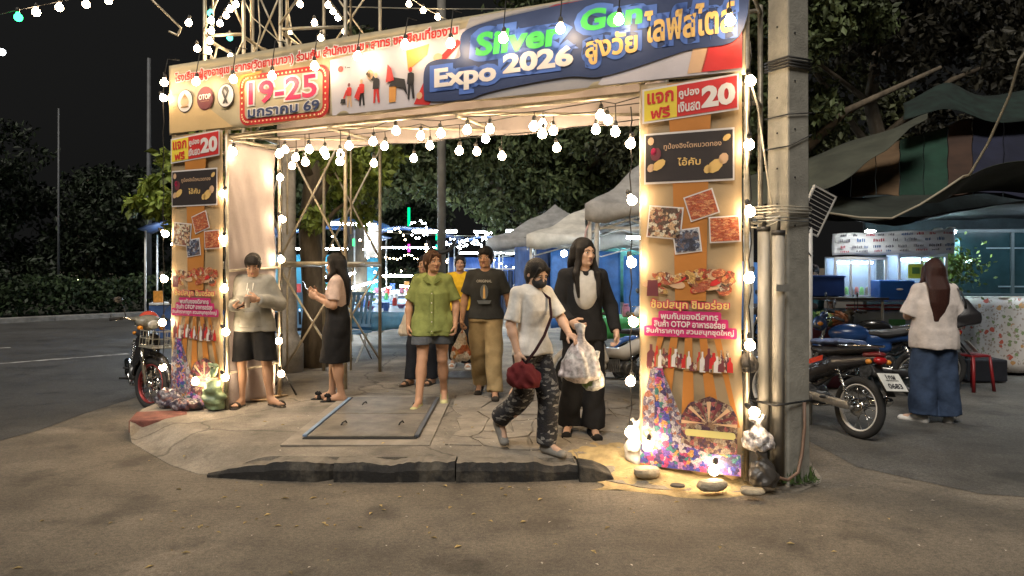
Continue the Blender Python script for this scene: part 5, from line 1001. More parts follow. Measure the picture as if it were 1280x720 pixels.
    for sy in (-1, 1):
        sp = MB().tube([(-wb, .12*sy, wr_+.02), (-.45, .12*sy, .64)], .013, 8); sp.torus((0, 0, 0), .001, .001)
        for k in range(8): t = k/8; sp.torus((-wb+.17*t+.02, .12*sy, wr_+.09+.27*t), .022, .006, 'z', 12, 5)
        sp.build('shock_absorber', accent if k == 0 else chrome, R_, True)
        MB().tube([(.0, .12*sy, .26), (.0, .26*sy, .26)], .014, 8).build('footpeg', rub, R_, True); MB().tube([(-.32, .12*sy, .33), (-.36, .22*sy, .34)], .012, 8).build('footpeg', rub, R_, True)
    MB().tube([(-.08, .1, .26), (-.16, .26, .0)], .012, 8).build('side_stand', plastic, R_, True)
    MB().tube([(.35, 0, .8), (.2, 0, .45), (-.1, 0, .42), (-.45, 0, .66)], .022, 8).build('frame_tube', plastic, R_, True)
    return R_
def paintm(n, c, **k): return mat('paint_'+n, c, .25, var=.05, spec=.6, **k)
PLATE = [('1กผ', .052, .11, .05), ('กรุงเทพมหานคร', .012, .15, .016), ('0683', -.043, .17, .055)]
# left: black and red one on the road, front towards us
hx_, hy_ = (.62, -.78)
m1 = motorcycle('black motorcycle with a red rimmed front wheel parked left of the left column', (-4.40, 8.78, 0), math.atan2(-.84, .45), paintm('black', (.02, .02, .022)), mat('worn_cowl', (.16, .155, .13), .35, var=.5, sc=18), mat('red_rim', (.32, .05, .05), .35, metal=.5), steer=R(32), basket=True, lean=-5)
hel = empty('helmet', rel(m1, (-.10, 0, .93)), R(-40), 'orange red helmet resting on the seat of the black motorcycle at the left', 'helmet')
F_ = Field((-.16, -.15, -.13), (.16, .15, .16), .010); F_.el((0, 0, 0), (.14, .12, .13), .02); F_.el((.10, 0, -.03), (.08, .09, .06), .01, sub=True); F_.el((0, 0, -.16), (.2, .2, .08), .01, sub=True); F_.build('shell', paintm('orange_red', (.55, .08, .05)), hel)
F_ = Field((-.02, -.13, -.09), (.16, .13, .05), .010); F_.el((.03, 0, -.02), (.10, .105, .055), .01); F_.build('visor', mat('visor', (.02, .02, .02), .1), hel)
# right: black bike seen from behind with the white plate
m2 = motorcycle('dark motorcycle with white rear rim and white licence plate right of the concrete pole', (2.98, 7.45, 0), math.atan2(.93, -.37), paintm('dark_grey', (.028, .028, .032)), paintm('dark_red', (.12, .012, .015)), mat('white_rim', (.6, .58, .54), .35), plate=PLATE, lean=5)
c__ = rel(m2, (-.28, 0, .855)); 
F_ = Field((-.32, -.16, -.05), (.3, .16, .07), .012); F_.rc((.2, 0, 0), (-.22, 0, .04), .09, .11, .02, flat=(1, 1.1, .35)); F_.folds(.004, 3, 2, 2); V_, Q_ = F_.mesh(); o_ = npmesh('seat_cover', V_, Q_, mat('blue_cover', (.09, .13, .26), .45, var=.5, sc=9, bump=.3)); o_.parent = m2; o_.location = (-.28, 0, .845)
MB().sheet(lambda a, b: (-.02-.25*a, .115+.02*a, .60+.05*b+.08*a), 6, 2).build('red_decal', paintm('red_sticker', (.55, .05, .02)), m2, solid=.004)
# blue bike behind it
m3 = motorcycle('blue motorcycle parked behind the one with the licence plate, by the food stall', (4.35, 9.2, 0), math.atan2(.25, -.97), paintm('blue', (.02, .07, .24)), paintm('blue_cowl', (.03, .06, .16)), tank=True, lean=-5)
# white decorated scooter and blue bike by the right column
m4 = motorcycle('white scooter with red sticker blossoms standing just left of the right column', (1.38, 8.9, .03), math.atan2(-.35, -.94), paintm('cream', (.58, .55, .50)), paintm('white_cowl', (.6, .58, .54)), steer=R(-12), lean=5)
F_ = Field((-.08, -.26, -.26), (.1, .26, .22), .012); F_.el((0, 0, .05), (.035, .2, .13), .03); F_.el((0, 0, -.12), (.035, .12, .13), .03); F_.el((.0, .09, .0), (.1, .03, .06), .01, sub=True); F_.el((.0, -.09, .0), (.1, .03, .05), .01, sub=True); V_, Q_ = F_.mesh(); o_ = npmesh('leg_shield', V_, Q_, printm('sticker_blossom', [(.6, .58, .54), (.6, .58, .54), (.55, .1, .08), (.6, .58, .54), (.6, .56, .52), (.6, .3, .28), (.6, .58, .54)], 14, .4, .3)); o_.parent = m4; o_.location = (.40, 0, .66); o_.rotation_euler = (0, R(-14), 0)
m5 = motorcycle('blue and white motorcycle behind the white scooter', (2.15, 10.0, .03), math.atan2(-.3, -.95), paintm('blue_b', (.04, .10, .30)), paintm('silver', (.4, .4, .4)), lean=-5)
m6 = motorcycle('dark motorcycle in shade behind the solar lamp post', (3.95, 10.6, 0), math.atan2(.5, -.85), paintm('black_b', (.018, .018, .02)), paintm('grey_b', (.12, .12, .12)), lean=4)
m7 = motorcycle('dark motorcycle half hidden behind the woman in jeans', (4.95, 9.75, 0), math.atan2(.35, -.93), paintm('black_c', (.02, .02, .022)), paintm('grey_c', (.2, .19, .16)), tank=True, lean=4)

# ================================================================ MARKET behind the gate
cool = emit('cool_tube', (.72, .86, 1.0), LED); coolb = emit('cool_bulb', (.78, .90, 1.0), 90)
wpaint = mat('white_frame_paint', (.55, .55, .52), .45, metal=.2, var=.15, sc=12); greyfab = mat('grey_canopy', (.27, .265, .255), .85, var=.25, sc=4, bump=.4, bsc=12); greyfab2 = mat('pale_canopy', (.50, .48, .43), .85, var=.2, sc=4, bump=.4, bsc=12)
def canopy(label, c, rz, w, d, h, rise, fab, truss=True, leg0=0.0, group='pop-up canopies on the right of the market', hole=True):
    R_ = empty('pop_up_canopy', c, rz, label, 'canopy', group)
    for x in (-w/2, w/2):
        for y in (-d/2, d/2): MB().box((x, y, h/2), (.045, .045, h)).build('leg', wpaint, R_, bevel=.004); MB().box((x, y, h-.02), (.065, .065, .12)).build('corner_joint', wpaint, R_, bevel=.006)
    tr = MB()
    for (a, b) in (((-w/2, -d/2), (w/2, -d/2)), ((-w/2, d/2), (w/2, d/2)), ((-w/2, -d/2), (-w/2, d/2)), ((w/2, -d/2), (w/2, d/2))):
        m_ = ((a[0]+b[0])/2, (a[1]+b[1])/2)
        for p, q in ((a, m_), (m_, b)):
            MB().tube([(*p, h-.02), (*q, h-.34)], .013, 6).build('truss_bar', wpaint, R_, True); MB().tube([(*p, h-.34), (*q, h-.02)], .013, 6).build('truss_bar', wpaint, R_, True)
    def top(a, b):
        x = (a-.5)*w*1.06; y = (b-.5)*d*1.06; e = max(abs(a-.5), abs(b-.5))*2
        sag = .10*math.sin(math.pi*a)*math.sin(math.pi*b)*math.sin(4*math.pi*e)*.4
        return (x, y, h+.02+rise*(1-e)**1.25-sag*.4+.02*math.sin(a*17+b*11)-(.03*abs(math.sin(a*6*math.pi)) if e > .99 else 0))
    MB().sheet(top, 28, 28).build('canopy_top', fab, R_, True, solid=.004)
    def side(a, b):
        t = a*4; k = min(int(t), 3); f = t-k; cs = [(-1, -1), (1, -1), (1, 1), (-1, 1), (-1, -1)]; p, q = cs[k], cs[k+1]
        return ((p[0]+(q[0]-p[0])*f)*w*.53, (p[1]+(q[1]-p[1])*f)*d*.53, h+.02-b*(.2+.05*math.sin(f*16)))
    MB().sheet(side, 64, 2).build('valance', fab, R_, True, solid=.003)
    return R_
canopy('near grey canopy with white legs directly left of the right printed column', (2.12, 10.6, .02), R(-6), 2.0, 2.6, 2.34, .95, greyfab)
canopy('middle pale canopy behind the tall woman in black', (1.55, 13.4, .02), R(-4), 2.3, 2.6, 2.06, .70, greyfab2)
canopy('far grey canopy behind the row of hanging clothes', (1.0, 17.2, .02), R(-3), 2.8, 2.8, 2.10, .85, greyfab)
post_ = empty('white_post', (1.07, 9.4, .06), 0, 'white square post with a bent top arm left of the right column', 'post')
MB().tube([(-.06, 0, 0), (.02, 0, 2.15), (.0, 0, 2.32)], .035, 8).build('shaft', wpaint, post_, True); MB().tube([(0, 0, 2.30), (.2, 0, 2.22)], .025, 8).build('arm', wpaint, post_, True); MB().tube([(0, 0, 2.30), (-.13, .0, 1.98), (-.16, 0, 1.72)], .015, 6).build('stay', mat('pink_tube', (.5, .36, .36), .5), post_, True); MB().box((.35, 0, 2.02), (.75, .03, .03)).build('arm', wpaint, post_)
tarpb = mat('blue_tarp', (.03, .07, .20), .5, var=.3, sc=5, bump=.5, bsc=14, wave=(3, 3, .6)); tarpc = mat('bright_blue_tarp', (.05, .16, .42), .5, var=.25, sc=5, bump=.5, bsc=14)
def hang(name, x, y, z, w, h, m, label, rz=0, cat='tarpaulin', fold=.03, nf=9):
    return tag(MB().sheet(lambda a, b: ((a-.5)*w, fold*math.sin(a*nf)+.02*math.sin(b*5+a*3), -h*b+.02*math.sin(a*5)), 24, 8).build(name, m, None, True, solid=.004, loc=(x, y, z), rot=(0, 0, rz)), label, cat)
hang('blue_tarpaulin', .55, 14.6, 1.95, 1.0, 1.05, tarpb, 'blue tarpaulin hanging on the left behind the masked girl')
hang('blue_tarpaulin', 1.42, 14.3, 1.88, 1.35, 1.5, tarpc, 'light blue tarpaulin hanging behind the tall woman in black')
hang('blue_tarpaulin', 2.25, 12.1, 1.75, .9, 1.3, tarpc, 'bright blue striped tarpaulin seen just left of the right column', R(14), fold=.05, nf=20)
hang('blue_tarpaulin', 3.65, 11.6, 1.65, 1.0, 1.2, tarpc, 'blue tarpaulin seen between the right column and the conduits')
hang('green_net', 3.0, 15.5, 2.1, 2.6, 1.3, mat('teal_net', (.03, .16, .14), .7, var=.4), 'teal green net hanging behind the near canopy', cat='net')
# green crate table with things
def table(label, c, rz, w, d, h, topm, clothm=None, group=None, cat='table'):
    R_ = empty('market_table', c, rz, label, cat, group); MB().box((0, 0, h-.015), (w, d, .03)).build('table_top', topm, R_, bevel=.004)
    for x in (-w/2+.06, w/2-.06):
        for y in (-d/2+.06, d/2-.06): MB().tube([(x, y, 0), (x, y, h-.03)], .018, 6).build('leg', wpaint, R_, True)
    if clothm: MB().sheet(lambda a, b: ((-1 if a < .5 else 1)*0+(a-.5)*(w+.04), -d/2-.012-.02*abs(math.sin(a*19)), h-.002-b*(.28+.02*math.sin(a*13))), 30, 3).build('table_cloth', clothm, R_, True, solid=.004)
    return R_
tbl_blue = mat('blue_table_cover', (.10, .30, .55), .45, var=.25, sc=5, bump=.3, bsc=20); tbl_dark = mat('dark_cloth', (.04, .05, .07), .8)
goodsm = [printm('goods_a', [(.5, .1, .1), (.1, .2, .5), (.6, .55, .4), (.5, .3, .05), (.1, .35, .15), (.6, .6, .6)], 9, .2, .4), printm('goods_b', [(.5, .5, .55), (.3, .1, .3), (.1, .4, .5), (.6, .2, .2), (.1, .1, .12)], 12, .2, .4)]
def goods(cx, cy, z, w, d, n, desc, seed, big=1):
    rr = random.Random(seed)
    kinds = [('carton', 'box'), ('jar', 'jar'), ('bowl', 'bowl')]; cols = [('red', (.5, .04, .03)), ('blue', (.04, .14, .5)), ('yellow', (.6, .45, .06)), ('green', (.05, .3, .08)), ('white', (.6, .6, .58)), ('orange', (.6, .25, .04)), ('pink', (.55, .2, .3))]
    for i in range(n):
        x = cx-w/2+w*(i+.5)/n+rr.uniform(-.02, .02); y = cy+rr.uniform(-d/2, d/2); nm, cl = rr.choice(cols); k, ct = rr.choice(kinds); m_ = mat('goods_'+nm, cl, .4, var=.2, sc=20); s_ = rr.uniform(.05, .10)*big
        if k == 'carton': o = MB().box((0, 0, s_*.6), (s_*1.6, s_*1.1, s_*1.2)).build('carton', m_, None, bevel=.004)
        elif k == 'jar': o = MB().lathe([(0, 0), (s_*.5, 0), (s_*.55, s_*.2), (s_*.55, s_*1.3), (s_*.35, s_*1.6), (s_*.4, s_*1.62), (s_*.4, s_*1.85), (0, s_*1.85)], n=12).build('jar', m_, None, True)
        else: o = MB().lathe([(0, 0), (s_*.4, 0), (s_*.9, s_*.7), (s_*.95, s_*.72), (s_*.3, s_*.5), (0, s_*.5)], n=14).build('bowl', m_, None, True)
        o.location = (x, y, z); o.rotation_euler = (0, 0, rr.uniform(-.4, .4)); tag(o, f'{nth(i)} item from the left on {desc}, a {nm} {k}', ct, 'goods on '+desc)
table('blue covered table with thin legs just right of the scaffold', (-2.15, 12.6, .13), R(-10), 1.6, 2.0, .74, tbl_blue, tbl_blue)
table('second blue covered table farther along behind the green-shirted woman', (-2.2, 15.0, .13), R(-8), 1.6, 2.0, .74, tbl_blue, tbl_dark)
table('third table with lit goods far along the left of the market lane', (-2.4, 18.2, .13), R(-8), 2.2, 2.2, .76, MATS['goods_a'], tbl_dark)
table('table behind the scaffold with the blue chairs', (-3.6, 12.3, .13), R(-5), 1.5, .9, .72, tbl_blue, tbl_dark)
table('low green table by the right column in front of the blue tarpaulins', (1.95, 11.2, .05), 0, 1.4, .8, .78, mat('green_table', (.06, .34, .10), .5), mat('green_cloth', (.05, .3, .08), .7))
goods(-2.2, 15.0, .87, 1.4, 1.2, 8, 'the second blue table', 3); goods(-2.4, 18.0, .89, 2.0, 1.4, 11, 'the far left table', 4, 1.5); goods(1.95, 11.2, .83, 1.3, .4, 8, 'the green table', 6, 1.1); goods(-2.1, 13.0, .875, 1.3, .6, 3, 'the nearer blue table', 9)
def chair(label, c, rz, m):
    R_ = empty('folding_chair', c, rz, label, 'chair', 'blue slatted chairs by the scaffold')
    MB().box((0, 0, .44), (.42, .42, .03)).build('seat', m, R_, bevel=.006)
    for k in range(5): MB().box((-.16+.08*k, .24+.0, .78), (.045, .015, .55), (R(-14), 0, 0)).build('slat', m, R_, bevel=.003)
    for z in (.53, 1.02): MB().box((0, .24+(z-.78)*.25, z), (.42, .022, .05), (R(-14), 0, 0)).build('rail', m, R_, bevel=.003)
    for x in (-.18, .18): MB().tube([(x, -.2, 0), (x, .15, .44)], .014, 6).build('leg', wpaint, R_, True); MB().tube([(x, .26, 0), (x, -.12, .44)], .014, 6).build('leg', wpaint, R_, True)
slb = mat('pale_blue_wood', (.18, .36, .60), .55, var=.15, sc=9)
chair('left blue slatted chair standing behind the girl with the phone', (-3.30, 11.2, .13), R(25), slb); chair('right blue slatted chair standing between the scaffold and the blue table', (-2.45, 11.4, .13), R(-20), slb)
# lamp stands, tubes and bright bulbs of the stalls
def tube_lamp(c, rz, L_, label, tilt=0):
    R_ = empty('tube_lamp', c, rz, label, 'lamp', 'cool white lamps over the stalls'); R_.rotation_euler = (0, tilt, rz)
    MB().tube([(-L_/2, 0, 0), (L_/2, 0, 0)], .022, 8).build('tube', cool, R_, True); MB().box((0, 0, .035), (L_*1.02, .05, .025)).build('fixture', wpaint, R_)
TL = [(397, 343, 15.5, .55, .3), (404, 331, 15.5, .5, -.2), (430, 346, 15, .5, -.35), (412, 362, 14.5, .45, .1), (454, 356, 17, .7, -.25), (497, 345, 20, .8, 0), (516, 359, 20, .7, .1), (440, 372, 18, .6, -.5), (472, 364, 22, .8, -.3), (520, 372, 24, .9, 0), (497, 380, 25, .9, 0)]
for i, (px, py, d, L_, t_) in enumerate(TL): tube_lamp(at(px, py, d), R(rnd.uniform(-20, 20)), L_, f'{nth(i)} cool white tube lamp over the left stalls, counted from the scaffold' if i else 'cool white tube lamp over the left stalls closest to the scaffold', t_)
def round_lamp(c, label, r=.06, m=None):
    R_ = empty('globe_lamp', c, 0, label, 'lamp', 'bright globe lamps in the market'); MB().sph((0, 0, 0), r, 14, 10).build('globe', m or coolb, R_, True); MB().tube([(0, 0, r*.9), (0, 0, r*2.2)], r*.35, 8).build('lamp_cap', sock, R_, True)
for px, py, d, r_, w_ in ((631, 358, 17, .10, 'left of the masked girl above the hanging clothes'), (575, 330, 19, .07, 'above the head of the woman in yellow'), (705, 317, 13, .055, 'under the middle canopy'), (612, 345, 18, .06, 'just behind the head of the man in the graphic tee'), (484, 404, 21, .08, 'low among the stalls behind the green shirt'), (424, 378, 13, .05, 'beside the phone of the girl at the scaffold'), (392, 378, 12.6, .05, 'on the table behind the scaffold')): round_lamp(at(px, py, d), 'bright white globe lamp '+w_, r_)
# neon ornaments: green sticks, flower of bulbs and small strings
for px, py, d, c_, w_, L_ in ((511, 271, 16, (.0, .8, .25), 'tall green', .40), (546, 296, 18, (.0, 1, .4), 'short green', .16), (511, 310, 17, (1, .1, .6), 'pink', .18), (546, 309, 18, (.0, .9, .6), 'lower green', .12), (442, 303, 16, (.1, 1, .3), 'stubby green by the scaffold', .16)):
    tag(MB().tube([(0, 0, -L_/2), (0, 0, L_/2)], .028, 8).build('light_stick', emit('stick_'+w_.split()[-1]+w_.split()[0], c_, 1.1), None, True, loc=at(px, py, d)), w_+' neon light stick hanging above the market lane' if 'scaffold' not in w_ else 'stubby green neon light stick hanging near the scaffold', 'light stick', 'neon sticks above the lane')
SB = MB().sph((0, 0, 0), .022, 8, 6); SBM = {}
for k_, m_ in (('w', glows), ('c', gloww)):
    me = bpy.data.meshes.new('small_bulb'); me.from_pydata(SB.v, [], SB.f); me.materials.append(m_); SBM[k_] = me
def fairy(name, pts, n, m, label, r=1.0, jit=.0, sag=.0):
    r = r*.6; jit = max(jit, .02)
    R_ = empty('fairy_lights', pts[0], 0, label, 'fairy lights'); p0 = Vector(pts[0]); P_ = [Vector(p)-p0 for p in pts]; seg = len(P_)-1; w = []
    for i in range(n):
        t = i/(n-1)*seg; k = min(int(t), seg-1); f = t-k; q = P_[k].lerp(P_[k+1], f); q.z -= sag*4*f*(1-f); q += Vector((rnd.uniform(-jit, jit), rnd.uniform(-jit, jit), rnd.uniform(-jit, jit))); w.append(q)
        b_ = link('small_bulb', SBM['w' if m is glows else 'c'], R_, q); b_.scale = (r, r, r)
    MB().tube(w, .004, 4).build('wire', cable, R_)
fairy('a', [at(447, 236, 13.5), at(455, 260, 13.7), at(468, 275, 14), at(457, 285, 14), at(463, 303, 14)], 9, glows, 'short string of warm bulbs dangling right of the scaffold', 1.4)
fairy('b', [at(414, 243, 13), at(416, 320, 13)], 7, glows, 'vertical string of small warm bulbs inside the scaffold', 1.1)
fairy('c', [at(486, 290, 16), at(497, 284, 16), at(507, 300, 16)], 7, glows, 'little warm bulb string above the left stalls', 1.3)
fairy('d', [at(524+11*math.cos(a), 286+11*math.sin(a), 18) for a in [k*.7 for k in range(10)]], 14, gloww, 'ring of white bulbs shaped like a flower above the lane', 1.7, .05)
fairy('e', [at(558, 302, 20), at(580, 306, 20), at(606, 297, 20)], 26, gloww, 'dense band of white fairy bulbs above the end of the lane', 1.6, .12); fairy('f', [at(560, 306, 21), at(606, 303, 21)], 18, gloww, 'second band of white fairy bulbs just under the first', 1.6, .12)
fairy('g', [at(532, 305, 18), at(532, 335, 18)], 7, glows, 'vertical warm bulbs below the flower of white bulbs', 1.6)
fairy('h', [at(620, 305, 18), at(640, 296, 17), at(668, 298, 15)], 5, gloww, 'few white bulbs strung toward the pale canopy', 1.1)
wire('overhead_wire', [at(455, 288, 13.5), at(640, 294, 17), at(760, 290, 14)], .008, palew, 'grey wire strung across the market lane at head height', sag=.05)
# stall structures along the left and at the lane's end
def stall(label, c, rz, w, d, h, mt, mw, seed):
    R_ = empty('market_stall', c, rz, label, 'stall', 'stalls along the market lane')
    for x in (-w/2, w/2):
        for y in (-d/2, d/2): MB().tube([(x, y, 0), (x, y, h)], .022, 6).build('post', wpaint, R_, True)
    MB().sheet(lambda a, b: ((a-.5)*w*1.1, (b-.5)*d*1.15, h+.02+.35*math.sin(math.pi*a)+.02*math.sin(a*20)), 16, 6).build('roof', mt, R_, True, solid=.005)
    MB().box((0, -d/2+.3, .8), (w*.95, .6, .04)).build('counter', wpaint, R_, bevel=.004); MB().box((0, -d/2+.02, .42), (w*.95, .02, .7)).build('counter_front', mw, R_)
    if seed in (3, 1): MB().sheet(lambda a, b: ((a-.5)*w, d/2+.04*math.sin(a*18), .6+(h-1.0)*b), 24, 2).build('back_sheet', mw, R_, True, solid=.004)
    MB().tube([(-w*.35, 0, h-.25), (w*.35, 0, h-.25)], .025, 8).build('tube_light', cool, R_, True)
    rr = random.Random(seed)
    for k in range(7): s_ = rr.uniform(.07, .15); MB().box((-w*.42+w*.84*k/6, -d/2+.3, .82+s_), (s_*1.5, s_, s_*2)).build('wares', mat('goods_'+rr.choice(['red', 'blue', 'yellow', 'green', 'white', 'orange', 'pink']), (.5, .5, .5)), R_, bevel=.006)
tq = mat('teal_sheet', (.05, .28, .38), .6, var=.2); nb = mat('night_blue_sheet', (.03, .07, .18), .6, var=.3)
stall('stall with teal sheets at the far left of the lane', (-5.2, 21, .0), R(15), 3.0, 2.4, 2.3, nb, tq, 1); stall('stall with dark blue roof behind the left tables', (-3.4, 24, .0), R(8), 3.2, 2.4, 2.4, tarpb, tq, 2); stall('blue stall at the far end of the lane', (-.8, 29, .0), 0, 3.6, 2.6, 2.3, tarpb, tarpb, 3)
stall('stall with blue sheets right of the lane behind the canopies', (1.2, 21.5, .0), R(-5), 3.2, 2.4, 2.2, nb, tarpb, 4); stall('stall left of the scaffold in the dark background', (-6.6, 16.5, .0), R(20), 2.6, 2.2, 2.3, nb, nb, 5)
# clothes rack behind the man
rk = empty('clothes_rack', (-.15, 14.8, .02), R(4), 'rack of dark trousers and shirts hanging behind the man in khaki', 'clothes rack')
MB().tube([(-.8, 0, 0), (-.8, 0, 1.5), (.8, 0, 1.5), (.8, 0, 0)], .018, 8).build('rail', wpaint, rk, True)
for k in range(13):
    x = -.7+k*.117; c_ = rnd.choice([(.02, .03, .06), (.03, .05, .10), (.015, .015, .02), (.05, .07, .12)]); h_ = rnd.uniform(.75, 1.1)
    MB().sheet(lambda a, b: (x+.045*math.sin(a*6.28)*(1+.3*b), .16*math.cos(a*6.28)*(.8+.2*b)+.0, 1.47-h_*b-.0), 12, 4).build('garment', mat('garment%d' % int(c_[2]*1000), c_, .85, var=.2), rk, True)
sg = empty('hanging_sign', at(465, 302, 14.2), R(0), 'pale rectangular board hanging above the left tables', 'sign'); MB().box((0, 0, 0), (.30, .04, .62)).build('board', mat('pale_board', (.30, .30, .29), .6), sg, bevel=.01)
umb = empty('parasol', at(443, 282, 17), 0, 'blue parasol seen between the scaffold posts', 'parasol')
MB().lathe([(0, .25), (.35, .16), (.8, 0), (.82, -.04)], n=10).build('cloth', tarpc, umb, solid=.004); MB().tube([(0, 0, -2.2), (0, 0, .28)], .02, 6).build('pole', wpaint, umb, True)
# plain grey utility post in the market and a concrete one with a fat foot beside the tree
gp = empty('steel_post', (-1.22, 12.8, .1), 0, 'tall grey steel post rising behind the couple into the trees', 'post'); MB().tube([(0, 0, 0), (0, 0, 6.5)], .075, 12).build('shaft', mat('grey_post', (.13, .125, .11), .7, var=.2), gp, True)
mb = MB().torus((-.0, -.09, 1.93), .22, .035, 'y', 16, 6, a0=R(180), a1=R(360)); mb.build('hanging_loop', cable, gp, True)
cp = empty('concrete_post', (-3.08, 10.2, .13), 0, 'concrete lamp post with a fat round foot standing before the tree trunk', 'post')
MB().lathe([(.0, 0), (.20, 0), (.20, .38), (.16, .45), (.115, .55), (.10, 1.5), (.09, 3.4), (0, 3.4)], n=18).build('shaft', mat('post_concrete', (.26, .24, .21), .85, var=.25, sc=7, bump=.4), cp, True)
lettering('■■■ ■■\n■■ ■■■■\n■■■ ■', (0, 1.62+.0), .16, .2, mat('green_paint', (.10, .36, .08), .7), cp, -.125, offset=0, name='faded_paint_mark') if False else None

# ================================================================ TREES
barkm = mat('bark', (.12, .095, .065), .95, var=.45, sc=7, bump=1, bsc=22, wave=(1, 1, .3), detail=9)
def leafm(n, c): return mat('leaf_'+n, c, .6, var=.35, sc=1.3, island=.55, spec=.3)
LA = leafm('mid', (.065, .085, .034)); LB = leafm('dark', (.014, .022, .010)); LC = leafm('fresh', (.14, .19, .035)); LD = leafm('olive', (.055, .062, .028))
def tree(label, base, trunk, limbs, clumps, n, s_, lm, seed, droop=.3, cat='tree', group=None, flat=.75, crown_kind=None):
    """trunk/limbs: polylines with radii; clumps: (x,y,z,r) relative to the base"""
    R_ = empty('tree', base, 0, label, cat, group); mb = MB()
    mb.tube([p[:3] for p in trunk], [p[3] for p in trunk], 12); mb.v = [(x*(1+.05*math.sin(z*7+y*40)), y*(1+.05*math.sin(z*5+x*40)), z) for x, y, z in mb.v]; mb.build('trunk', barkm, R_, True)
    for l in limbs: MB().tube([p[:3] for p in l], [p[3] for p in l], 7).build('limb', barkm, R_, True)
    g = np.random.RandomState(seed); w = np.array([c[3]**2.2 for c in clumps]); w /= w.sum(); pick = g.choice(len(clumps), n, p=w); C_ = np.array(clumps)[pick]
    sub = g.normal(size=(len(clumps), 14, 3)); sub /= np.linalg.norm(sub, axis=2, keepdims=True); si = g.randint(0, 14, n)
    ctr = C_[:, :3]+sub[pick, si]*C_[:, 3:4]*.68*np.array((1, 1, flat)); v = g.normal(size=(n, 3)); v /= np.linalg.norm(v, axis=1, keepdims=True); P = ctr+v*(g.rand(n, 1)**.4)*C_[:, 3:4]*.42*np.array((1, 1, flat))
    d = g.normal(size=(n, 3)); d[:, 2] -= droop*2; d /= np.linalg.norm(d, axis=1, keepdims=True); u = np.cross(d, g.normal(size=(n, 3))); u /= np.linalg.norm(u, axis=1, keepdims=True); nn = np.cross(d, u)
    sz = s_*(.6+.8*g.rand(n, 1)); a = P; b = P+d*sz*.5+u*sz*.26+nn*sz*.06; c = P+d*sz; e = P+d*sz*.5-u*sz*.26+nn*sz*.06
    V = np.stack([a, b, c, e], 1).reshape(-1, 3); Q = np.arange(4*n).reshape(-1, 4); o = npmesh('crown', V, Q, lm, R_, False)
    return R_
# tree beside the scaffold with trunk at the concrete post
tree('tree with pale leafy twigs right behind the scaffold and the concrete post', (-2.88, 10.7, .1), [(0, 0, 0, .22), (.03, 0, .9, .17), (-.05, 0, 2.0, .155), (.02, .1, 3.1, .14), (.1, .2, 4.2, .08)],
     [[(-.03, 0, 2.2, .08), (.35, -.2, 2.9, .05), (.7, -.4, 3.2, .025)], [(0, 0, 2.8, .07), (-.5, -.3, 3.3, .05), (-1.1, -.5, 3.5, .02)], [(0, 0, 1.9, .05), (.3, .1, 2.3, .03), (.55, .1, 2.5, .015)]],
     [(.35, -.2, 3.0, .45), (.75, -.1, 2.75, .38), (.2, .3, 2.5, .35), (.6, .3, 2.35, .3), (-.1, .4, 3.3, .5), (.9, .4, 3.1, .4), (.1, -.3, 2.15, .22)], 2600, .13, LC, 3)
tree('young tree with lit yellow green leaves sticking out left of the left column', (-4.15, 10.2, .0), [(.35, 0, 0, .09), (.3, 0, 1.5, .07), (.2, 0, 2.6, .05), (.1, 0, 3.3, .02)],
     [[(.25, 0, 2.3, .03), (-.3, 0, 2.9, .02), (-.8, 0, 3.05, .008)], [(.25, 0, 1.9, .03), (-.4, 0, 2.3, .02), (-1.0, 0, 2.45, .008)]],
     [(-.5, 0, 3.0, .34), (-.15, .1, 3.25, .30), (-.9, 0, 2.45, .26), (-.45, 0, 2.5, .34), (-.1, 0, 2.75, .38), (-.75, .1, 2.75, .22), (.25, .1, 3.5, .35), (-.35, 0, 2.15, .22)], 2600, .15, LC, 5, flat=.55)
# big trees behind the lane
tree('big dark tree with dense small leaves behind the middle of the market', (.4, 19.5, 0), [(0, 0, 0, .35), (.1, 0, 3, .28), (0, 0, 6, .15), (0, 0, 8, .05)],
     [[(0, 0, 3, .2), (2, 0, 4.5, .1), (3.2, 0, 5, .04)], [(0, 0, 3, .2), (-2, .5, 4.8, .1), (-3.2, .5, 5.4, .04)]],
     [(0, 0, 4.3, 1.7), (1.8, -.3, 4.6, 1.6), (-1.8, 0, 4.4, 1.5), (.8, -.5, 3.4, 1.2), (-.6, -.4, 3.2, 1.0), (3.2, 0, 4.1, 1.3), (0, 0, 6.3, 1.9), (2.6, 0, 6.3, 1.6), (-2.4, 0, 6.2, 1.6), (0, 0, 8, 1.5)], 30000, .19, LA, 11)
tree('dark tree with a visible trunk left of the market lane', (-4.0, 17.5, 0), [(.3, 0, 0, .3), (.35, 0, 2.2, .22), (.2, 0, 3.6, .2), (.4, 0, 6, .08)],
     [[(.3, 0, 2.6, .12), (-.7, 0, 4, .08), (-1.6, 0, 4.6, .03)], [(.3, 0, 2.4, .12), (1.2, 0, 3.6, .07), (2.0, 0, 4.2, .03)], [(.3, 0, 3.2, .1), (.8, -.2, 4.6, .06), (1.0, -.2, 5.4, .02)]],
     [(-1.6, 0, 4.6, 1.0), (.0, 0, 4.7, 1.3), (1.6, .2, 4.5, 1.3), (2.4, 0, 3.6, .9), (.6, 0, 6.2, 1.3), (-1.2, .5, 3.6, .9), (1.1, -.3, 3.4, .6)], 17000, .18, LA, 12)
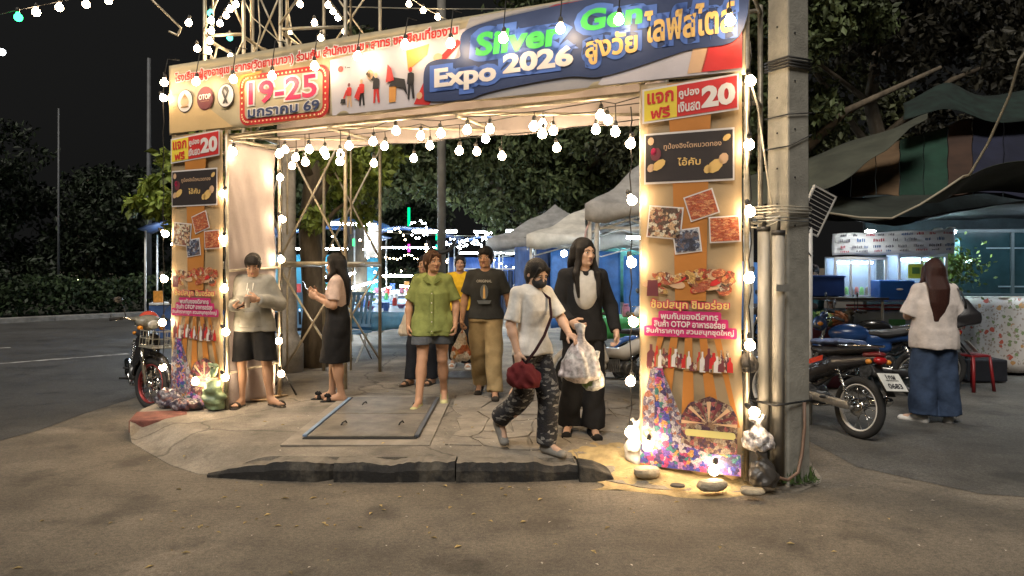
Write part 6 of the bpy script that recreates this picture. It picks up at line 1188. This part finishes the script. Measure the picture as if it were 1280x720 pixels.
tree('tree with hanging foliage behind the near canopy at right', (5.0, 18.5, 0), [(0, 0, 0, .35), (0, 0, 3, .28), (0, 0, 6, .12)], [[(0, 0, 3, .2), (-1.6, 0, 4.6, .1), (-2.4, 0, 5, .03)], [(0, 0, 3, .2), (2, 0, 4.8, .1), (3, 0, 5.2, .03)]],
     [(0, 0, 4.6, 1.9), (-2, 0, 4.6, 1.5), (-1.2, -.5, 3.2, 1.2), (1.8, 0, 5, 1.8), (0, 0, 6.8, 2.0), (-2.2, 0, 6.6, 1.5), (2.6, 0, 7, 1.8), (3.8, 0, 5.2, 1.4)], 26000, .19, LD, 13)
tree('tree with green leaves rising behind the concrete pole', (4.2, 11.8, 0), [(0, 0, 0, .22), (.05, 0, 2.6, .17), (-.2, 0, 4, .12), (-.3, 0, 6, .05)], [[(0, 0, 3, .1), (1.0, -.3, 4.0, .06), (2.3, -.6, 4.6, .03)], [(0, 0, 3, .1), (-.6, -.3, 4.2, .05), (-.9, -.4, 5, .02)]],
     [(-.6, -.3, 4.2, .75), (.1, -.3, 5.2, .95), (-.7, -.2, 5.6, .8), (.5, 0, 4.1, .7), (-.5, 0, 3.2, .55), (1.1, 0, 5.6, .8), (.3, .2, 3.3, .5)], 16000, .13, LA, 14)
tree('leafless looking dark tree with brown twigs above the striped awning', (6.6, 12.8, 0), [(0, 0, 0, .2), (0, 0, 2.8, .16), (-.4, 0, 4.4, .1), (-.2, 0, 6, .05)], [[(0, 0, 2.6, .09), (-1.2, -.4, 3.4, .05), (-2.4, -.7, 3.3, .02)], [(-.1, 0, 3.2, .09), (-1.1, -.2, 4.4, .05), (-2.0, -.3, 5.6, .02)], [(-.2, 0, 3.8, .07), (1.0, 0, 4.8, .05), (2.0, 0, 5.2, .02)], [(-1.2, -.4, 3.4, .04), (-2.0, -.4, 4.2, .02), (-2.6, -.5, 5.0, .01)], [(-.4, 0, 4.4, .06), (-1.4, -.3, 5.0, .03), (-2.6, -.6, 5.1, .01)]],
     [(-.2, 0, 5.4, 1.0), (1.6, 0, 5.2, 1.1), (.6, 0, 6.4, 1.2), (2.6, 0, 6.0, 1.2), (-1.6, -.2, 5.8, .7), (.9, 0, 4.2, .7)], 12000, .15, leafm('brownish', (.026, .024, .015)), 15)
# dark trees across the road on the left
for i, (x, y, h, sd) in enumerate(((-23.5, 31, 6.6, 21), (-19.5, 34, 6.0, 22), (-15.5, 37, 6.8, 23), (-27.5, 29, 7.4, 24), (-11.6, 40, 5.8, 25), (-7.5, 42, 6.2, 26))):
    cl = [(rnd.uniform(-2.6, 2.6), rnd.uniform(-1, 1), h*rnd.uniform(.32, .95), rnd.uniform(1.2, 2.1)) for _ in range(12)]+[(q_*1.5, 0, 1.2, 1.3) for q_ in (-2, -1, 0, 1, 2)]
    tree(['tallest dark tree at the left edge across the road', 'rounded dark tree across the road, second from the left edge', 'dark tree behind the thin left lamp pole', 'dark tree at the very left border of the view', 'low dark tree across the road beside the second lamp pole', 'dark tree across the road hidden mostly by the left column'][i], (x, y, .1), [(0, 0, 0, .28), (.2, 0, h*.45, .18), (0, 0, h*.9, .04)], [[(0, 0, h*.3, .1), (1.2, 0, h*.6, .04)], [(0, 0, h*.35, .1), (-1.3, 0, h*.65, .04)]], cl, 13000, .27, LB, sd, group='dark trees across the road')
A_ = Vector((-19, 14.6)); B_ = Vector((-7.0, 27.5)); d_ = (B_-A_).normalized(); n_ = Vector((-d_.y, d_.x)); g_ = np.random.RandomState(5); n = 30000; t = g_.rand(n)*1.9-.3; P = np.stack([A_.x+(B_.x-A_.x)*t+n_.x*1.3+g_.normal(size=n)*.35*n_.x, A_.y+(B_.y-A_.y)*t+n_.y*1.3+g_.normal(size=n)*.5, .1+g_.rand(n)**.6*(1.0+.18*np.sin(t*40)+.1*np.sin(t*93))], 1)
d = g_.normal(size=(n, 3)); d /= np.linalg.norm(d, axis=1, keepdims=True); u = np.cross(d, g_.normal(size=(n, 3))); u /= np.linalg.norm(u, axis=1, keepdims=True); sz = .16
V = np.stack([P, P+d*sz*.5+u*sz*.3, P+d*sz, P+d*sz*.5-u*sz*.3], 1).reshape(-1, 3); hg = npmesh('hedge', V, np.arange(4*n).reshape(-1, 4), leafm('hedge', (.020, .034, .012)), None, False); tag(hg, 'clipped dark hedge along the far side of the road at the left', 'hedge')
for i, (px, d, h, r_) in enumerate(((73, 27, 7.2, .035), (186, 24, 8.2, .07))):
    p = at(px, 330, d); lp = empty('street_pole', (p[0], p[1], .1), 0, ('thin pole standing among the dark trees at the far left', 'tall grey pole just left of the left printed column')[i], 'pole'); MB().tube([(0, 0, 0), (0, 0, h)], [r_*1.4, r_*.8], 10).build('shaft', mat('pole_paint', (.10, .105, .11), .6), lp, True)
for i, (px, py, d) in enumerate(((107, 345, 34), (96, 350, 33), (156, 351, 35))): tag(MB().sph((0, 0, 0), (.07, .05, .05), 8, 6).build('distant_lamp', emit('distant_light', (.9, .95, .5), 4), None, True, loc=at(px, py, d)), ('brightest', 'leftmost faint', 'right faint')[i]+' distant lamp glimmering through the hedge', 'lamp')
tag(MB().sph((0, 0, 0), .09, 12, 8).build('street_light', emit('street_white', (.9, .95, 1), 8), None, True, loc=at(2, 65, 20)), 'white street light at the left edge of the dark sky', 'street light')

# ================================================================ RIGHT SIDE: awning, food stall, shop
def sheetpts(rows, name, m, parent=None, solid=.006, sub=6, wob=.02):
    """smooth sheet through a grid of control points (rows of equal length)"""
    G_ = np.array(rows, float); nr, nc = G_.shape[:2]; ui = np.linspace(0, nc-1, (nc-1)*sub+1); vi = np.linspace(0, nr-1, (nr-1)*sub+1)
    def cat(A, t, ax):
        n_ = A.shape[ax]; i = np.clip(np.floor(t).astype(int), 0, n_-2); f = (t-i); T = lambda k: np.take(A, np.clip(i+k, 0, n_-1), ax); sh = [1]*A.ndim; sh[ax] = len(t); f = f.reshape(sh)
        p0, p1, p2, p3 = T(-1), T(0), T(1), T(2); return .5*(2*p1+(p2-p0)*f+(2*p0-5*p1+4*p2-p3)*f*f+(3*p1-p0-3*p2+p3)*f**3)
    A = cat(cat(G_, vi, 0), ui, 1); A[..., 2] += wob*np.sin(A[..., 0]*6+A[..., 1]*4); A[..., 1] += wob*np.sin(A[..., 0]*11+A[..., 2]*5)
    H_, W_ = A.shape[:2]; V = A.reshape(-1, 3); Q = np.array([(j*W_+i, j*W_+i+1, (j+1)*W_+i+1, (j+1)*W_+i) for j in range(H_-1) for i in range(W_-1)])
    o = npmesh(name, V, Q, m, parent); b_ = o.modifiers.new('s', 'SOLIDIFY'); b_.thickness = solid; return o
aw = empty('striped_awning', (0, 0, 0), 0, 'big striped awning of orange, green, brown and dark blue cloth panels at the right', 'awning')
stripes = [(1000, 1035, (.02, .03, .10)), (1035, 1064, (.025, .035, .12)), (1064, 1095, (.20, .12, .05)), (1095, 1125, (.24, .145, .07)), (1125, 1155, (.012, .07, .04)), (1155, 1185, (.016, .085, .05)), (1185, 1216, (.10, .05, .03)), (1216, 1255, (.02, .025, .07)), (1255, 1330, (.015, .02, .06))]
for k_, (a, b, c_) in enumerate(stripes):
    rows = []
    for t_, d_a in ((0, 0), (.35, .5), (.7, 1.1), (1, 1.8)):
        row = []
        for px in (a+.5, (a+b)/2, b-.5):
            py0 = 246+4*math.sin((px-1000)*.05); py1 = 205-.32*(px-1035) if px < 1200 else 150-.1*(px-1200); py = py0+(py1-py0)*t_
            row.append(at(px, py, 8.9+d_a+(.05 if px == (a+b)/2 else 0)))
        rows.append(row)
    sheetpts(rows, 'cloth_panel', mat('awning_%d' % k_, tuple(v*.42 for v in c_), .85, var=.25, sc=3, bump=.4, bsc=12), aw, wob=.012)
gtarp = mat('grey_green_tarp', (.052, .056, .040), .8, var=.3, sc=2.5, bump=.5, bsc=10); gtarp2 = mat('dark_green_tarp', (.024, .03, .023), .8, var=.35, sc=2.5, bump=.5, bsc=10)
tag(sheetpts([[at(925, 268, 9.0), at(985, 246, 8.5), at(1035, 234, 8.2), at(1090, 200, 8.4), at(1125, 172, 8.8), at(1158, 146, 9.2)], [at(925, 235, 9.4), at(985, 215, 9.0), at(1035, 200, 8.8), at(1090, 177, 9.0), at(1125, 160, 9.1), at(1160, 144, 9.4)], [at(925, 225, 10), at(985, 205, 9.7), at(1035, 188, 9.6), at(1090, 168, 9.6), at(1125, 156, 9.6), at(1162, 142, 9.7)]], 'tarpaulin', gtarp), 'grey green tarpaulin sloping up to the right above the solar panel', 'tarpaulin')
edge = [(985, 262), (1035, 266), (1075, 272), (1115, 273), (1150, 256), (1180, 237), (1205, 220), (1240, 208), (1300, 200)]
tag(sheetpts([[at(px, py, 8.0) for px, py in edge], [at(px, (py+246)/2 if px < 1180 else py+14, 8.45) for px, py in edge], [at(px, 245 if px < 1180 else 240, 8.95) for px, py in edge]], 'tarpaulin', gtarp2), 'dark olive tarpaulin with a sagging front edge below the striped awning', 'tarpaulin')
wire('edge_rope', [at(px, py, 7.98) for px, py in edge[:7]]+[at(1212, 219, 7.9), at(1235, 180, 7.7), at(1262, 120, 7.4), at(1275, 75, 7.2), at(1300, 40, 7.1)], .013, mat('pale_rope', (.30, .27, .2), .8), 'pale rope along the sagging awning edge and rising to the top right', n=4)
tag(sheetpts([[at(1130, 150, 10), at(1180, 135, 10), at(1230, 150, 10), at(1300, 150, 10)], [at(1130, 128, 11), at(1180, 105, 11), at(1230, 118, 11), at(1300, 112, 11)]], 'green_net', mat('shade_net', (.007, .018, .014), .9, var=.5)), 'dark green shade net bunched on top of the awning at the upper right', 'net')
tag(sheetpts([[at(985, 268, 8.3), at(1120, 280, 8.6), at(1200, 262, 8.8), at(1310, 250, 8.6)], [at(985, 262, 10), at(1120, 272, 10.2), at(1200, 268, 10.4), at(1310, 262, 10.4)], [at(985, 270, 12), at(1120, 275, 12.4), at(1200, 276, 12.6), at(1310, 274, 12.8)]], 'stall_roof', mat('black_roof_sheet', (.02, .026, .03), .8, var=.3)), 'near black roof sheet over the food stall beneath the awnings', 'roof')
# solar lamp post
sp = empty('solar_lamp', (3.02, 7.45, 0), 0, 'small tilted solar panel with white frame on a white post right of the concrete pole', 'solar panel')
MB().tube([(-.02, 0, 0), (-.02, 0, 2.28)], .026, 10).build('post', mat('white_pvc', (.6, .6, .58), .4), sp, True)
pn = MB().box((0, 0, 0), (.30, .022, .42)).build('panel', mat('solar_cell', (.012, .014, .02), .2), sp, bevel=.002); pn.location = (.02, -.04, 2.15); pn.rotation_euler = (R(14), R(20), R(24))
for x in (-.148, .148): MB().box((x, -.003, 0), (.016, .03, .436)).build('panel_frame', MATS['white_pvc'], pn)
for z in (-.214, .214): MB().box((0, -.003, z), (.31, .03, .016)).build('panel_frame', MATS['white_pvc'], pn)
for k_ in range(9): MB().box((0, -.0125, -.17+k_*.043), (.28, .003, .006)).build('cell_line', MATS['white_pvc'], pn)
MB().tube([(-.02, 0, 2.0), (-.08, -.02, 1.9), (-.05, -.02, 1.75), (-.02, -.03, 1.7)], .006, 6).build('cable', cable, sp, True)
# food stall
fs = empty('food_stall', (5.35, 10.7, 0), R(-6), 'white food stall with glass cabinets, a long pale sign and a red counter edge', 'food stall')
signm = mat('stall_sign_white', (.55, .62, .70), .6, var=.06, sc=4, bump=.2, bsc=20)
sgn = MB().sheet(lambda a, b: (-.82+1.62*a, -.42+.02*math.sin(a*9+b*4), 1.74+.30*b+.045*a*(.4+b)+.008*math.sin(a*14)), 30, 5).build('sign_sheet', signm, fs, True, solid=.004)
rr = random.Random(8); inks = [mat('ink_grey', (.10, .11, .16), .7), mat('ink_red', (.30, .06, .10), .7), mat('ink_blue', (.06, .14, .34), .7)]
for z, hgt in ((2.00, .035), (1.92, .05), (1.835, .04), (1.78, .028)):
    x = -.72
    while x < .68:
        w_ = rr.uniform(.05, .16); mb = MB(); q = x
        while q < x+w_: l_ = rr.uniform(.008, .02); mb._add([(q, -.452, z+rr.uniform(-.01, 0)+.04*(q+.8)/1.6), (q+l_, -.452, z+.04*(q+.8)/1.6), (q+l_, -.452, z+hgt*rr.uniform(.5, 1)+.04*(q+.8)/1.6), (q, -.452, z+hgt*rr.uniform(.4, 1)+.04*(q+.8)/1.6)], [(0, 1, 2, 3)]); q += l_+rr.uniform(.004, .012)
        o = mb.build('faint_writing', inks[rr.randrange(3)], sgn); o['kind'] = 'stuff'; x += w_+rr.uniform(.04, .12)
alw = mat('cabinet_white', (.55, .60, .64), .35, metal=.1, var=.06); glassm = mat('cabinet_glass', (.55, .75, .85), .08, alpha=.16, spec=.8)
def cabinet(x0, x1, z0, z1, y0, y1, divs):
    for x in (x0, x1):
        for y in (y0, y1): MB().box((x, y, (z0+z1)/2), (.035, .035, z1-z0)).build('cabinet_post', alw, fs, bevel=.003)
    for z in (z0, z1):
        for y in (y0, y1): MB().box(((x0+x1)/2, y-.002, z), (x1-x0+.03, .04, .045)).build('cabinet_rail', alw, fs, bevel=.003)
    for x in divs: MB().box((x, y0-.004, (z0+z1)/2), (.03, .02, z1-z0-.05)).build('cabinet_post', alw, fs, bevel=.002)
    MB().box(((x0+x1)/2, y0+.01, (z0+z1)/2), (x1-x0, .005, z1-z0-.04)).build('pane', glassm, fs); MB().box(((x0+x1)/2, (y0+y1)/2, z1+.01), (x1-x0, y1-y0, .02)).build('cabinet_roof', alw, fs); MB().box(((x0+x1)/2, y1-.02, (z0+z1)/2), (x1-x0, .01, z1-z0)).build('cabinet_back', mat('cabinet_back', (.30, .33, .42), .6), fs)
    MB().tube([(x0+.1, (y0+y1)/2, z1-.06), (x1-.1, (y0+y1)/2, z1-.06)], .014, 8).build('tube_light', emit('cabinet_tube', (.6, .82, 1), 40), fs, True)
cabinet(-.76, -.08, 1.16, 1.70, -.35, .05, (-.55, -.30)); cabinet(.10, .72, 1.16, 1.74, -.35, .05, (.4,))
MB().box((.0, -.15, 1.12), (1.7, .62, .05)).build('counter_top', alw, fs, bevel=.004); 
for z in (1.045, 1.0): MB().box((.1, -.47, z), (1.5, .03, .03)).build('red_rail', mat('red_rail', (.38, .03, .04), .4), fs, bevel=.004)
MB().box((.0, -.12, .66), (1.62, .55, .62)).build('cart_body', mat('cart_panel', (.36, .44, .52), .5, var=.1), fs, bevel=.005)
for sx in (-.7, .7): MB().torus((sx, -.44, .28), .25, .02, 'y', 24, 8).build('cart_wheel', rub, fs, True)
MB().box((.05, -.405, .78), (.22, .006, .14)).build('green_notice', mat('green_notice', (.10, .38, .14), .6), fs)
MB().box((.30, -.40, 1.52), (.20, .006, .20)).build('yellow_notice', mat('yellow_green_notice', (.45, .62, .08), .6), fs); MB().box((.30, -.405, 1.53), (.10, .004, .09)).build('notice_mark', mat('ink_green', (.08, .22, .08), .7), fs)
for k_ in range(9): MB().lathe([(0, 0), (.03, 0), (.033, .05), (.028, .12), (.012, .15), (0, .15)], (-.68+.07*k_, -.15, 1.145), 10).build('bottle', mat(['sauce_brown', 'sauce_red', 'sauce_green'][k_ % 3], [(.10, .05, .03), (.4, .05, .03), (.12, .35, .05)][k_ % 3], .3), fs, True)
bx = empty('blue_box', (5.17, 10.05, .0), R(-4), 'bright blue box with a small white mark on the food stall counter', 'box'); MB().box((0, 0, 1.27), (.46, .3, .26)).build('box_body', mat('blue_box', (.015, .12, .55), .4, var=.05), bx, bevel=.012); MB().sph((.03, -.153, 1.28), (.045, .004, .014), 10, 6).build('white_mark', white, bx)
bx = empty('blue_crate', at(1026, 400, 10.2), 0, 'dark blue cool box in front of the vendor, behind the solar lamp post', 'cool box'); bx.location.z = 1.18; MB().box((0, 0, .13), (.52, .34, .26)).build('box_body', mat('dark_blue_box', (.012, .045, .22), .4, var=.05), bx, bevel=.014); MB().box((0, 0, .27), (.54, .36, .03)).build('lid', mat('dark_blue_lid', (.015, .06, .28), .4), bx, bevel=.006)
table('dark table under the cool box and the vegetables behind the solar lamp post', (4.45, 10.2, 0), 0, 1.2, .6, 1.17, mat('dark_table', (.05, .045, .04), .6))
vendor = person('vendor in a teal shirt leaning behind the blue cool box', (4.45, 10.95, 0), R(10), 1.60, SK1, hair='short', pitch=R(18), yaw=R(-25), w=1.0, res=.014, pose=dict(elL=(-.27, -.08, 1.12), wrL=(-.34, -.26, 1.10), elR=(.25, -.05, 1.1), wrR=(.15, -.25, 1.05)),
  top=dict(name='teal_shirt', mat=cloth('teal', (.06, .17, .20)), hem=.84, sleeve='short', ex=.02), bottom=dict(name='trousers', kind='pants', hem=.1, mat=blk), feet=dict(kind='sandal', mat=sandm))
for k_, (px, py, c_, w_) in enumerate(((1012, 392, 'green', 'leftmost bunch of green vegetables'), (1030, 386, 'light_green', 'pale green cabbage'), (1046, 380, 'orange_leaf', 'basket of reddish vegetables'))):
    m_ = mat('veg_'+c_, {'green': (.06, .22, .05), 'light_green': (.30, .42, .12), 'orange_leaf': (.42, .16, .06)}[c_], .6, var=.4, sc=20, bump=.5); F_ = Field((-.2, -.16, -.02), (.2, .16, .26), .014); F_.el((0, 0, .09), (.15, .11, .1), .02); F_.folds(.022, k_, 4, 4); V_, Q_ = F_.mesh(); o_ = npmesh('vegetables', V_, Q_, m_); p_ = at(px, py, 9.75); o_.location = (p_[0], 9.78, .80); tag(o_, w_+' on the crate by the solar lamp post', 'vegetables')
cr = MB(); cr.box((3.98, 9.8, .40), (.6, .4, .78)); tag(cr.build('crate', mat('maroon_crate', (.09, .02, .03), .6, var=.3), None, bevel=.01), 'dark maroon crate under the vegetables behind the solar lamp post', 'crate')
for i, (px, py, w_) in enumerate(((1173, 291, 'left'), (1189, 290, 'right'))):
    R_ = empty('lamp', at(px, py, 10.8), 0, w_+' one of two bright lamps hanging beside the food stall sign', 'lamp', 'two lamps by the stall sign'); MB().sph((0, 0, 0), (.075, .05, .032), 14, 8).build('lamp_lens', emit('stall_lamp', (.65, .92, 1.0), 130), R_, True); MB().lathe([(.09, .02), (.05, .07), (0, .075)], n=14).build('shade', wpaint, R_, True, solid=.003)
R_ = empty('lamp', at(1048, 302, 11.0), 0, 'small pinkish lamp at the left end of the food stall sign', 'lamp'); MB().sph((0, 0, 0), (.07, .05, .03), 12, 8).build('lamp_lens', emit('pink_lamp', (1, .75, .75), 50), R_, True)
R_ = empty('lamp', at(1088, 289, 9.9), 0, 'small warm lamp just above the food stall sign', 'lamp'); MB().sph((0, 0, 0), (.07, .05, .02), 12, 8).build('lamp_lens', emit('warm_lens', (1, .92, .8), 110), R_, True)
for i, (px, w) in enumerate(((1177, .17), (1193, .16))): tag(hang('hanging_sheet', at(px, 298, 11.2)[0], 11.2, at(px, 296, 11.2)[2], w, .32, mat('pale_teal_sheet', (.22, .42, .45), .6), ('left', 'right')[i]+' pale teal sheet hanging under the two bright stall lamps', fold=.01, cat='sheet'))
# potted shrub by the stall
g_ = np.random.RandomState(9); pb = empty('potted_shrub', (6.30, 10.6, 0), 0, 'leafy green shrub between the food stall and the dark shop window', 'shrub'); n = 900; P = g_.normal(size=(n, 3))*(.17, .12, .15)+(0, 0, 1.58); d = g_.normal(size=(n, 3)); d /= np.linalg.norm(d, axis=1, keepdims=True); u = np.cross(d, g_.normal(size=(n, 3))); u /= np.linalg.norm(u, axis=1, keepdims=True); sz = .07
npmesh('leaves', np.stack([P, P+d*sz*.5+u*sz*.3, P+d*sz, P+d*sz*.5-u*sz*.3], 1).reshape(-1, 3), np.arange(4*n).reshape(-1, 4), LC, pb, False); MB().tube([(0, 0, 0), (.02, 0, 1.0), (0, 0, 1.55)], .015, 6).build('stem', barkm, pb, True)
# shop with dark window and floral cloth in front
shop = empty('shop_front', (7.35, 11.2, 0), R(-3), 'dark shop front with a teal black window at the right edge behind the floral cloth', 'shop')
MB().box((.9, .9, 1.5), (5.0, .1, 3.0)).build('wall', mat('shop_wall', (.03, .045, .05), .8, var=.3), shop)
MB().box((.55, .0, 1.62), (2.6, .03, .95)).build('window_pane', mat('shop_glass', (.015, .035, .04), .12, spec=.7), shop)
for x in (-.75, .2, .98, 1.8): MB().box((x, -.02, 1.62), (.05, .05, 1.05)).build('window_frame', mat('frame_dark', (.05, .07, .075), .5), shop, bevel=.003)
for z in (1.15, 2.12): MB().box((.55, -.025, z), (2.6, .05, .05)).build('window_frame', MATS['frame_dark'], shop, bevel=.003)
for x, z, w_ in ((.1, 1.86, .55), (1.25, 1.82, .35), (.45, 1.28, .9)): MB().box((x, -.03, z), (w_, .02, .02)).build('shelf_edge', mat('pale_trim', (.16, .22, .24), .5), shop)
MB().box((.85, -.35, 2.18), (.75, .5, .06)).build('bright_awning_edge', mat('pale_awning', (.30, .42, .45), .5), shop)
MB().sph((-.45, -.05, 1.66), (.05, .03, .03), 10, 6).build('window_lamp', emit('window_lamp', (.6, .9, 1), 8), shop)
def floral():
    if 'floral_cloth' in MATS: return MATS['floral_cloth']
    m = bpy.data.materials.new('floral_cloth'); m.use_nodes = True; nt = m.node_tree; L = nt.links; b = nt.nodes['Principled BSDF']; b.inputs['Roughness'].default_value = .7
    tc = nd(nt, 'ShaderNodeTexCoord'); cur = None; base = (.60, .55, .50, 1)
    for sc_, c_, th, r0 in ((9, (.50, .10, .06), .30, .22), (7, (.52, .28, .10), .25, .20), (13, (.22, .28, .12), .26, .25), (26, (.35, .28, .22), .4, .3)):
        mp = nd(nt, 'ShaderNodeMapping'); mp.inputs['Location'].default_value = (sc_*.7, 1, sc_*.3); L.new(tc.outputs['Object'], mp.inputs[0]); nz = nd(nt, 'ShaderNodeTexNoise'); nz.inputs['Scale'].default_value = sc_*2.2; L.new(mp.outputs[0], nz.inputs['Vector'])
        ad = nd(nt, 'ShaderNodeMixRGB'); ad.blend_type = 'ADD'; ad.inputs[0].default_value = .05; L.new(mp.outputs[0], ad.inputs[1]); L.new(nz.outputs[1], ad.inputs[2])
        v = nd(nt, 'ShaderNodeTexVoronoi'); v.inputs['Scale'].default_value = sc_; L.new(ad.outputs[0], v.inputs['Vector']); sp_ = nd(nt, 'ShaderNodeSeparateColor'); L.new(v.outputs['Color'], sp_.inputs[0])
        a = nd(nt, 'ShaderNodeMath', operation='LESS_THAN'); a.inputs[1].default_value = r0+.12; L.new(v.outputs['Distance'], a.inputs[0]); c2 = nd(nt, 'ShaderNodeMath', operation='LESS_THAN'); c2.inputs[1].default_value = th; L.new(sp_.outputs[0], c2.inputs[0])
        mu = nd(nt, 'ShaderNodeMath', operation='MULTIPLY'); L.new(a.outputs[0], mu.inputs[0]); L.new(c2.outputs[0], mu.inputs[1]); mx = nd(nt, 'ShaderNodeMixRGB'); mx.inputs[2].default_value = (*c_, 1)
        if cur is None: mx.inputs[1].default_value = base
        else: L.new(cur, mx.inputs[1])
        L.new(mu.outputs[0], mx.inputs[0]); cur = mx.outputs[0]
    L.new(cur, b.inputs['Base Color']); MATS['floral_cloth'] = m; return m
cf = empty('floral_counter', (7.4, 10.75, 0), R(-4), 'long counter wrapped in cream cloth printed with red and orange flowers at the right edge', 'counter')
MB().box((.2, .17, .56), (2.7, .30, 1.06)).build('counter_core', mat('counter_wood', (.12, .09, .06), .8), cf); MB().sheet(lambda a, b: (-1.18+2.75*a, -.07+.03*math.sin(a*26)*(1-b*.5)+.012*math.sin(a*61), .05+1.08*b), 90, 8).build('floral_cloth', floral(), cf, True, solid=.004); MB().sheet(lambda a, b: (-1.18+2.75*a, -.07+.38*b, 1.135), 10, 2).build('floral_top', floral(), cf, True)
st_ = empty('plastic_stool', (5.92, 9.5, 0), R(15), 'dark red plastic stool standing right of the woman in wide jeans', 'stool'); rs = mat('red_plastic', (.22, .012, .015), .4)
MB().box((0, 0, .45), (.28, .28, .03)).build('seat', rs, st_, bevel=.01)
for x in (-.13, .13):
    for y in (-.13, .13): MB().tube([(x*1.25, y*1.25, 0), (x, y, .44)], [.024, .018], 6).build('leg', rs, st_, True)
tag(MB().box((6.45, 10.2, .17), (.55, .35, .3)).build('dark_tub', mat('dark_tub', (.02, .022, .03), .5), None, bevel=.02), 'black tub on the ground at the left end of the floral counter', 'tub')

# warm strings along the lane, and tube lamps added to brighten the market
fairy('i', [at(540, 318, 16), at(552, 322, 20), at(560, 325, 26)], 16, glows, 'warm bulb string running into the distance above the couple', 1.3, .03, .1)
fairy('j', [at(470, 318, 14), at(510, 316, 19), at(535, 322, 26)], 18, glows, 'warm bulb string over the left market stalls', 1.3, .03, .12)
fairy('k', [at(610, 322, 18), at(660, 330, 18), at(735, 322, 15)], 14, gloww, 'cool bulb string under the right canopies', 1.2, .03, .12)
for i, (x, y, z) in enumerate(((-1.6, 15.5, 2.3), (.3, 16.5, 2.35), (-2.9, 13.6, 2.35), (-.8, 20.5, 2.5), (1.7, 12.6, 1.95), (2.4, 15.6, 2.1))): tube_lamp((x, y, z), R(20*i), .9, ['tube lamp over the near end of the second blue table', 'tube lamp over the clothes rack', 'tube lamp over the blue slatted chairs', 'tube lamp above the middle of the lane', 'tube lamp under the middle pale canopy', 'tube lamp behind the near grey canopy'][i])  # tubes added to lighten the market floor and trees


tube_lamp((7.6, 10.1, 2.25), R(-4), .7, 'tube lamp under the dark roof above the floral cloth counter')
tube_lamp((2.0, 10.7, 2.0), R(10), .7, 'tube lamp under the near grey canopy beside the right column')  # tube added to lift the dark near canopy
fairy('l', [at(452, 300, 13), at(470, 345, 13.5), at(500, 340, 16)], 10, glows, 'drooping warm bulbs over the blue covered tables', 1.3, .03, .05)
goods(-2.15, 12.3, .875, 1.3, 1.2, 9, 'the blue table nearest the scaffold', 14); goods(-3.6, 12.3, .855, 1.3, .5, 6, 'the table behind the scaffold', 15)
